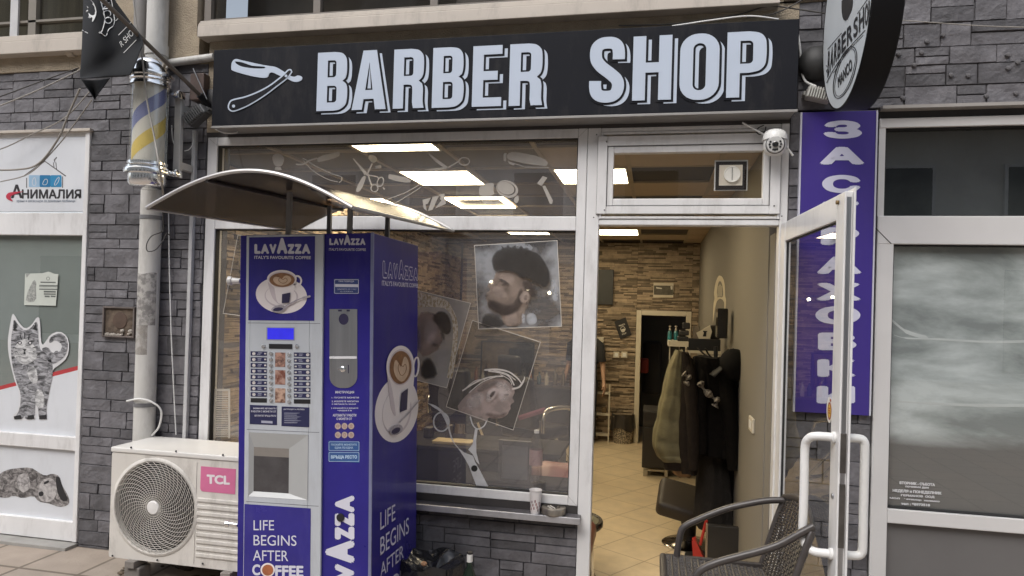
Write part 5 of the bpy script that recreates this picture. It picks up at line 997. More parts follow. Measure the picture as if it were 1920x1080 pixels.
o_ = [Vector((rx_0, yd0-.001, rz0_)), Vector((rx_1, yd0-.001, rz0_)), Vector((rx_1, yd0-.001, rz1_)), Vector((rx_0, yd0-.001, rz1_))]
n_ = [Vector((i0, yd0+.012, iz0)), Vector((i1, yd0+.012, iz0)), Vector((i1, yd0+.012, iz1)), Vector((i0, yd0+.012, iz1))]
for a in range(4): g.quad(o_[a], o_[(a+1) % 4], n_[(a+1) % 4], n_[a])
g.build('cup_recess', M('recess_silver', (.42, .43, .43), .45, .15, var=.03), vm, local=True)
g = MB(); zf_ = iz0+(iz1-iz0)*.80; g.box(i0, i1, yd0+.0125, yd0+.0145, iz0, zf_); g.build('cup_flap', M('smoked_flap', (.055, .052, .055), .2, var=.3, scale=12, coat=.5), vm, local=True)
g = MB(); g.box(i0, i1, yd0+.0122, yd0+.0142, zf_+.0002, iz1); g.build('flap_header', M('flap_header', (.22, .20, .18), .4), vm, local=True)
PF = -.8155
def panel(name, px0, py0, px1, py1, mat, th=.001, y=PF, bev=0):
    a, b_ = MI @ Y(px0, (py0+py1)/2, y), MI @ Y(px1, (py0+py1)/2, y); t_, u = MI @ Y((px0+px1)/2, py0, y), MI @ Y((px0+px1)/2, py1, y)
    g = MB(); g.box(a.x, b_.x, y+.48-th, y+.48, u.z, t_.z, bev); return g.build(name, mat, vm, local=True)
pblue = M('panel_blue', (.032, .026, .215), scuff=.14, dirt=(.16, .15, .25), rough=.25, var=.14, scale=3, coat=.2, spec=.3, bump=.04, bscale=2.5)
panel('picture_panel', 466.5, 444, 590, 601, pblue); panel('lower_panel', 457.5, 949, 582, 1140, pblue)
panel('display', 501.5, 615, 551, 636.5, M('lit_display', (.025, .022, .5), .2, emit=.38, var=.15, scale=12), .0015)
panel('display_bezel', 499.5, 613.5, 553, 638, M('bezel', (.30, .31, .36), .4), .0007)
panel('card_slot', 504.5, 645, 548, 654, black, .002)
mwhite = M('machine_print_white', (.62, .62, .70), .4, var=.02); mnavy = M('machine_label_navy', (.022, .024, .075), .35)
PQ = PF-.0011
def mq(pts, y=PQ): return [Y(*p, y) for p in pts]
def rq4(x0, y0, x1, y1, s=0): return [(x0, y0), (x1, y0+s), (x1, y1+s), (x0, y1)]
def mtext(name, items, mat, y=PQ, bold=.03):
    g = MB()
    for t, q in items: g.text(t, mq(q, y), bold=bold, th=.0006)
    return g.build(name, mat, vm)
def logo(g, x0, y0, x1, y1, ytop, y, bold=.08, sk=0):
    w_ = x1-x0; W = [.115, .15, .13, .19, .125, .125, .155]; x = x0
    for ch, ww in zip('LAVAZZA', W):
        big = ww == .19; a, b_ = x, x+ww*w_*(1.0 if big else .97); x += ww*w_*1.005
        g.text(ch, mq([(a, ytop if big else y0), (b_, ytop if big else y0), (b_, y1), (a, y1)], y), bold=bold, th=.0007)
g = MB(); logo(g, 477, 457.5, 583, 476, 446, PQ); g.text("ITALY'S FAVOURITE COFFEE", mq(rq4(477, 479.5, 583, 485.5, .5)), bold=.03, th=.0006); g.build('lettering', mwhite, vm)
g = MB(); yb = MF-.0006; logo(g, 617.5, 447, 686, 459.5, 440, yb); g.text("ITALY'S FAVOURITE COFFEE", mq(rq4(617, 465, 686, 470, .5), yb), bold=.02, th=.0006); g.build('lettering', mwhite, vm)
# printed coffee cup
cupw = M('print_cup_white', (.78, .72, .71), .4, var=.04, scale=4); cups = M('print_cup_shade', (.58, .51, .53), .4, var=.05); cof = M('print_coffee', (.22, .105, .045), .4, var=.3, scale=40); cofl = M('print_milk', (.55, .40, .28), .4, var=.15, scale=30); navy = M('print_navy', (.03, .025, .07), .4); spn = M('print_spoon', (.36, .33, .36), .35, var=.4, scale=60)
c7 = lambda p: crop(p, 420, 420, 3.1775)
def lay(k): return lambda x, y: Y(x, y, PQ-.0008*k)
g = MB()
def ad(mi, k, *polys):
    g.mi = mi
    for p in polys: g.flat(p, lay(k), (0, -1, 0), .0004)
E7 = lambda cx, cy, rx, ry, n=36, rot=0: ell(*c7([(cx, cy)])[0], rx/3.1775, ry/3.1775, n, rot)
ad(0, 0, [E7(342, 425, 153, 108, 40, .12)]); ad(1, 1, [E7(342, 432, 100, 66, 36, .1)]); ad(0, 2, [E7(340, 428, 92, 60, 36, .1)])
ad(0, 3, [dedup(sp2(c7([(258, 330), (270, 385), (290, 440), (322, 474), (350, 480), (376, 472), (405, 430), (425, 370), (432, 330)]), 4))]); ad(0, 3, ring(E7(436, 338, 24, 28, 24), 3.4)); ad(1, 4, [dedup(sp2(c7([(300, 380), (315, 460), (345, 478), (322, 474), (290, 440), (270, 385), (260, 340)]), 3))])
ad(0, 5, [E7(345, 326, 88, 52, 40)]); ad(1, 6, [E7(345, 330, 80, 46, 40)]); ad(2, 7, [E7(346, 333, 75, 42, 40)]); ad(3, 8, [smooth(c7([(290, 335), (300, 312), (330, 318), (345, 330), (362, 305), (392, 310), (405, 335), (380, 360), (345, 368), (310, 358)]), 2)]); ad(2, 9, ring(smooth(c7([(320, 335), (335, 318), (352, 335), (366, 318), (382, 338), (352, 358)]), 2), 1))
ad(4, 10, [c7([(346, 418), (396, 408), (388, 468), (344, 472)])]); ad(5, 11, stroke(sp2(c7([(352, 498), (420, 460), (470, 440), (515, 430)])), [2.2]*6+[2]*6+[3.4]*7)); ad(5, 11, [E7(325, 504, 44, 20, 28, -.2)]); ad(4, 12, [E7(322, 508, 30, 11, 24, -.15)])
g.build('cup_picture', [cupw, cups, cof, cofl, navy, spn], vm)
# drink keys and labels
rr = random.Random(2); keym = M('key_silver', (.55, .55, .54), .25, .7); icon = M('label_icon', (.55, .52, .5), .5, var=.3, scale=200); lab_txt = M('label_text', (.35, .36, .45), .5)
for k in range(9):
    for side in (0, 1):
        x0, x1 = ((470, 500.5), (551, 582))[side]; y0 = (658.6 if side == 0 else 660.8)+10.95*k
        a, b_ = Y(x0, y0, PF), Y(x1, y0+8.2, PF); g = MB(); g.flat([[(x0, y0), (x1, y0+.5), (x1, y0+8.7), (x0, y0+8.2)]], lambda x, y: Y(x, y, PF), (0, -1, 0), .0008)
        if k < 8:
            g.mi = 1; ix = x0+6 if side == 0 else x1-5; g.flat([ell(ix, y0+4.4, 3.2, 2.9, 12)], lambda x, y: Y(x, y, PF-.0009), (0, -1, 0), .0004)
            g.mi = 2
            for ln in range(2): xs_ = x0+(12 if side == 0 else 8)+rr.random()*2; g.flat([[(xs_, y0+2.4+2.6*ln), (xs_+rr.uniform(6, 9), y0+2.5+2.6*ln), (xs_+6, y0+3.7+2.6*ln), (xs_, y0+3.6+2.6*ln)]], lambda x, y: Y(x, y, PF-.0009), (0, -1, 0), .0004)
            g.mi = 1; xs_ = x1-5 if side == 0 else x0+1.5; g.flat([[(xs_, y0+3), (xs_+3.8, y0+3), (xs_+3.8, y0+5.8), (xs_, y0+5.8)]], lambda x, y: Y(x, y, PF-.0009), (0, -1, 0), .0004)
        g.build('drink_label', [mnavy if k < 8 else black, icon, lab_txt], vm)
        bx = (508.5, 542.5)[side]; q = Y(bx, y0+4.3, PF); g = MB(); g.lathe([(.0095, 0), (.0095, .004), (.007, .0075), (0, .008)], q, (0, -1, 0), 14); g.build('key', keym, vm, sm=True)
for bx in (494.5, 557): q = Y(bx, 649.5, PF); g = MB(); g.lathe([(.0095, 0), (.0095, .005), (.006, .009), (0, .0095)], q, (0, -1, 0), 14); g.build('key', keym, vm, sm=True)
for (y0, y1, cc1, cc2) in ((661, 688, (.42, .24, .18), (.10, .05, .04)), (694, 721, (.16, .05, .03), (.40, .25, .2)), (728, 755, (.13, .06, .04), (.48, .32, .24))):
    panel('picture_card', 516, y0, 535, y1, FILM('card_print', cc1, 1, .1, 30, col2=cc2), .0008)
panel('info_card', 468.5, 760, 519.5, 796, mnavy, .0008); panel('info_card', 528, 763, 580, 800, mnavy, .0008)
mtext('card_lettering', [('ВНИМАНИЕ АВТОМАТЪТ', rq4(475, 764, 519, 767, .5)), ('РАБОТИ С МОНЕТИ ОТ', rq4(471, 769.5, 518, 773, .5)), ('АВТОМАТЪТ ВРЪЩА РЕСТО', rq4(477, 777.5, 518, 781.5, .5)), ('ИНСТРУКЦИЯ ЗА УПОТРЕБА', rq4(532, 766, 571, 769, .5))], mwhite, PF-.0012, .02)
g = MB(); g.flat([[(490, 788.5), (511, 789.5), (511, 794), (490, 793)]], lambda x, y: Y(x, y, PF-.0012), (0, -1, 0), .0005)
for k in range(6): g.flat([[(533, 774+3.6*k), (533+rr.uniform(22, 34), 774.3+3.6*k), (556, 775.2+3.6*k), (533, 775+3.6*k)]], lambda x, y: Y(x, y, PF-.0012), (0, -1, 0), .0004)
g.build('card_lines', lab_txt, vm)
mtext('slogan', [('LIFE', rq4(475.5, 975.5, 514, 994)), ('BEGINS', rq4(475.5, 1003, 556, 1022.5, 1)), ('AFTER', rq4(474.5, 1031.5, 540.5, 1051, 1))], mwhite, PQ, -.004)
mtext('slogan', [('C', rq4(473, 1058, 488, 1079))], mwhite, PQ, .04); mtext('slogan', [('FFEE', rq4(516, 1060, 569, 1081, 1))], mwhite, PQ, .04)
g = MB(); g.flat([ell(502, 1068.5, 13.5, 13, 32)], lay(0), (0, -1, 0), .0005); g.mi = 1; g.flat([ell(502, 1069, 10.5, 10.3, 32)], lay(1), (0, -1, 0), .0005); g.build('cup_picture', [cupw, M('print_espresso', (.36, .12, .05), .35, var=.25, scale=40)], vm)
# blue right panel
panel('sticker', 626, 522.5, 673, 551, M('sticker_blue', (.035, .06, .2), .3), .001, MF); g = MB()
fb = lambda k: (lambda x, y: Y(x, y, MF-.001-.0006*k))
g.flat([rrect(627, 524, 672.5, 550.5, 1.5), rrect(627.8, 524.8, 671.7, 549.7, 1.5)[::-1]], fb(0), (0, -1, 0), .0004); g.flat([[(628.5, 532.5), (671.5, 533), (671.5, 538.5), (628.5, 538)]], fb(0), (0, -1, 0), .0004)
g.text('ПРИ ПОВРЕДА', mq(rq4(635, 526, 664, 529.5), MF-.0012), bold=.02, th=.0004); g.text('СВЪРЖЕТЕ СЕ С НАС', mq(rq4(632, 541, 668, 543.6), MF-.0012), th=.0004); g.text('НА ТЕЛЕФОНА', mq(rq4(638, 545.5, 662, 548), MF-.0012), th=.0004); g.build('sticker_print', mwhite, vm)
mp_l = lambda x, y: Y(x, y, MF-.0006)
g = MB(); g.flat([rrect(618, 579.5, 670, 727.5, [22, 22, 1, 1], 8), ell(644.5, 598.5, 9.3, 10.5, 28)[::-1]], mp_l, (0, -1, 0), .0015); g.build('coin_plate', steel, vm)
g = MB(); g.flat([ell(644.5, 598.5, 9.3, 10.5, 28)], lambda x, y: Y(x, y, MF-.0003), (0, -1, 0), .0002); g.build('coin_hole', navy, vm); g = MB(); g.flat([rrect(652.5, 684, 654, 700, .3)], lambda x, y: Y(x, y, MF-.0022), (0, -1, 0), .0004); g.flat([rrect(634, 580.5, 641, 584, .5)], lambda x, y: Y(x, y, MF-.0022), (0, -1, 0), .0004); g.flat([rrect(650, 580.5, 656, 584, .5)], lambda x, y: Y(x, y, MF-.0022), (0, -1, 0), .0004); g.build('coin_slot', navy, vm)
g = MB(); g.flat([[(618, 668), (669, 668), (669, 672.5), (618, 672.5)]], lambda x, y: Y(x, y, MF-.0022), (0, -1, 0), .003); g.build('plate_ledge', M('ledge_white', (.7, .7, .72), .3), vm)
q = Y(643, 692, MF-.002); g = MB(); g.lathe([(.014, 0), (.014, .004), (.009, .006), (.009, .012), (0, .013)], q, (0, -1, 0), 20); g.box(q.x-.02, q.x-.004, q.y-.016, q.y-.010, q.z-.004, q.z+.004); g.build('coin_return', chrome, vm, sm=True)
mtext('panel_lettering', [('ИНСТРУКЦИЯ', rq4(629, 733, 664, 738.5)), ('1. ПУСНЕТЕ МОНЕТИ', rq4(622, 744, 673, 747)), ('2. ИЗБЕРЕТЕ НАПИТКА', rq4(622, 751, 673, 754)), ('С ЖЕЛАНАТА ЗАХАР', rq4(622, 756.5, 668, 759)), ('3. ИЗЧАКАЙТЕ И ВЗЕМЕТЕ', rq4(621, 763.5, 672, 766.5)), ('ЧАШАТА', rq4(633, 768.5, 660, 771)), ('АВТОМАТЪТ РАБОТИ', rq4(624, 776, 668, 781)), ('С МОНЕТИ ОТ', rq4(631, 783, 660, 787.5))], mwhite, MF-.0006, .025)
coinm = M('coin_print', (.42, .30, .25), .4, .2, var=.3, scale=90); 
for i, x in enumerate((633.5, 646, 658.5)):
    for j, y in enumerate((799, 815.5)): g = MB(); g.flat([ell(x, y, 5.7, 6.1, 20)], fb(0), (0, -1, 0), .0005); g.mi = 1; g.flat([ring(ell(x, y, 4.2, 4.6, 16), .7)[0], ring(ell(x, y, 4.2, 4.6, 16), .7)[1]], fb(1), (0, -1, 0), .0004); g.build('coin_picture', [coinm, icon], vm)
skb = M('sticker_light_blue', (.03, .09, .26), .3)
panel('sticker', 616, 827.5, 674, 845.5, skb, .001, MF); panel('sticker', 616, 847.5, 674, 866, skb, .001, MF)
g = MB()
for y0, y1 in ((828, 845), (848, 865.5)): g.flat([rrect(616.5, y0, 673.5, y1, 1.5), rrect(617.2, y0+.7, 672.8, y1-.7, 1.5)[::-1]], fb(0), (0, -1, 0), .0004)
g.text('ПУСКАЙТЕ МОНЕТИТЕ', mq(rq4(621, 831, 669, 835.5), MF-.0012), bold=.02, th=.0004); g.text('ЕДНА ПО ЕДНА', mq(rq4(628, 837.5, 662, 842), MF-.0012), bold=.02, th=.0004); g.text('ВРЪЩА РЕСТО', mq(rq4(620.5, 853.5, 669.5, 861), MF-.0012), bold=.05, th=.0004); g.build('sticker_print', M('sticker_text', (.45, .58, .72), .4), vm)
g = MB(); yv = MF-.0006; Wv = [('A', 33, 0), ('Z', 26, 0), ('Z', 26, 0), ('A', 44, 18), ('V', 36, 0), ('A', 36, 0), ('L', 28, 0)]; yy = 929
for ch, hgt, big in Wv:
    xr_, xl2 = 664.5, (628 if not big else 610); y1 = yy+hgt; g.text(ch, mq([(xl2, y1-1), (xl2, yy), (xr_, yy), (xr_, y1-1)], yv), bold=.085, th=.0006); yy = y1-(0 if ch != 'Z' else .5)
g.build('lettering', mwhite, vm)
q = Y(639, 970, MF); g = MB(); g.lathe([(.019, 0), (.019, .006), (.010, .008), (0, .006)], q+Vector((0, -.001, 0)), (0, -1, 0), 20); g.build('lock', black, vm, sm=True)
for px, py, mt, r in ((429, 984, chrome, .017), (434, 527, whitep, .022)):
    q = Y(px+17, py, -.66); g = MB(); g.tube([q, q+Vector((-.055, 0, 0))], [r*.6, r*.8], 14); g.lathe([(r, 0), (r, .018), (r*.6, .022)], q+Vector((-.05, 0, 0)), (-1, -.3, 0), 18); g.build('side_knob', mt, vm, sm=True)
# right side of the cabinet: print
e0 = MI @ EYE
def sx_(px, py, off=0):
    d = MI.to_3x3() @ ray(px, py); t = (vxr+.0006+off-e0.x)/d.x; return MM @ (e0+d*t)
NS = (1, 0, 0)
def sp(k): return lambda x, y: sx_(x, y, .0008*k)
sT = M('side_print_white', (.58, .57, .68), .4)
g = MB(); xs_ = [717, 726.5, 737, 746.5, 758, 766.5, 774.5, 784]; 
for i, ch in enumerate('LAVAZZA'):
    a, b_ = xs_[i]+.3, xs_[i+1]-.3; tp = lambda x: 487.5+(x-717)*.235; bt = lambda x: 522+(x-717)*.075
    big = i == 3; q = [sx_(a, tp(a)-(9 if big else 0)), sx_(b_, tp(b_)-(9 if big else 0)), sx_(b_, bt(b_)), sx_(a, bt(a))]
    g.mi = 0; g.text(ch, q, NS, .0004, .12); cx_, cy_ = sum((p for p in q), Vector())/4, 0; g.mi = 1
    
    qc = sum(q, Vector())/4; g.text(ch, [qc+(p-qc)*.84 for p in q], NS, .0004, .05, .0006)
g.mi = 0; g.text("ITALY'S FAVOURITE COFFEE", [sx_(716, 525.5), sx_(784, 532), sx_(784, 539.5), sx_(716, 535.5)], NS, .0005, .02); g.build('side_lettering', [sT, blue], vm)
g = MB()
for t, q, bd in (('LIFE', [(713, 961), (741, 945), (741, 974), (713, 994)], 0), ('BEGINS', [(713, 1008), (766.5, 969), (766.5, 999), (713, 1042)], 0), ('AFTER', [(713, 1057), (756.5, 1020), (756.5, 1045), (713, 1084)], 0), ('COFFEE', [(713, 1098), (788, 1040), (788, 1060), (713, 1126)], .05)): g.text(t, [sx_(*p) for p in q], NS, .0005, bd-.003)
g.build('side_slogan', sT, vm)
g = MB()
def sd(mi, k, *polys):
    g.mi = mi
    for p in polys: g.flat(p, sp(k), NS, .0004)
sd(0, 0, [ell(743.5, 768, 40, 62, 44, .16)]); sd(1, 1, [ell(744, 772, 27, 44, 36, .16)]); sd(0, 2, [ell(743, 771, 25, 41, 36, .16)])
sd(0, 3, [dedup(sp2([(725, 690), (728, 725), (733, 765), (742, 780), (752, 783), (762, 775), (772, 745), (777, 700), (776, 680)], 4))]); sd(0, 3, ring(ell(780, 688, 5, 18, 20, .1), 3)); sd(1, 4, [dedup(sp2([(726, 700), (735, 730), (742, 779), (733, 765), (728, 725)], 3))])
sd(0, 5, [ell(750.5, 687, 26, 39, 40, .05)]); sd(1, 6, [ell(751, 688.5, 22.5, 34, 36, .05)]); sd(2, 7, [ell(751, 689, 20.5, 31, 36, .05)]); sd(3, 8, [smooth([(737, 692), (741, 672), (748, 682), (752, 690), (758, 665), (766, 676), (768, 696), (760, 712), (752, 717), (742, 708)], 2)]); sd(2, 9, ring(smooth([(745, 690), (750, 678), (755, 690), (760, 680), (763, 694), (753, 708)], 2), 1))
sd(4, 10, [[(753, 737), (765, 728), (763, 768), (750, 773)]]); sd(5, 11, stroke(sp2([(749, 792), (766, 775), (778, 760), (787, 750)]), 2.2)); sd(5, 11, [ell(743, 806, 13, 9, 26, -.5)]); sd(4, 12, [ell(742.5, 807.5, 9, 5, 22, -.5)])
g.build('side_cup_picture', [cupw, cups, cof, cofl, navy, spn], vm)
# ------------------------------------------------------------------ canopy over the machine
fy, ry = -1.25, -.12
A_, B_, T_ = Y(275, 395, fy), Y(661, 384, fy), Y(490, 320, fy)
cx0, cx1 = A_.x, B_.x; zE = (A_.z+B_.z)/2; zA = T_.z-zE; skew = Y(850, 433, ry).x-cx1; zE2 = Y(850, 433, ry).z
def cano(u, v, off=0):
    s = u*2-1; h = (1-s*s)*(.82+.18*(1-s*s)); z = zE*(1-v)+zE2*v+(zA+off)*h+off*(1-h)
    return Vector((cx0+(cx1-cx0)*u+skew*v, fy+(ry-fy)*v, z))
cn = thing('canopy', 'curved smoked plastic canopy on slim posts arching over the coffee machine', 'canopy', ((cx0+cx1)/2, (fy+ry)/2, vzt))
smoke = M('smoked_polycarbonate', (.022, .017, .018), .22, var=.15, scale=3, spec=.22)
g = MB(); g.grid(lambda u, v: cano(u, v), 40, 12); g.grid(lambda u, v: cano(u, v, -.006), 40, 12); 
tn = smoke.node_tree.nodes; tl_ = smoke.node_tree.links; tt = tn.new('ShaderNodeBsdfTransparent'); tt.inputs[0].default_value = (.52, .46, .43, 1); tm = tn.new('ShaderNodeMixShader'); tm.inputs[0].default_value = .74
tl_.new(tt.outputs[0], tm.inputs[1]); tl_.new(tn['Principled BSDF'].outputs[0], tm.inputs[2]); tl_.new(tm.outputs[0], tn['Material Output'].inputs[0]); g.build('sheet', smoke, cn, sm=True)
alu = M('canopy_aluminium', (.44, .43, .42), .35, .5, var=.08); drk = M('canopy_rib', (.05, .045, .045), .4, .3)
g = MB()
for v in (0, 1): g.tube([cano(i/40, v, .002)+Vector((0, 0, -.001)) for i in range(41)], .0085, 8)
g.tube([cano(0, i/8) for i in range(9)], .0085, 8); g.tube([cano(1, i/8) for i in range(9)], .0085, 8); g.build('edge_profile', alu, cn, sm=True)
g = MB()
for u in (.30, .80): g.tube([cano(u, i/8, -.012) for i in range(9)], .007, 8)
g.build('rib', drk, cn, sm=True)
g = MB()
for px, py, yy_ in ((541, 437, -.76), (655.5, 437, -.76), (617, 437, -.30), (726, 442, -.30)):
    p = Y(px, py, yy_); u = (p.x-cx0-skew*((yy_-fy)/(ry-fy)))/(cx1-cx0); t_ = cano(min(u, .995), (yy_-fy)/(ry-fy), -.012)
    g = MB(); g.box(p.x-.011, p.x+.011, yy_-.011, yy_+.011, vzt-.006, t_.z, .002); g.build('post', M('post_grey', (.22, .215, .21), .45, .3), cn)
# ------------------------------------------------------------------ sill things, rubbish, chair
cpx = Y(1003.5, 955, -.045); ct = thing('paper_cup', 'white printed paper coffee cup left on the window sill', 'cup', (cpx.x, -.045, zs))
hc = Y(1003.5, 918, -.045).z-zs
g = MB(); g.lathe([(0, .0), (.026, 0), (.0335, hc-.004), (.0355, hc-.003), (.036, hc), (.0345, hc+.001), (.033, hc-.003), (.025, .006), (0, .006)], (cpx.x, -.045, zs+.0005), seg=32, caps=False); g.build('wall', M('cup_paper', (.66, .63, .62), .5, var=.03), ct, sm=True)
g = MB()
for k in range(14):
    a = R(195+11.5*k); zz = zs+.022+.055*((k*37 % 10)/10); r = .0262+.0078*(zz-zs)/hc+.0007
    g.grid(lambda u, v: Vector((cpx.x+r*math.cos(a+(u-.5)*.22), -.045+r*math.sin(a+(u-.5)*.22), zz+(v-.5)*.014)), 3, 2)
g.build('print', FILM('cup_print', (.30, .12, .12), .9, .1, 30, col2=(.12, .09, .10)), ct, sm=True)
apx = Y(1038, 950, -.035); at_ = thing('ashtray', 'round dull steel ashtray holding cigarette ends beside the paper cup', 'ashtray', (apx.x, -.03, zs))
ar = (Y(1061, 950, -.03).x-Y(1015, 950, -.03).x)/2
g = MB(); g.lathe([(0, 0), (ar*.92, 0), (ar, .006), (ar, .034), (ar*.97, .038), (ar*.55, .037), (ar*.5, .030), (ar*.48, .012), (0, .012)], (apx.x, -.028, zs+.0005), seg=40, caps=False); g.build('dish', M('ashtray_steel', (.30, .27, .23), .35, .8, var=.3), at_, sm=True)
g = MB(); g.tube([(apx.x-.03, -.05, zs+.044), (apx.x-.005, -.045, zs+.030)], .0038, 8); g.tube([(apx.x-.02, -.03, zs+.043), (apx.x+.008, -.025, zs+.028)], .0038, 8); g.build('cigarette_end', M('cigarette', (.62, .58, .52), .7), at_, sm=True)
# bin with a black bag
bb = Y(808, 1058, -.33); bt = thing('rubbish_bin', 'small bin lined with a crumpled shiny black bag beside the coffee machine', 'rubbish bin', (bb.x, -.30, 0))
rb = .155; zb = bb.z
g = MB(); g.lathe([(0, .0), (rb*.78, 0), (rb, zb-.03), (rb*.96, zb-.03), (rb*.75, .01), (0, .01)], (bb.x, -.30, 0), seg=28, caps=False); g.build('tub', greyp, bt, sm=True)
def bag(u, v):
    a = u*2*math.pi; q3_ = Vector((math.cos(a)*2.2, math.sin(a)*2.2, v*2)); r = rb*(1.10-.04*v)+.010*math.sin(7*a+3*v)*(.4+v)+.022*noise.noise(q3_); z = zb-.20+.22*min(v/.55, 1)+.014*math.sin(5*a+1)*min(1, v*1.6)
    if v > .55: t = (v-.55)/.45; r *= 1-.92*t; z += -.02*math.sin(math.pi*t)-.07*t*t+.02*noise.noise(Vector((math.cos(a)*r*18, math.sin(a)*r*18, 2)))
    return Vector((bb.x+r*math.cos(a), -.30+r*math.sin(a), z))
g = MB(); g.grid(bag, 72, 22); g.build('bag', M('black_bag_film', (.016, .016, .018), .2, var=.2, scale=30, bump=.35, bscale=11), bt, sm=True)
q = Y(795, 1057, -.42); g = MB(); g.ball(q, .014, (1.2, 1, .9), 10, 8); tag(g.build('crumpled_paper', M('tan_scrap', (.40, .22, .12), .8, var=.3)), 'small crumpled tan scrap lying on the black rubbish bag', 'paper scrap')
BYY = -.46; bq = Y(881, 1040, BYY); bo = thing('wine_bottle', 'dark green bottle with white neck foil standing by the slate wall', 'bottle', (bq.x, BYY, 0)); zt_b = Y(881, 1037, BYY).z
g = MB(); g.lathe([(0, .002), (.036, 0), (.038, .01), (.038, zt_b-.14), (.030, zt_b-.10), (.016, zt_b-.07), (.0135, zt_b-.01), (.0135, zt_b-.004), (0, zt_b-.004)], (bq.x, BYY, 0), seg=28, caps=False); g.build('glass', M('bottle_green', (.010, .018, .010), .08, coat=.5), bo, sm=True)
zf2 = Y(881, 1057, BYY).z; g = MB(); g.lathe([(.0148, zf2), (.0150, zt_b-.012), (.0150, zt_b-.003), (0, zt_b-.002)], (bq.x, BYY, 0), seg=24, caps=False); g.build('neck_foil', M('foil_white', (.62, .62, .6), .4), bo, sm=True)
g = MB(); g.lathe([(.0151, zt_b-.004), (.0151, zt_b+.006), (0, zt_b+.008)], (bq.x, BYY, 0), seg=24, caps=False); g.build('cap', black, bo, sm=True)
g = MB(); g.grid(lambda u, v: Vector((bq.x+.0386*math.cos(R(215+110*u)), BYY+.0386*math.sin(R(215+110*u)), zt_b-.24+.09*v)), 12, 2); g.build('label', M('bottle_label', (.45, .48, .44), .6, var=.2), bo, sm=True)
# wicker chair
yF, yN = -.40, -.95
wk = M('dark_wicker', (.040, .034, .031), .45, var=.25, scale=60); tubm = M('wicker_tube', (.055, .048, .045), .35, var=.15, scale=30)
ch = thing('wicker_chair', 'dark wicker armchair standing in front of the open shop door', 'chair', (.36, -.6, 0))
arF = [(1480, 939), (1472, 938), (1440, 938.5), (1405, 944), (1365, 953), (1331, 965), (1305, 976), (1288, 984), (1278, 994), (1272, 1020), (1268, 1047), (1262, 1085)]
def armpts(pts, yy): return spline([Y(px, py, yy) for px, py in pts], 5)
pF = armpts(arF, yF); zF = [p.z for p in pF]; sh = Vector((0, yN-yF, 0)); arN = [(1526, 987), (1500, 1000), (1461, 1021), (1425, 1033), (1387, 1043), (1350, 1053), (1324, 1063), (1309, 1074), (1303, 1092), (1298, 1130)]; pN = armpts(arN, yN)
for pts in (pF, pN):
    last = pts[-1]; g = MB(); g.tube(pts + [Vector((last.x-.03, last.y, .0))], .0155, 12); g.build('arm', tubm, ch, sm=True)
tF, tN = pF[0], pN[0]
def back(u, v):      # u across (far to near), v from the seat up
    b_ = .03*math.sin(math.pi*u); x = .515+.085*v+.02*v*v+b_*.9; return Vector((x, yF+.01+(yN-yF-.02)*u, .40+(tF.z+.015-.40)*v + .05*math.sin(math.pi*u)*v))
g = MB(); nU, nV = 26, 30
for i in range(nU+1): g.tube([back(i/nU, k/16)+Vector((.002*(-1)**(i), 0, 0)) for k in range(17)], .0034, 5, False)
for k in range(nV+1): g.tube([back(i/26, k/nV)+Vector((.003*(-1)**(i+k), 0, 0)) for i in range(27)], .0042, 5, False)
g.build('woven_back', wk, ch, sm=True)
g = MB(); g.tube([back(0, i/10) for i in range(11)] + [back(i/10, 1) for i in range(1, 11)] + [back(1, 1-i/10) for i in range(1, 11)], .014, 10); g.build('back_frame', tubm, ch, sm=True)
def seat(u, v): return Vector((.085+.44*u, yF-.005+(yN-yF+.01)*v, .445-.012*math.sin(math.pi*u)*math.sin(math.pi*v)-.02*u))
g = MB()
for i in range(30): g.tube([seat(i/29, k/12)+Vector((0, 0, .002*(-1)**i)) for k in range(13)], .0048, 5, False)
for k in range(30): g.tube([seat(i/29, k/29)+Vector((0, 0, .003*(-1)**(i+k))) for i in range(30)], .0042, 5, False)
g.build('woven_seat', wk, ch, sm=True)
g = MB(); g.box(.06, .092, yN-.008, yF+.008, .405, .455, .012); g.box(.085, .53, yF-.004, yF+.016, .405, .45, .006); g.box(.085, .53, yN-.016, yN+.004, .405, .45, .006); g.build('seat_frame', wk, ch)
for p in (back(0, 0), back(1, 0)): g = MB(); g.tube([p, Vector((p.x+.05, p.y, 0))], .0145, 10); g.build('leg', tubm, ch, sm=True)
# ------------------------------------------------------------------ inside the barber shop
FZ = -.25
def BX(mb, px0, py0, px1, py1, y0, y1, bev=0):
    a, b_ = Y(px0, (py0+py1)/2, y0), Y(px1, (py0+py1)/2, y0); t_, u = Y((px0+px1)/2, py0, y0), Y((px0+px1)/2, py1, y0); mb.box(a.x, b_.x, y0, y1, u.z, t_.z, bev); return mb
dkwood = M('black_furniture', (.018, .016, .015), .45, var=.2); ivory = M('ivory_paint', (.55, .50, .40), .5, var=.04); inkw2 = M('pale_print', (.55, .52, .46), .6)
idf = thing('inner_doorway', 'ivory framed doorway in the brown stone back wall leading to a dim back room', 'door frame', ((DX0+DX1)/2, YB, FZ))
g = MB(); g.box(DX0-.069, DX0, YB-.035, YB+.12, FZ, DZ+.07, .006); g.box(DX1, DX1+.069, YB-.035, YB+.12, FZ, DZ+.07, .006); g.box(DX0+.0005, DX1-.0005, YB-.034, YB+.12, DZ, DZ+.0695, .006); g.build('frame', ivory, idf)
g = MB(); BX(g, 1205, 640, 1240, 740, 7.2, 7.5, .05); o = g.build('dark_coat', M('back_coat', (.02, .018, .018), .9)); tag(o, 'dark coat hanging in the dim back room behind the ivory doorway', 'coat')
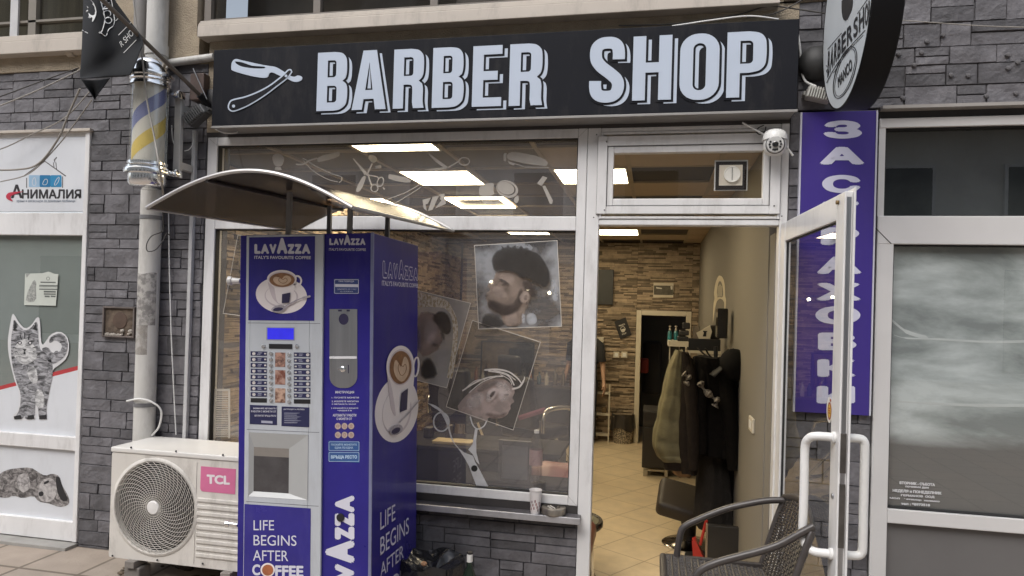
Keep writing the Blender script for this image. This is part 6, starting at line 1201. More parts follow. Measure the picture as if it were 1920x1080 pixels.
g = MB(); BX(g, 1199, 672, 1216, 700, 6.95, 7.1, .03); tag(g.build('red_bag', M('back_red', (.22, .03, .025), .8), ), 'dull red bag hanging in the back room beside the dark coat', 'bag')
tv = thing('television', 'dark switched off television on the brown stone wall at the left of the doorway', 'television', Y(1125, 571, 6.35))
g = MB(); BX(g, 1092, 505, 1150, 571, 6.33, 6.39, .006); g.build('bezel', black, tv); g = MB(); BX(g, 1094, 507, 1148, 569, 6.328, 6.332); g.build('screen', M('screen_off', (.035, .036, .035), .25), tv)
pf = thing('wall_picture', 'small framed picture with pale bands on the brown stone wall above the inner doorway', 'picture', Y(1244, 558, 6.35))
g = MB(); BX(g, 1225, 530.5, 1263, 558, 6.36, 6.39, .003); g.build('frame', ivory, pf); g = MB(); BX(g, 1226, 535.5, 1262, 553, 6.357, 6.362); g.build('print', M('picture_dark', (.09, .08, .06), .5, var=.4, scale=20), pf); g = MB(); g.flat([[(1230, 538), (1242, 540), (1240, 542), (1231, 541)]], lambda x, y: Y(x, y, 6.3565), th=.001); g.flat([[(1257, 537), (1261, 536), (1261, 543), (1258, 543)]], lambda x, y: Y(x, y, 6.3565), th=.001); g.build('highlight_print', inkw2, pf)
pn = thing('wall_pennant', 'tilted black pennant with a white barber emblem hanging on the brown stone wall', 'pennant', Y(1168, 636, 6.36))
g = MB(); pq = [(1152, 603), (1173, 595), (1184.5, 628), (1163, 636)]; g.flat([pq], lambda x, y: Y(x, y, 6.37), th=.012); g.build('cloth', M('pennant_black', (.014, .013, .014), .7), pn)
g = MB(); pm = lambda x, y: Y(x, y, 6.3565)
g.text('MANCO', [pm(1160, 610), pm(1171, 606), pm(1172.5, 609), pm(1161, 613)], th=.001, bold=.03); g.flat([ring(ell(1168, 617, 4.2, 4.6, 20, -.3), 1)[0], ring(ell(1168, 617, 4.2, 4.6, 20, -.3), 1)[1]], pm, th=.001); g.flat([smooth([(1164, 618), (1172, 615.5), (1172, 621), (1168, 623.5), (1165, 622)], 1)], pm, th=.001); g.text('SHOP', [pm(1165.5, 626), pm(1174, 623), pm(1175, 625.5), pm(1166.5, 628.5)], th=.001, bold=.02); g.build('emblem', inkw2, pn)
ds = thing('soap_dispenser', 'small teal and white dispenser mounted on the brown stone wall near the person', 'dispenser', Y(1126, 652, 6.35))
g = MB(); BX(g, 1120, 632, 1132, 642, 6.32, 6.39, .01); g.build('top', ivory, ds); g = MB(); BX(g, 1121, 642, 1131, 652, 6.33, 6.39, .01); g.build('tank', M('teal_plastic', (.05, .16, .15), .4), ds)
for i, (x0_, lb) in enumerate(((1150, 'left'), (1165, 'right'))):
    t = thing('light_switch', 'ivory switch plate on the brown stone wall, the %s of a pair' % ('one nearer the bin' if i == 0 else 'one nearer the doorway'), 'light switch', Y(x0_+5, 671, 6.36), 'switch pair beside the inner doorway'); g = MB(); BX(g, x0_, 659.5, x0_+11, 671, 6.365, 6.39, .004); g.build('plate', ivory, t); g = MB(); BX(g, x0_+2.5, 662, x0_+8.5, 669, 6.36, 6.3649, .002); g.build('rocker', whitep, t)
# low cabinet
cb = thing('low_cabinet', 'black drawer cabinet on pale feet beside the coats and the doorway', 'cabinet', Z(1225, 893, FZ)); yc = Z(1208, 893, FZ).y
g = MB(); BX(g, 1204.5, 772, 1300, 880, yc, yc+.5, .006); g.build('carcass', dkwood, cb)
g = MB(); BX(g, 1206, 774, 1298, 801, yc-.012, yc-.0005, .003); BX(g, 1206, 804, 1298, 878, yc-.012, yc-.0005, .003); g.build('drawer_front', M('drawer_black', (.024, .021, .02), .35), cb)
g = MB(); BX(g, 1206, 880.5, 1214, 894, yc+.01, yc+.06); BX(g, 1246, 880.5, 1252, 894, yc+.01, yc+.06); BX(g, 1214.5, 880.5, 1245.5, 884, yc+.02, yc+.05); g.build('foot', M('foot_pale', (.42, .38, .3), .4, .4), cb)
# bin, trolley
yb_ = Z(1168, 830, FZ).y; bnx = Z(1167, 830, FZ)
wb = thing('waste_basket', 'patterned waste basket with a dark bag folded over its rim by the brown wall', 'waste basket', bnx); rw = (Y(1189, 810, yb_).x-Y(1147, 810, yb_).x)/2
bz = Y(1167, 777, yb_).z
g = MB(); g.lathe([(0, 0), (rw*.8, 0), (rw*.95, (bz-FZ)*.6), (rw, bz-FZ-.02), (rw*.93, bz-FZ-.02), (rw*.75, .02), (0, .02)], bnx, seg=28, caps=False); g.build('basket', FILM('basket_pattern', (.06, .05, .04), 1, .1, 55, col2=(.42, .36, .27)), wb, sm=True)
g = MB(); g.grid(lambda u, v: Vector((bnx.x+rw*(1.0+.10*(1-v)+.05*math.sin(8*math.pi*2*u)*(1-v)+.03*math.sin(u*40))*math.cos(u*2*math.pi), bnx.y+rw*(1.0+.10*(1-v)+.05*math.sin(8*math.pi*2*u)*(1-v))*math.sin(u*2*math.pi), bz-.20+.03*math.sin(u*20)+(.21-.03*math.sin(u*20))*v)), 56, 8); g.lathe([(rw*.98, bz-FZ+.01), (rw*.5, bz-FZ-.10), (0, bz-FZ-.12)], bnx, seg=24, caps=False); g.build('bag', M('bin_bag', (.035, .030, .026), .3, bump=.3, bscale=25), wb, sm=True)
tr = thing('shelf_trolley', 'narrow white three tier shelf trolley beside the patterned waste basket', 'shelf', Z(1132, 829, FZ)); yt = Z(1132, 829, FZ).y
g = MB()
for py in (735, 775, 813): g = MB(); BX(g, 1108, py, 1142, py+4, yt, yt+.3); g.build('shelf', ivory, tr)
g = MB(); BX(g, 1140.5, 720, 1143, 831, yt-.012, yt-.0005); BX(g, 1140.5, 720, 1143, 829, yt+.301, yt+.31); BX(g, 1106, 720, 1108, 831, yt-.012, yt-.0005); g.build('upright', ivory, tr)
g = MB(); BX(g, 1128, 763, 1137, 774.6, yt+.05, yt+.2, .01); tag(g.build('jar_stack', M('amber_jar', (.18, .12, .06), .3)), 'small amber jars on the middle shelf of the white trolley', 'jars')
# person at the back
pp = Z(1094, 828, FZ); yp = pp.y-.05; px0 = pp.x
skin = M('skin', (.36, .22, .15), .5, var=.06, scale=20); blk = M('black_shirt_cloth', (.016, .016, .018), .85, var=.2); trs = M('dark_trousers', (.020, .021, .026), .85, var=.2)
person = bpy.data.meshes.new('person'); V = []; Ed = []; Rd = []
def pv(x, y, z, r, p=None):
    V.append((x, y, z)); Rd.append(r)
    if p is not None: Ed.append((p, len(V)-1))
    return len(V)-1
pel = pv(0, 0, .93, .125); bel = pv(0, .0, 1.08, .12, pel); chs = pv(0, .0, 1.30, .135, bel); nb = pv(0, 0, 1.44, .07, chs); nk = pv(0, -.01, 1.50, .055, nb); hd = pv(0, -.02, 1.60, .085, nk); hd2 = pv(0, -.02, 1.67, .088, hd); hd3 = pv(0, -.01, 1.73, .06, hd2)
hands = []
for s in (1, -1):
    sh_ = pv(.15*s, 0, 1.40, .062, nb); a1_ = pv(.20*s, 0, 1.36, .058, sh_); el_ = pv(.25*s, .02, 1.09, .040, a1_); wr = pv(.29*s, -.05, .86, .026, el_); hh = pv(.30*s, -.065, .81, .030, wr); hp = pv(.305*s, -.07, .775, .030, hh)
    for k in range(4):
        o1 = pv((.302)*s, -.10+.02*k, .735-.004*abs(k-1.5), .010, hp); o2 = pv((.295)*s, -.104+.02*k, .705, .009, o1); o3 = pv(.282*s, -.104+.02*k, .682-.004*(k % 2), .0075, o2)
    t1 = pv(.295*s, -.105, .80, .011, hh); t2 = pv(.285*s, -.122, .765, .009, t1)
    hp_ = pv(.09*s, 0, .86, .10, pel); kn = pv(.10*s, -.01, .48, .062, hp_); an = pv(.105*s, .02, .09, .042, kn); ft = pv(.11*s, -.06, .045, .040, an); to = pv(.115*s, -.15, .035, .034, ft)
person.from_pydata(V, Ed, []); po = bpy.data.objects.new('person', person); COL.objects.link(po); po.location = (px0, yp, FZ); po.rotation_euler = (0, 0, R(-12))
person.skin_vertices or None
m_ = po.modifiers.new('skin', 'SKIN'); m_.use_smooth_shade = True
for i, sv in enumerate(person.skin_vertices[0].data): sv.radius = (Rd[i], Rd[i]*(.8 if i in (pel, bel, chs) else 1)); sv.use_root = (i == 0)
ss = po.modifiers.new('sub', 'SUBSURF'); ss.levels = 1; ss.render_levels = 2; person.materials.append(skin)
tag(po, 'person in black short sleeved shirt and dark trousers standing half hidden behind the door jamb', 'person'); WM[po.name] = Matrix.Translation(po.location) @ Matrix.Rotation(R(-12), 4, 'Z')
g = MB(); loft(g, [(0, 0, .90, .17, .12), (0, 0, 1.05, .165, .115), (0, 0, 1.25, .19, .135), (0, 0, 1.38, .185, .12), (0, 0, 1.45, .11, .085), (0, 0, 1.475, .075, .068)], .012, 6, 32)
for s in (1, -1): g.tube([(.13*s, 0, 1.41), (.205*s, 0, 1.36), (.225*s, .005, 1.22), (.235*s, .01, 1.15)], [.075, .075, .064, .062], 14)
g.build('shirt', blk, po, local=True, sm=True)
g = MB(); loft(g, [(0, 0, .78, .17, .125), (0, 0, .88, .172, .125), (0, 0, .94, .165, .118)], .0, 6, 28)
for s in (1, -1): g.tube([(.085*s, 0, .86), (.095*s, 0, .66), (.10*s, -.01, .48), (.105*s, .01, .25), (.108*s, .015, .085)], [.103, .09, .076, .066, .068], 16)
g.build('trousers', trs, po, local=True, sm=True)
for s in (1, -1): g = MB(); loft(g, [(.11*s, -.06, .002, .048, .125), (.11*s, -.06, .03, .05, .128), (.11*s, -.045, .06, .045, .105), (.108*s, .0, .09, .042, .06)], 0, 5, 20); g.build('shoe', M('trainer_dark', (.03, .028, .03), .6, var=.4), po, local=True, sm=True)
g = MB(); g.ball((0, .005, 1.70), .1, (.95, 1.05, .8), 18, 12); g.build('hair', M('dark_hair', (.02, .015, .012), .7, bump=.4), po, local=True, sm=True)
g = MB(); g.ball((.034, -.100, 1.655), .011); g.ball((-.034, -.100, 1.655), .011); g.build('eyes', whitep, po, local=True, sm=True)
g = MB(); g.tube([(0, -.10, 1.66), (0, -.118, 1.625), (0, -.10, 1.615)], [.009, .014, .01], 8); g.build('nose', skin, po, local=True, sm=True)
# decal and switch on the right wall
XW = .6195; wl = lambda x, y: X(x, y, XW)
wd_ = thing('wall_decal', 'white barber style hairline decal on the taupe right hand wall above the coats', 'wall decal', wl(1347, 600))
c6i = lambda p: crop(p, 1100, 420, 3.2737)
g = MB(); NXm = (-1, 0, 0)
out_ = dedup(sp2(c6i([(775, 610), (778, 500), (785, 460), (783, 420), (792, 360), (808, 322), (822, 318), (838, 335), (848, 380), (850, 440), (856, 470), (852, 520), (846, 520), (844, 480), (830, 462), (815, 460), (800, 475), (790, 510), (782, 560)]), 3)); inn = dedup(sp2(c6i([(800, 420), (806, 370), (818, 350), (832, 370), (838, 430), (832, 450), (815, 448), (803, 452)]), 3))
g.flat([out_, inn], wl, NXm, .001)
for k in range(4): g.flat(stroke(c6i([(808+7*k, 380-8*(k in (1, 2))), (806+7*k, 445)]), .9), wl, NXm, .001)
g.build('print', M('decal_ivory', (.62, .56, .42), .6), wd_)
ls = thing('light_switch', 'ivory light switch on the taupe wall to the right of the coats', 'light switch', wl(1411, 806)); g = MB(); a, b_ = wl(1407.5, 795), wl(1415, 795); g.box(.606, .6195, a.y, b_.y, wl(1411, 809).z, wl(1411, 782).z, .003); g.build('plate', ivory, ls); g = MB(); g.box(.602, .6055, a.y-(a.y-b_.y)*.25, b_.y+(a.y-b_.y)*.25, wl(1411, 803).z, wl(1411, 788).z, .002); g.build('rocker', whitep, ls)
# wire rack with bottles above the coats
yr = 2.35; rk = thing('wall_rack', 'white wire rack with a black tray carrying bottles above the hanging coats', 'shelf', Y(1315, 700, yr))
g = MB(); BX(g, 1289, 658, 1352, 663, yr, yr+.22); g.build('shelf', ivory, rk)
g = MB(); BX(g, 1290, 636, 1351, 657.5, yr+.01, yr+.2, .004); g.build('tray', black, rk)
g = MB()
for px in (1290, 1318, 1336, 1350): BX(g, px, 663.5, px+1.6, 700, yr+.01, yr+.02)
BX(g, 1253, 640, 1291, 650, yr+.0, yr+.4); BX(g, 1254, 650, 1256, 720, yr+.25, yr+.26); BX(g, 1272, 650, 1273.5, 720, yr+.25, yr+.26); g.build('wire_frame', ivory, rk)
for px, lb in ((1255.5, 'left'), (1267, 'right')):
    b0_, t0_ = Y(px, 640, yr+.3), Y(px, 611, yr+.3); hgt = t0_.z-b0_.z; t = thing('pump_bottle', 'teal pump bottle standing on the rack above the coats, the %s one' % ('outer' if lb == 'left' else 'inner'), 'bottle', b0_, 'teal pump bottles on the rack'); rb_ = .019
    g = MB(); g.lathe([(0, 0), (rb_, 0), (rb_, hgt*.58), (rb_*.5, hgt*.7), (0, hgt*.7)], b0_, seg=18, caps=False); g.build('tank', M('teal_liquid', (.03, .17, .19), .25), t, sm=True)
    g = MB(); g.lathe([(rb_*.5, hgt*.71), (rb_*.45, hgt*.82), (.004, hgt*.83), (.004, hgt*.95), (.012, hgt*.95), (.012, hgt), (0, hgt)], b0_, seg=14); g.build('pump', ivory, t, sm=True)
bxs = [(1280, 605, 1294, 617), (1274, 620, 1292, 629), (1270, 631, 1291, 640), (1300, 612, 1312, 636), (1332, 610, 1350, 636)]
for i, (a_, b__, c_, d_) in enumerate(bxs):
    g = MB(); BX(g, a_, b__, c_, d_, yr+.02+.01*i, yr+.14, .008); o = g.build('product_box', M('product_%s' % 'abcde'[i], [(.02, .019, .018), (.03, .028, .026), (.018, .017, .016), (.16, .13, .1), (.03, .025, .02)][i], .4)); tag(o, ['small black box on top of the stack beside the teal bottles', 'black jar box in the middle of the stack beside the teal bottles', 'flat black box at the bottom of the stack beside the teal bottles', 'brown glass jar standing in the black tray', 'dark box at the wall end of the black tray'][i], 'box')
g = MB(); g.flat([c6i([(672, 668), (755, 622), (768, 660), (755, 702), (688, 704)])], lambda x, y: Y(x, y, yr+.05), th=.03); g.mi = 1; g.flat([c6i([(712, 655), (742, 657), (735, 665), (733, 690), (712, 690), (720, 668)])], lambda x, y: Y(x, y, yr+.018), th=.001); tag(g.build('card_box', [ivory, black]), 'white slanted carton with a black mark standing in the tray', 'box')
g = MB(); q0, q1 = Y(1346, 578, 1.95), Y(1364, 635, 1.95); g.box(q0.x, q1.x, 1.95, 2.12, q1.z, q0.z, .008); tag(g.build('wall_holder', M('gloss_black', (.012, .011, .011), .15)), 'tall glossy black holder on the taupe wall above the caps', 'holder')
# coat stand and clothes
ys_ = 1.72; st0 = Y(1341, 700, ys_)
cs = thing('coat_stand', 'black metal coat stand almost buried under jackets by the right wall', 'coat stand', (st0.x, ys_, FZ))
g = MB(); g.tube([(st0.x, ys_, FZ+.02), (st0.x, ys_, Y(1341, 650, ys_).z)], .016, 12); g.build('pole', black, cs, sm=True)
g = MB(); g.lathe([(.0, 0), (.19, 0), (.19, .015), (.03, .03), (.017, .05)], (st0.x, ys_, FZ), seg=32); g.build('base', black, cs, sm=True)
for a in range(5): aa = a*2*math.pi/5+.3; zt__ = Y(1341, 665, ys_).z; g = MB(); g.tube(spline([(st0.x, ys_, zt__-.05), (st0.x+.09*math.cos(aa), ys_+.09*math.sin(aa), zt__), (st0.x+.14*math.cos(aa), ys_+.14*math.sin(aa), zt__+.05)], 4), .007, 8); g.build('hook', black, cs, sm=True)
g = MB(); g.lathe([(.018, 0), (.03, .004), (.03, .016), (.018, .02)], (st0.x, ys_, Y(1341, 845, ys_).z), seg=20); g.build('collar', chrome, cs, sm=True)
def coat(name, label, rows, y, dep, mat, folds=.05, nf=7, sleeves=(), par=None, cat='jacket', ph=0, puff=0):
    base = Y((rows[-1][1]+rows[-1][2])/2, rows[-1][0], y); t = thing(name, label, cat, base)
    secs = []
    for py, xl, xr in rows: a, b_ = Y(xl, py, y), Y(xr, py, y); secs.append(((a.x+b_.x)/2, y, a.z, (b_.x-a.x)/2, dep))
    if puff:
        s2_ = []
        for a, b_ in zip(secs, secs[1:]):
            m = 4
            for k in range(m): f = k/m; c = [a[i]*(1-f)+b_[i]*f for i in range(5)]; w_ = 1+puff*abs(math.sin(math.pi*f*1)) ; s2_.append((c[0], c[1], c[2], c[3]*w_, c[4]*w_))
        secs = s2_ + [secs[-1]]
    g = MB(); loft(g, secs, folds, nf, 44, ph); g.build('body', mat, t, sm=True)
    for sl in sleeves:
        pts = spline([Y(px, py, yy) for px, py, yy, r in sl], 4); rr0 = [r for *_, r in sl]; n = len(pts); rad = []
        for i in range(n): f = i/(n-1)*(len(rr0)-1); k = min(int(f), len(rr0)-2); rad.append((rr0[k]*(1-(f-k))+rr0[k+1]*(f-k))*(1+.06*math.sin(i*2.1)))
        g = MB(); g.tube(pts, rad, 16); g.build('sleeve', mat, t, sm=True)
    return t
olive = M('olive_quilting', (.145, .128, .068), .75, var=.3, scale=9, bump=.5, bscale=14); bcoat = M('black_wool', (.0075, .0065, .006), .95, var=.3, scale=30, bump=.4, spec=.1); bbrown = M('dark_brown_cloth', (.020, .015, .012), .9, var=.25, scale=18, bump=.4, spec=.15); greyc = M('charcoal_cloth', (.026, .023, .021), .9, var=.2, scale=18, bump=.4, spec=.15)
t = coat('puffer_jacket', 'olive green quilted puffer jacket hanging on the near left side of the coat stand', [(657, 1266, 1280), (690, 1252, 1284), (740, 1241, 1288), (785, 1231, 1290), (825, 1223, 1294), (850, 1230, 1296), (862, 1240, 1298)], ys_-.16, .10, olive, .07, 5, puff=.055)
g = MB(); a, b_ = Y(1240, 862, ys_-.16), Y(1300, 872, ys_-.16); loft(g, [((a.x+b_.x)/2, ys_-.16, a.z+.02, (b_.x-a.x)/2*.98, .095), ((a.x+b_.x)/2+.01, ys_-.16, a.z-.06, (b_.x-a.x)/2*.9, .085)], .04, 9, 40); g.build('hem', bbrown, t, sm=True)
g = MB(); a, b_ = Y(1250, 870, ys_-.14), Y(1302, 893, ys_-.14); loft(g, [((a.x+b_.x)/2, ys_-.12, a.z+.03, (b_.x-a.x)/2*.95, .08), ((a.x+b_.x)/2+.015, ys_-.12, b_.z+.03, (b_.x-a.x)/2*.75, .07), ((a.x+b_.x)/2+.03, ys_-.12, b_.z-.01, (b_.x-a.x)/2*.45, .05)], .10, 4, 40); g.build('lining', M('tan_lining', (.26, .17, .10), .8, var=.15), t, sm=True)
coat('jacket', 'dark brown jacket with a grey patterned collar between the olive puffer and black coats', [(660, 1276, 1290), (700, 1276, 1306), (760, 1272, 1312), (830, 1270, 1314), (886, 1278, 1308)], ys_-.22, .07, bbrown, .06, 5, [[(1290, 672, ys_-.24, .03), (1296, 740, ys_-.3, .045), (1300, 820, ys_-.3, .042), (1300, 880, ys_-.28, .036)]], ph=1)
scf = FILM('patterned_cloth', (.035, .03, .028), 1, .2, 60, col2=(.26, .23, .19))
for i, (pl_, lb) in enumerate(((((1281, 700), (1287, 705), (1293, 712), (1286, 722)), 'grey patterned scarf end at the collar of the brown jacket'), (((1312, 716), (1320, 730), (1336, 745), (1345, 752), (1340, 762)), 'grey patterned scarf draped across the black coats'))):
    g = MB(); pts = spline([Y(px, py, ys_-.31) for px, py in pl_], 4); g.tube(pts, [.018+.012*math.sin(k*1.3) for k in range(len(pts))], 12); tag(g.build('scarf', scf, sm=True), lb, 'scarf')
coat('black_coat', 'long black coat hanging at the front of the coat stand', [(668, 1300, 1352), (700, 1296, 1380), (740, 1297, 1388), (790, 1298, 1392), (830, 1300, 1390), (850, 1306, 1386)], ys_-.13, .13, bcoat, .11, 7, [[(1352, 690, ys_-.2, .04), (1366, 760, ys_-.26, .055), (1374, 830, ys_-.26, .05), (1376, 880, ys_-.25, .045)], [(1318, 690, ys_-.2, .035), (1312, 760, ys_-.27, .05), (1316, 850, ys_-.26, .042)]], ph=2, cat='coat')
coat('black_coat', 'black coat reaching lowest at the wall side of the coat stand', [(690, 1340, 1392), (760, 1335, 1400), (830, 1332, 1402), (900, 1332, 1398), (965, 1336, 1392)], ys_+.04, .11, bcoat, .10, 6, ph=3, cat='coat')
coat('grey_garment', 'charcoal garment hanging below the black coats down to the floor', [(835, 1308, 1352), (880, 1308, 1366), (930, 1304, 1372), (970, 1302, 1376), (992, 1312, 1380)], ys_-.05, .10, greyc, .10, 5, ph=4, cat='coat')
cp = Y(1376, 684, 1.50); ct_ = thing('cap', 'black peaked cap hanging on the coats against the taupe wall', 'cap', cp)
g = MB(); g.ball(cp, .118, (.92, .9, 1.0), 20, 14); g.build('crown', M('cap_black', (.007, .0065, .0065), .9, spec=.15), ct_, sm=True)
g = MB(); pk = Y(1345, 705, 1.42); g.grid(lambda u, v: cp+Vector((-.09-.10*v*(1-(2*u-1)**2*.5), -.08+.16*u, -.03-.06*v+.03*math.sin(math.pi*u))), 12, 6); o = g.build('peak', M('cap_peak', (.02, .019, .018), .7), ct_, sm='keep'); o.modifiers.new('t', 'SOLIDIFY').thickness = .005
c2_ = Y(1390, 715, 1.55); g = MB(); g.ball(c2_, .07, (.7, .8, .9), 16, 10); tag(g.build('beanie', M('beanie_black', (.011, .011, .011), .9), sm=True), 'second black hat hanging just below the peaked cap', 'hat')
# swivel stool with tilted dark seat
sb_ = Z(1292, 1022, FZ); so_ = thing('swivel_stool', 'low swivel chair with a tilted dark seat and a round chrome base near the door', 'stool', sb_)
g = MB(); g.lathe([(0, 0), (.215, .0), (.215, .012), (.2, .022), (.05, .045), (.03, .07)], sb_, seg=48); g.build('base', M('dark_chrome', (.20, .18, .16), .15, 1), so_, sm=True)
g = MB(); g.lathe([(.2155, .001), (.2165, .006), (.2155, .012)], sb_, seg=48, caps=False); g.build('base_rim', chrome, so_, sm=True)
g = MB(); g.tube([sb_+Vector((0, 0, .05)), sb_+Vector((-.015, 0, .26))], [.05, .045], 16); loft(g, [(sb_.x, sb_.y, FZ+.08, .05, .05), (sb_.x-.01, sb_.y, FZ+.22, .07, .08), (sb_.x-.03, sb_.y, FZ+.34, .12, .14)], 0, 5, 24); g.build('column', dkwood, so_, sm=True)
sc_c = Y(1278, 940, sb_.y-.05); g = MB()
def seatf(u, v):
    x = -.22+.44*u; z_ = .10*(1-((2*u-1)**4))*(.5+.5*math.cos(0)) ; return sc_c
n0 = len(g.bm.verts); g.box(-.19, .19, -.19, .19, -.065, .065, .045, 4); g.bm.transform(Matrix.Translation(sc_c) @ Matrix.Rotation(R(12), 4, 'Y') @ Matrix.Rotation(R(24), 4, 'X')); g.build('seat', M('dark_leather', (.030, .023, .018), .5, var=.15, bump=.15), so_, sm=True)
bd_ = MB(); q0, q1 = Y(1328, 985, 1.28), Y(1386, 1075, 1.28); bd_.box(q0.x, q1.x, 1.28, 1.33, FZ+.001, q0.z, .004); bd_.mi = 1; bd_.box(q0.x-.012, q0.x-.0005, 1.275, 1.335, FZ+.001, q0.z+.002, .002); tag(bd_.build('black_board', [dkwood, M('raw_edge', (.22, .16, .11), .6)]), 'black board with a pale edge standing under the coats by the wall', 'board')
pbq = Z(1396, 1076, FZ); g = MB(); g.grid(lambda u, v: Vector((pbq.x+(.11+.035*noise.noise(Vector((math.cos(u*6.283)*2, math.sin(u*6.283)*2, v*4))))*math.cos(u*6.283)*math.sin(math.pi*(.08+.92*v)), pbq.y+.05+(.09+.03*noise.noise(Vector((math.cos(u*6.283)*3, v*5, 1))))*math.sin(u*6.283)*math.sin(math.pi*(.08+.92*v)), FZ+.002+.20*(1-v)*(1+.3*noise.noise(Vector((u*9, v*6, 3)))))), 36, 20); tag(g.build('plastic_bag', M('grey_plastic_bag', (.14, .13, .12), .3, var=.4, bump=.6, bscale=18), sm=True), 'crumpled grey plastic bag on the floor behind the wicker chair', 'bag')
# red dustpan
dpn = Z(1311, 1060, FZ); du = thing('dustpan', 'red dustpan with a red handle standing on the tiled floor by the stool', 'dustpan', dpn)
redm = M('red_plastic', (.50, .035, .025), .4)
g = MB(); q = [Y(1297, 1015, dpn.y), Y(1304, 1012, dpn.y), Y(1326, 1062, dpn.y), Y(1301, 1064, dpn.y)]; g.rings([[p+Vector((0, 0, 0)) for p in q], [p+Vector((.01, .12, -.01)) for p in q]], sm=False); g.build('pan', redm, du)
g = MB(); g.tube([Y(1313, 1022, dpn.y), Y(1322, 985, dpn.y), Y(1325, 975, dpn.y)], .011, 10); g.build('handle', redm, du, sm=True)
# round glass table edge near the jamb
gt = Z(1096, 1075, FZ); tz = .42; tc_ = Y(1093, 978, 1.05); gt_ = thing('glass_table', 'round glass table with a thick dark rim showing past the door jamb', 'table', (tc_.x-.02, 1.05, FZ)); tc = Vector((tc_.x-.10, 1.05, tc_.z))
rt = Y(1131, 978, 1.05).x-tc.x
g = MB(); g.lathe([(rt-.03, .012), (rt-.006, .016), (rt, .006), (rt, -.02), (rt-.01, -.032), (rt-.03, -.03)], tc, seg=56, caps=False); g.build('rim', M('table_rim', (.03, .025, .02), .25), gt_, sm=True)
g = MB(); g.lathe([(0, .010), (rt-.029, .010)], tc, seg=48, caps=False); g.build('top', M('frosted_top', (.22, .21, .15), .15, coat=.4), gt_, sm='keep')
g = MB(); g.tube([tc+Vector((0, 0, .0)), Vector((tc.x, tc.y, FZ+.03))], .03, 14); g.lathe([(0, 0), (.2, 0), (.2, .015), (.03, .03)], (tc.x, tc.y, FZ), seg=32); g.build('pedestal', chrome, gt_, sm=True)
# barber stations seen through the big window
for i, (a_, b__, c_, d_, lb) in enumerate(((792, 455, 866, 600, 'tall mirror on the brown back wall nearest the coffee machine'), (900, 640, 1000, 780, 'wide dark mirror behind the lower hair poster'))):
    t = thing('mirror', lb, 'mirror', Y((a_+c_)/2, d_, 6.33), 'mirrors of the barber stations'); g = MB(); BX(g, a_, b__, c_, d_, 6.34, 6.375); g.build('frame', dkwood, t); g = MB(); BX(g, a_+3, b__+3, c_-3, d_-3, 6.336, 6.3395); g.build('pane', M('mirror_silver', (.55, .52, .48), .05, 1), t)
ctr = thing('work_counter', 'long black work counter with drawers along the back wall of the barber shop', 'counter', (-1.7, 6.0, FZ))
g = MB(); g.box(-2.95, -.85, 5.85, 6.35, FZ+.05, .52, .01); g.build('carcass', dkwood, ctr); g = MB(); g.box(-2.96, -.84, 5.82, 6.36, .521, .555, .004); g.build('top', M('counter_top', (.05, .04, .032), .5), ctr)
rq = random.Random(12)
for k in range(16):
    x = -2.7+.115*k; h = rq.uniform(.12, .24); r = rq.uniform(.022, .035); t = MB(); t.lathe([(0, 0), (r, 0), (r, h*.65), (r*.4, h*.8), (r*.4, h), (0, h)], (x, 6.0+rq.uniform(-.08, .1), .5555), seg=14, caps=False)
    tag(t.build('bottle', M('bottle_tone_%s' % 'abcdefghijklmnop'[k], rq.choice([(.03, .028, .025), (.35, .32, .28), (.12, .10, .07), (.04, .07, .08), (.2, .08, .05)]), .25), sm=True), 'small toiletry bottle in the row on the long black work counter', 'bottle', 'bottles on the work counter')
dk = thing('reception_desk', 'low black reception desk close behind the big window, under the scissors sticker', 'desk', (-1.2, .9, FZ)); dz_ = Y(860, 838, 1.0).z
g = MB(); g.box(-2.3, -.62, 1.0, 1.5, FZ, dz_-.03, .01); g.build('carcass', M('desk_black', (.014, .014, .018), .4), dk); g = MB(); g.box(-2.32, -.60, .97, 1.52, dz_-.0295, dz_, .004); g.build('top', M('desk_top', (.018, .016, .015), .7, spec=.1), dk)
g = MB(); q0, q1 = Y(812, 828, 1.08), Y(884, 836, 1.08); g.box(q0.x, q1.x, 1.05, 1.2, dz_+.0005, dz_+.022, .003); tag(g.build('folder', M('cream_folder', (.42, .33, .18), .5)), 'cream folder lying on the black reception desk', 'folder')
for px, w_, h_, lb, cc1 in ((800, 16, 20, 'dark box on the left end of the reception desk', (.05, .042, .035)), (838, 10, 26, 'small dark holder on the reception desk behind the folder', (.09, .075, .06))):
    g = MB(); q0 = Y(px, 832, 1.25); g.box(q0.x-w_/560, q0.x+w_/560, 1.25, 1.35, dz_+.0005, dz_+h_/260, .006); tag(g.build('desk_box', M('desk_item', cc1, .5)), lb, 'box')
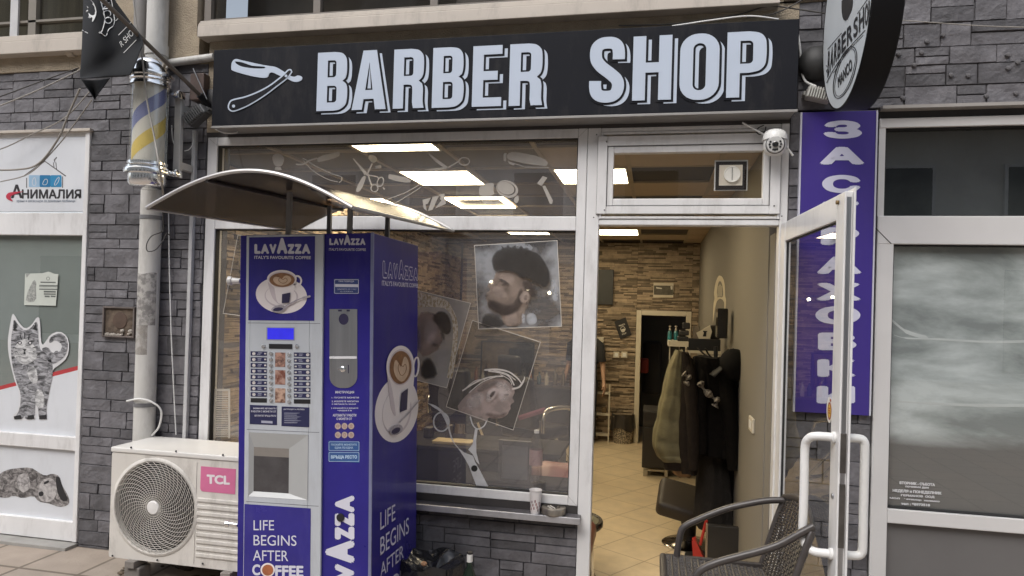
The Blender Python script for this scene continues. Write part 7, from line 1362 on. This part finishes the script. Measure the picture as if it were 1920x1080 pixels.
def barber_chair(label, c, rot, colr, grp):
    Mx = Matrix.Translation(c) @ Matrix.Rotation(R(rot), 4, 'Z'); t = thing('barber_chair', label, 'barber chair', mat=Mx, group=grp); lea = M('chair_leather', colr, .35, var=.1, bump=.1)
    g = MB(); g.box(-.27, .27, -.27, .25, .50, .63, .04, 3); g.build('seat', lea, t, local=True)
    g = MB(); g.box(-.26, .26, -.06, .06, 0, .56, .05, 3); g.bm.transform(Matrix.Translation((0, .25, .62)) @ Matrix.Rotation(R(-14), 4, 'X')); g.build('backrest', lea, t, local=True)
    g = MB(); g.box(-.14, .14, -.045, .045, 0, .18, .035, 3); g.bm.transform(Matrix.Translation((0, .42, 1.20)) @ Matrix.Rotation(R(-8), 4, 'X')); g.build('headrest', lea, t, local=True)
    for s in (-1, 1): g = MB(); g.tube(spline([(.31*s, .24, .60), (.31*s, .22, .80), (.31*s, .0, .84), (.31*s, -.24, .80), (.31*s, -.26, .62)], 5), .024, 12); g.build('armrest', chrome, t, local=True, sm=True)
    g = MB(); g.lathe([(0, 0), (.32, 0), (.32, .02), (.08, .06), (.06, .49), (.0, .49)], (0, 0, 0), seg=36); g.build('base', chrome, t, local=True, sm=True)
    g = MB(); g.box(-.2, .2, -.58, -.5, .12, .16, .01); g.tube([(-.12, -.52, .14), (-.12, -.2, .5)], .016, 8); g.tube([(.12, -.52, .14), (.12, -.2, .5)], .016, 8); g.build('footrest', chrome, t, local=True, sm=True)
    return t
q = Y(1003, 760, 3.6); barber_chair('black barber chair deep inside the shop to the right of the lower poster', (q.x, 3.6, FZ), 150, (.018, .014, .013), 'barber chairs')
q = Y(860, 760, 4.2); barber_chair('black barber chair deep inside the shop behind the scissors sticker', (q.x, 4.3, FZ), 170, (.016, .014, .013), 'barber chairs')
q = Y(1050, 860, .55); t = thing('waiting_chair', 'brownish red padded waiting chair close behind the right end of the window', 'chair', (q.x, .6, FZ)); rdl = M('brick_red_vinyl', (.20, .065, .045), .35, var=.15, bump=.15)
g = MB(); loft(g, [(q.x, .37, .10, .17, .16), (q.x, .37, .25, .19, .2), (q.x, .41, .5, .2, .16), (q.x, .45, .62, .18, .10), (q.x, .45, .66, .1, .05)], .01, 5, 36); g.build('backrest', rdl, t, sm=True)
g = MB(); g.box(q.x-.22, q.x+.22, .37, .87, .08, .22, .05, 3); g.build('seat', rdl, t, sm=True)
for sx__ in (-1, 1):
    for yy_ in (.41, .83): g = MB(); g.tube([(q.x+.19*sx__, yy_, .1), (q.x+.2*sx__, yy_, FZ)], .014, 8); g.build('leg', chrome, t, sm=True)
lb_ = thing('framed_board', 'tall dark framed board leaning inside the window next to the scissors sticker', 'framed board', Y(968, 925, .2))
g = MB(); pts = c4([(615, 590), (640, 583), (855, 612), (848, 945), (800, 940), (605, 920)]); a, b_ = Y(936, 824, .16), Y(995, 925, .16); frame(g, a.x, b_.x, zp_b+.0-.3, a.z, .022, .022, .022, .03, .15, .175, .003); g.build('frame', M('frame_dark', (.05, .045, .042), .4), lb_)
g = MB(); g.box(a.x+.022, b_.x-.022, .160, .166, zp_b-.278, a.z-.03); g.build('board', M('board_grey', (.14, .135, .13), .35, var=.15, scale=3), lb_)
bq = Y(1004, 890, .12); pl__ = thing('water_bottle', 'clear plastic water bottle with a pink label inside the window beside the framed board', 'bottle', (bq.x, .12, zp_b-.05)); zt__ = Y(1004, 806, .12).z; zb__ = zt__-.30
clr = GLASS('clear_plastic', (.80, .78, .76), 2.5, .05)
g = MB(); g.lathe([(0, 0), (.036, .0), (.038, .02), (.036, .10), (.038, .20), (.030, .245), (.014, .275), (.013, .285)], (bq.x, .12, zb__), seg=28, caps=False); g.build('body', clr, pl__, sm=True)
g = MB(); g.lathe([(.0385, .10), (.0385, .19)], (bq.x, .12, zb__), seg=28, caps=False); g.build('label', FILM('pink_label', (.42, .26, .25), .8), pl__, sm=True)
g = MB(); g.lathe([(.0145, .282), (.0145, .30), (0, .30)], (bq.x, .12, zb__), seg=20); g.build('cap', whitep, pl__, sm=True)
g = MB(); g.box(-1.0, wx1-.03, .085, .30, FZ, zb__-.0005, .004); tag(g.build('inner_ledge', M('ledge_black', (.02, .018, .018), .9, spec=.05)), 'dark ledge under the window inside that carries the water bottle', 'ledge')
for px, py, r, lb in ((921, 529, .020, 'bright spot lamp farthest left behind the face of the upper hair poster'), (990, 543, .018, 'bright spot lamp in the middle behind the ear of the upper hair poster'), (1030, 549, .018, 'bright spot lamp on the right behind the upper hair poster')):
    q = Y(px, py, 5.6); t = thing('spot_lamp', lb, 'lamp', q, 'spot lamps at the barber stations'); g = MB(); g.ball(q, r*1.0, (1, 1, 1), 14, 10); g.build('bulb', M('lamp_bulb', (1, .85, .55), .4, emit=30), t, sm=True); g = MB(); g.tube([q+Vector((0, .03, .0)), (q.x, 6.38, q.z+.03)], .010, 8); g.lathe([(.034, .0), (.02, .04), (.012, .05)], q+Vector((0, .012, 0)), (0, 1, 0), 16); g.build('arm', steel, t, sm=True)
# ------------------------------------------------------------------ the other side of the street (behind the camera, seen in reflections)
oppm = M('opposite_render', (.68, .66, .62), .9, var=.15, scale=.5); opw = M('opposite_window', (.03, .034, .04), .12)
ob = thing('apartment_block', 'plain rendered apartment block across the street reflected in the shop glass', 'building', (0, -17, 0))
g = MB(); g.box(-60, 60, -24, -17, 0, 13); g.build('wall', oppm, ob)
for z in (3.6, 6.8, 10.0): g = MB(); g.box(-60, 60, -17, -15.9, z, z+.22); g.build('balcony_slab', M('opposite_slab', (.6, .58, .54), .8), ob)
for i in range(9): g = MB(); g.box(-27+6*i, -24.2+6*i, -16.99, -16.9, .3, 3.0); g.build('shop_window', opw, ob)
for fl_ in range(1, 4):
    for i in range(14):
        x = -24+3.3*i; z = .9+3.2*fl_; g = MB(); g.box(x, x+1.5, -16.98, -16.9, z, z+1.6); g.mi = 1; frame(g, x-.08, x+1.58, z-.08, z+1.68, .079, .079, .079, .079, -17, -16.88, 0); g.build('window', [opw, pvc], ob)
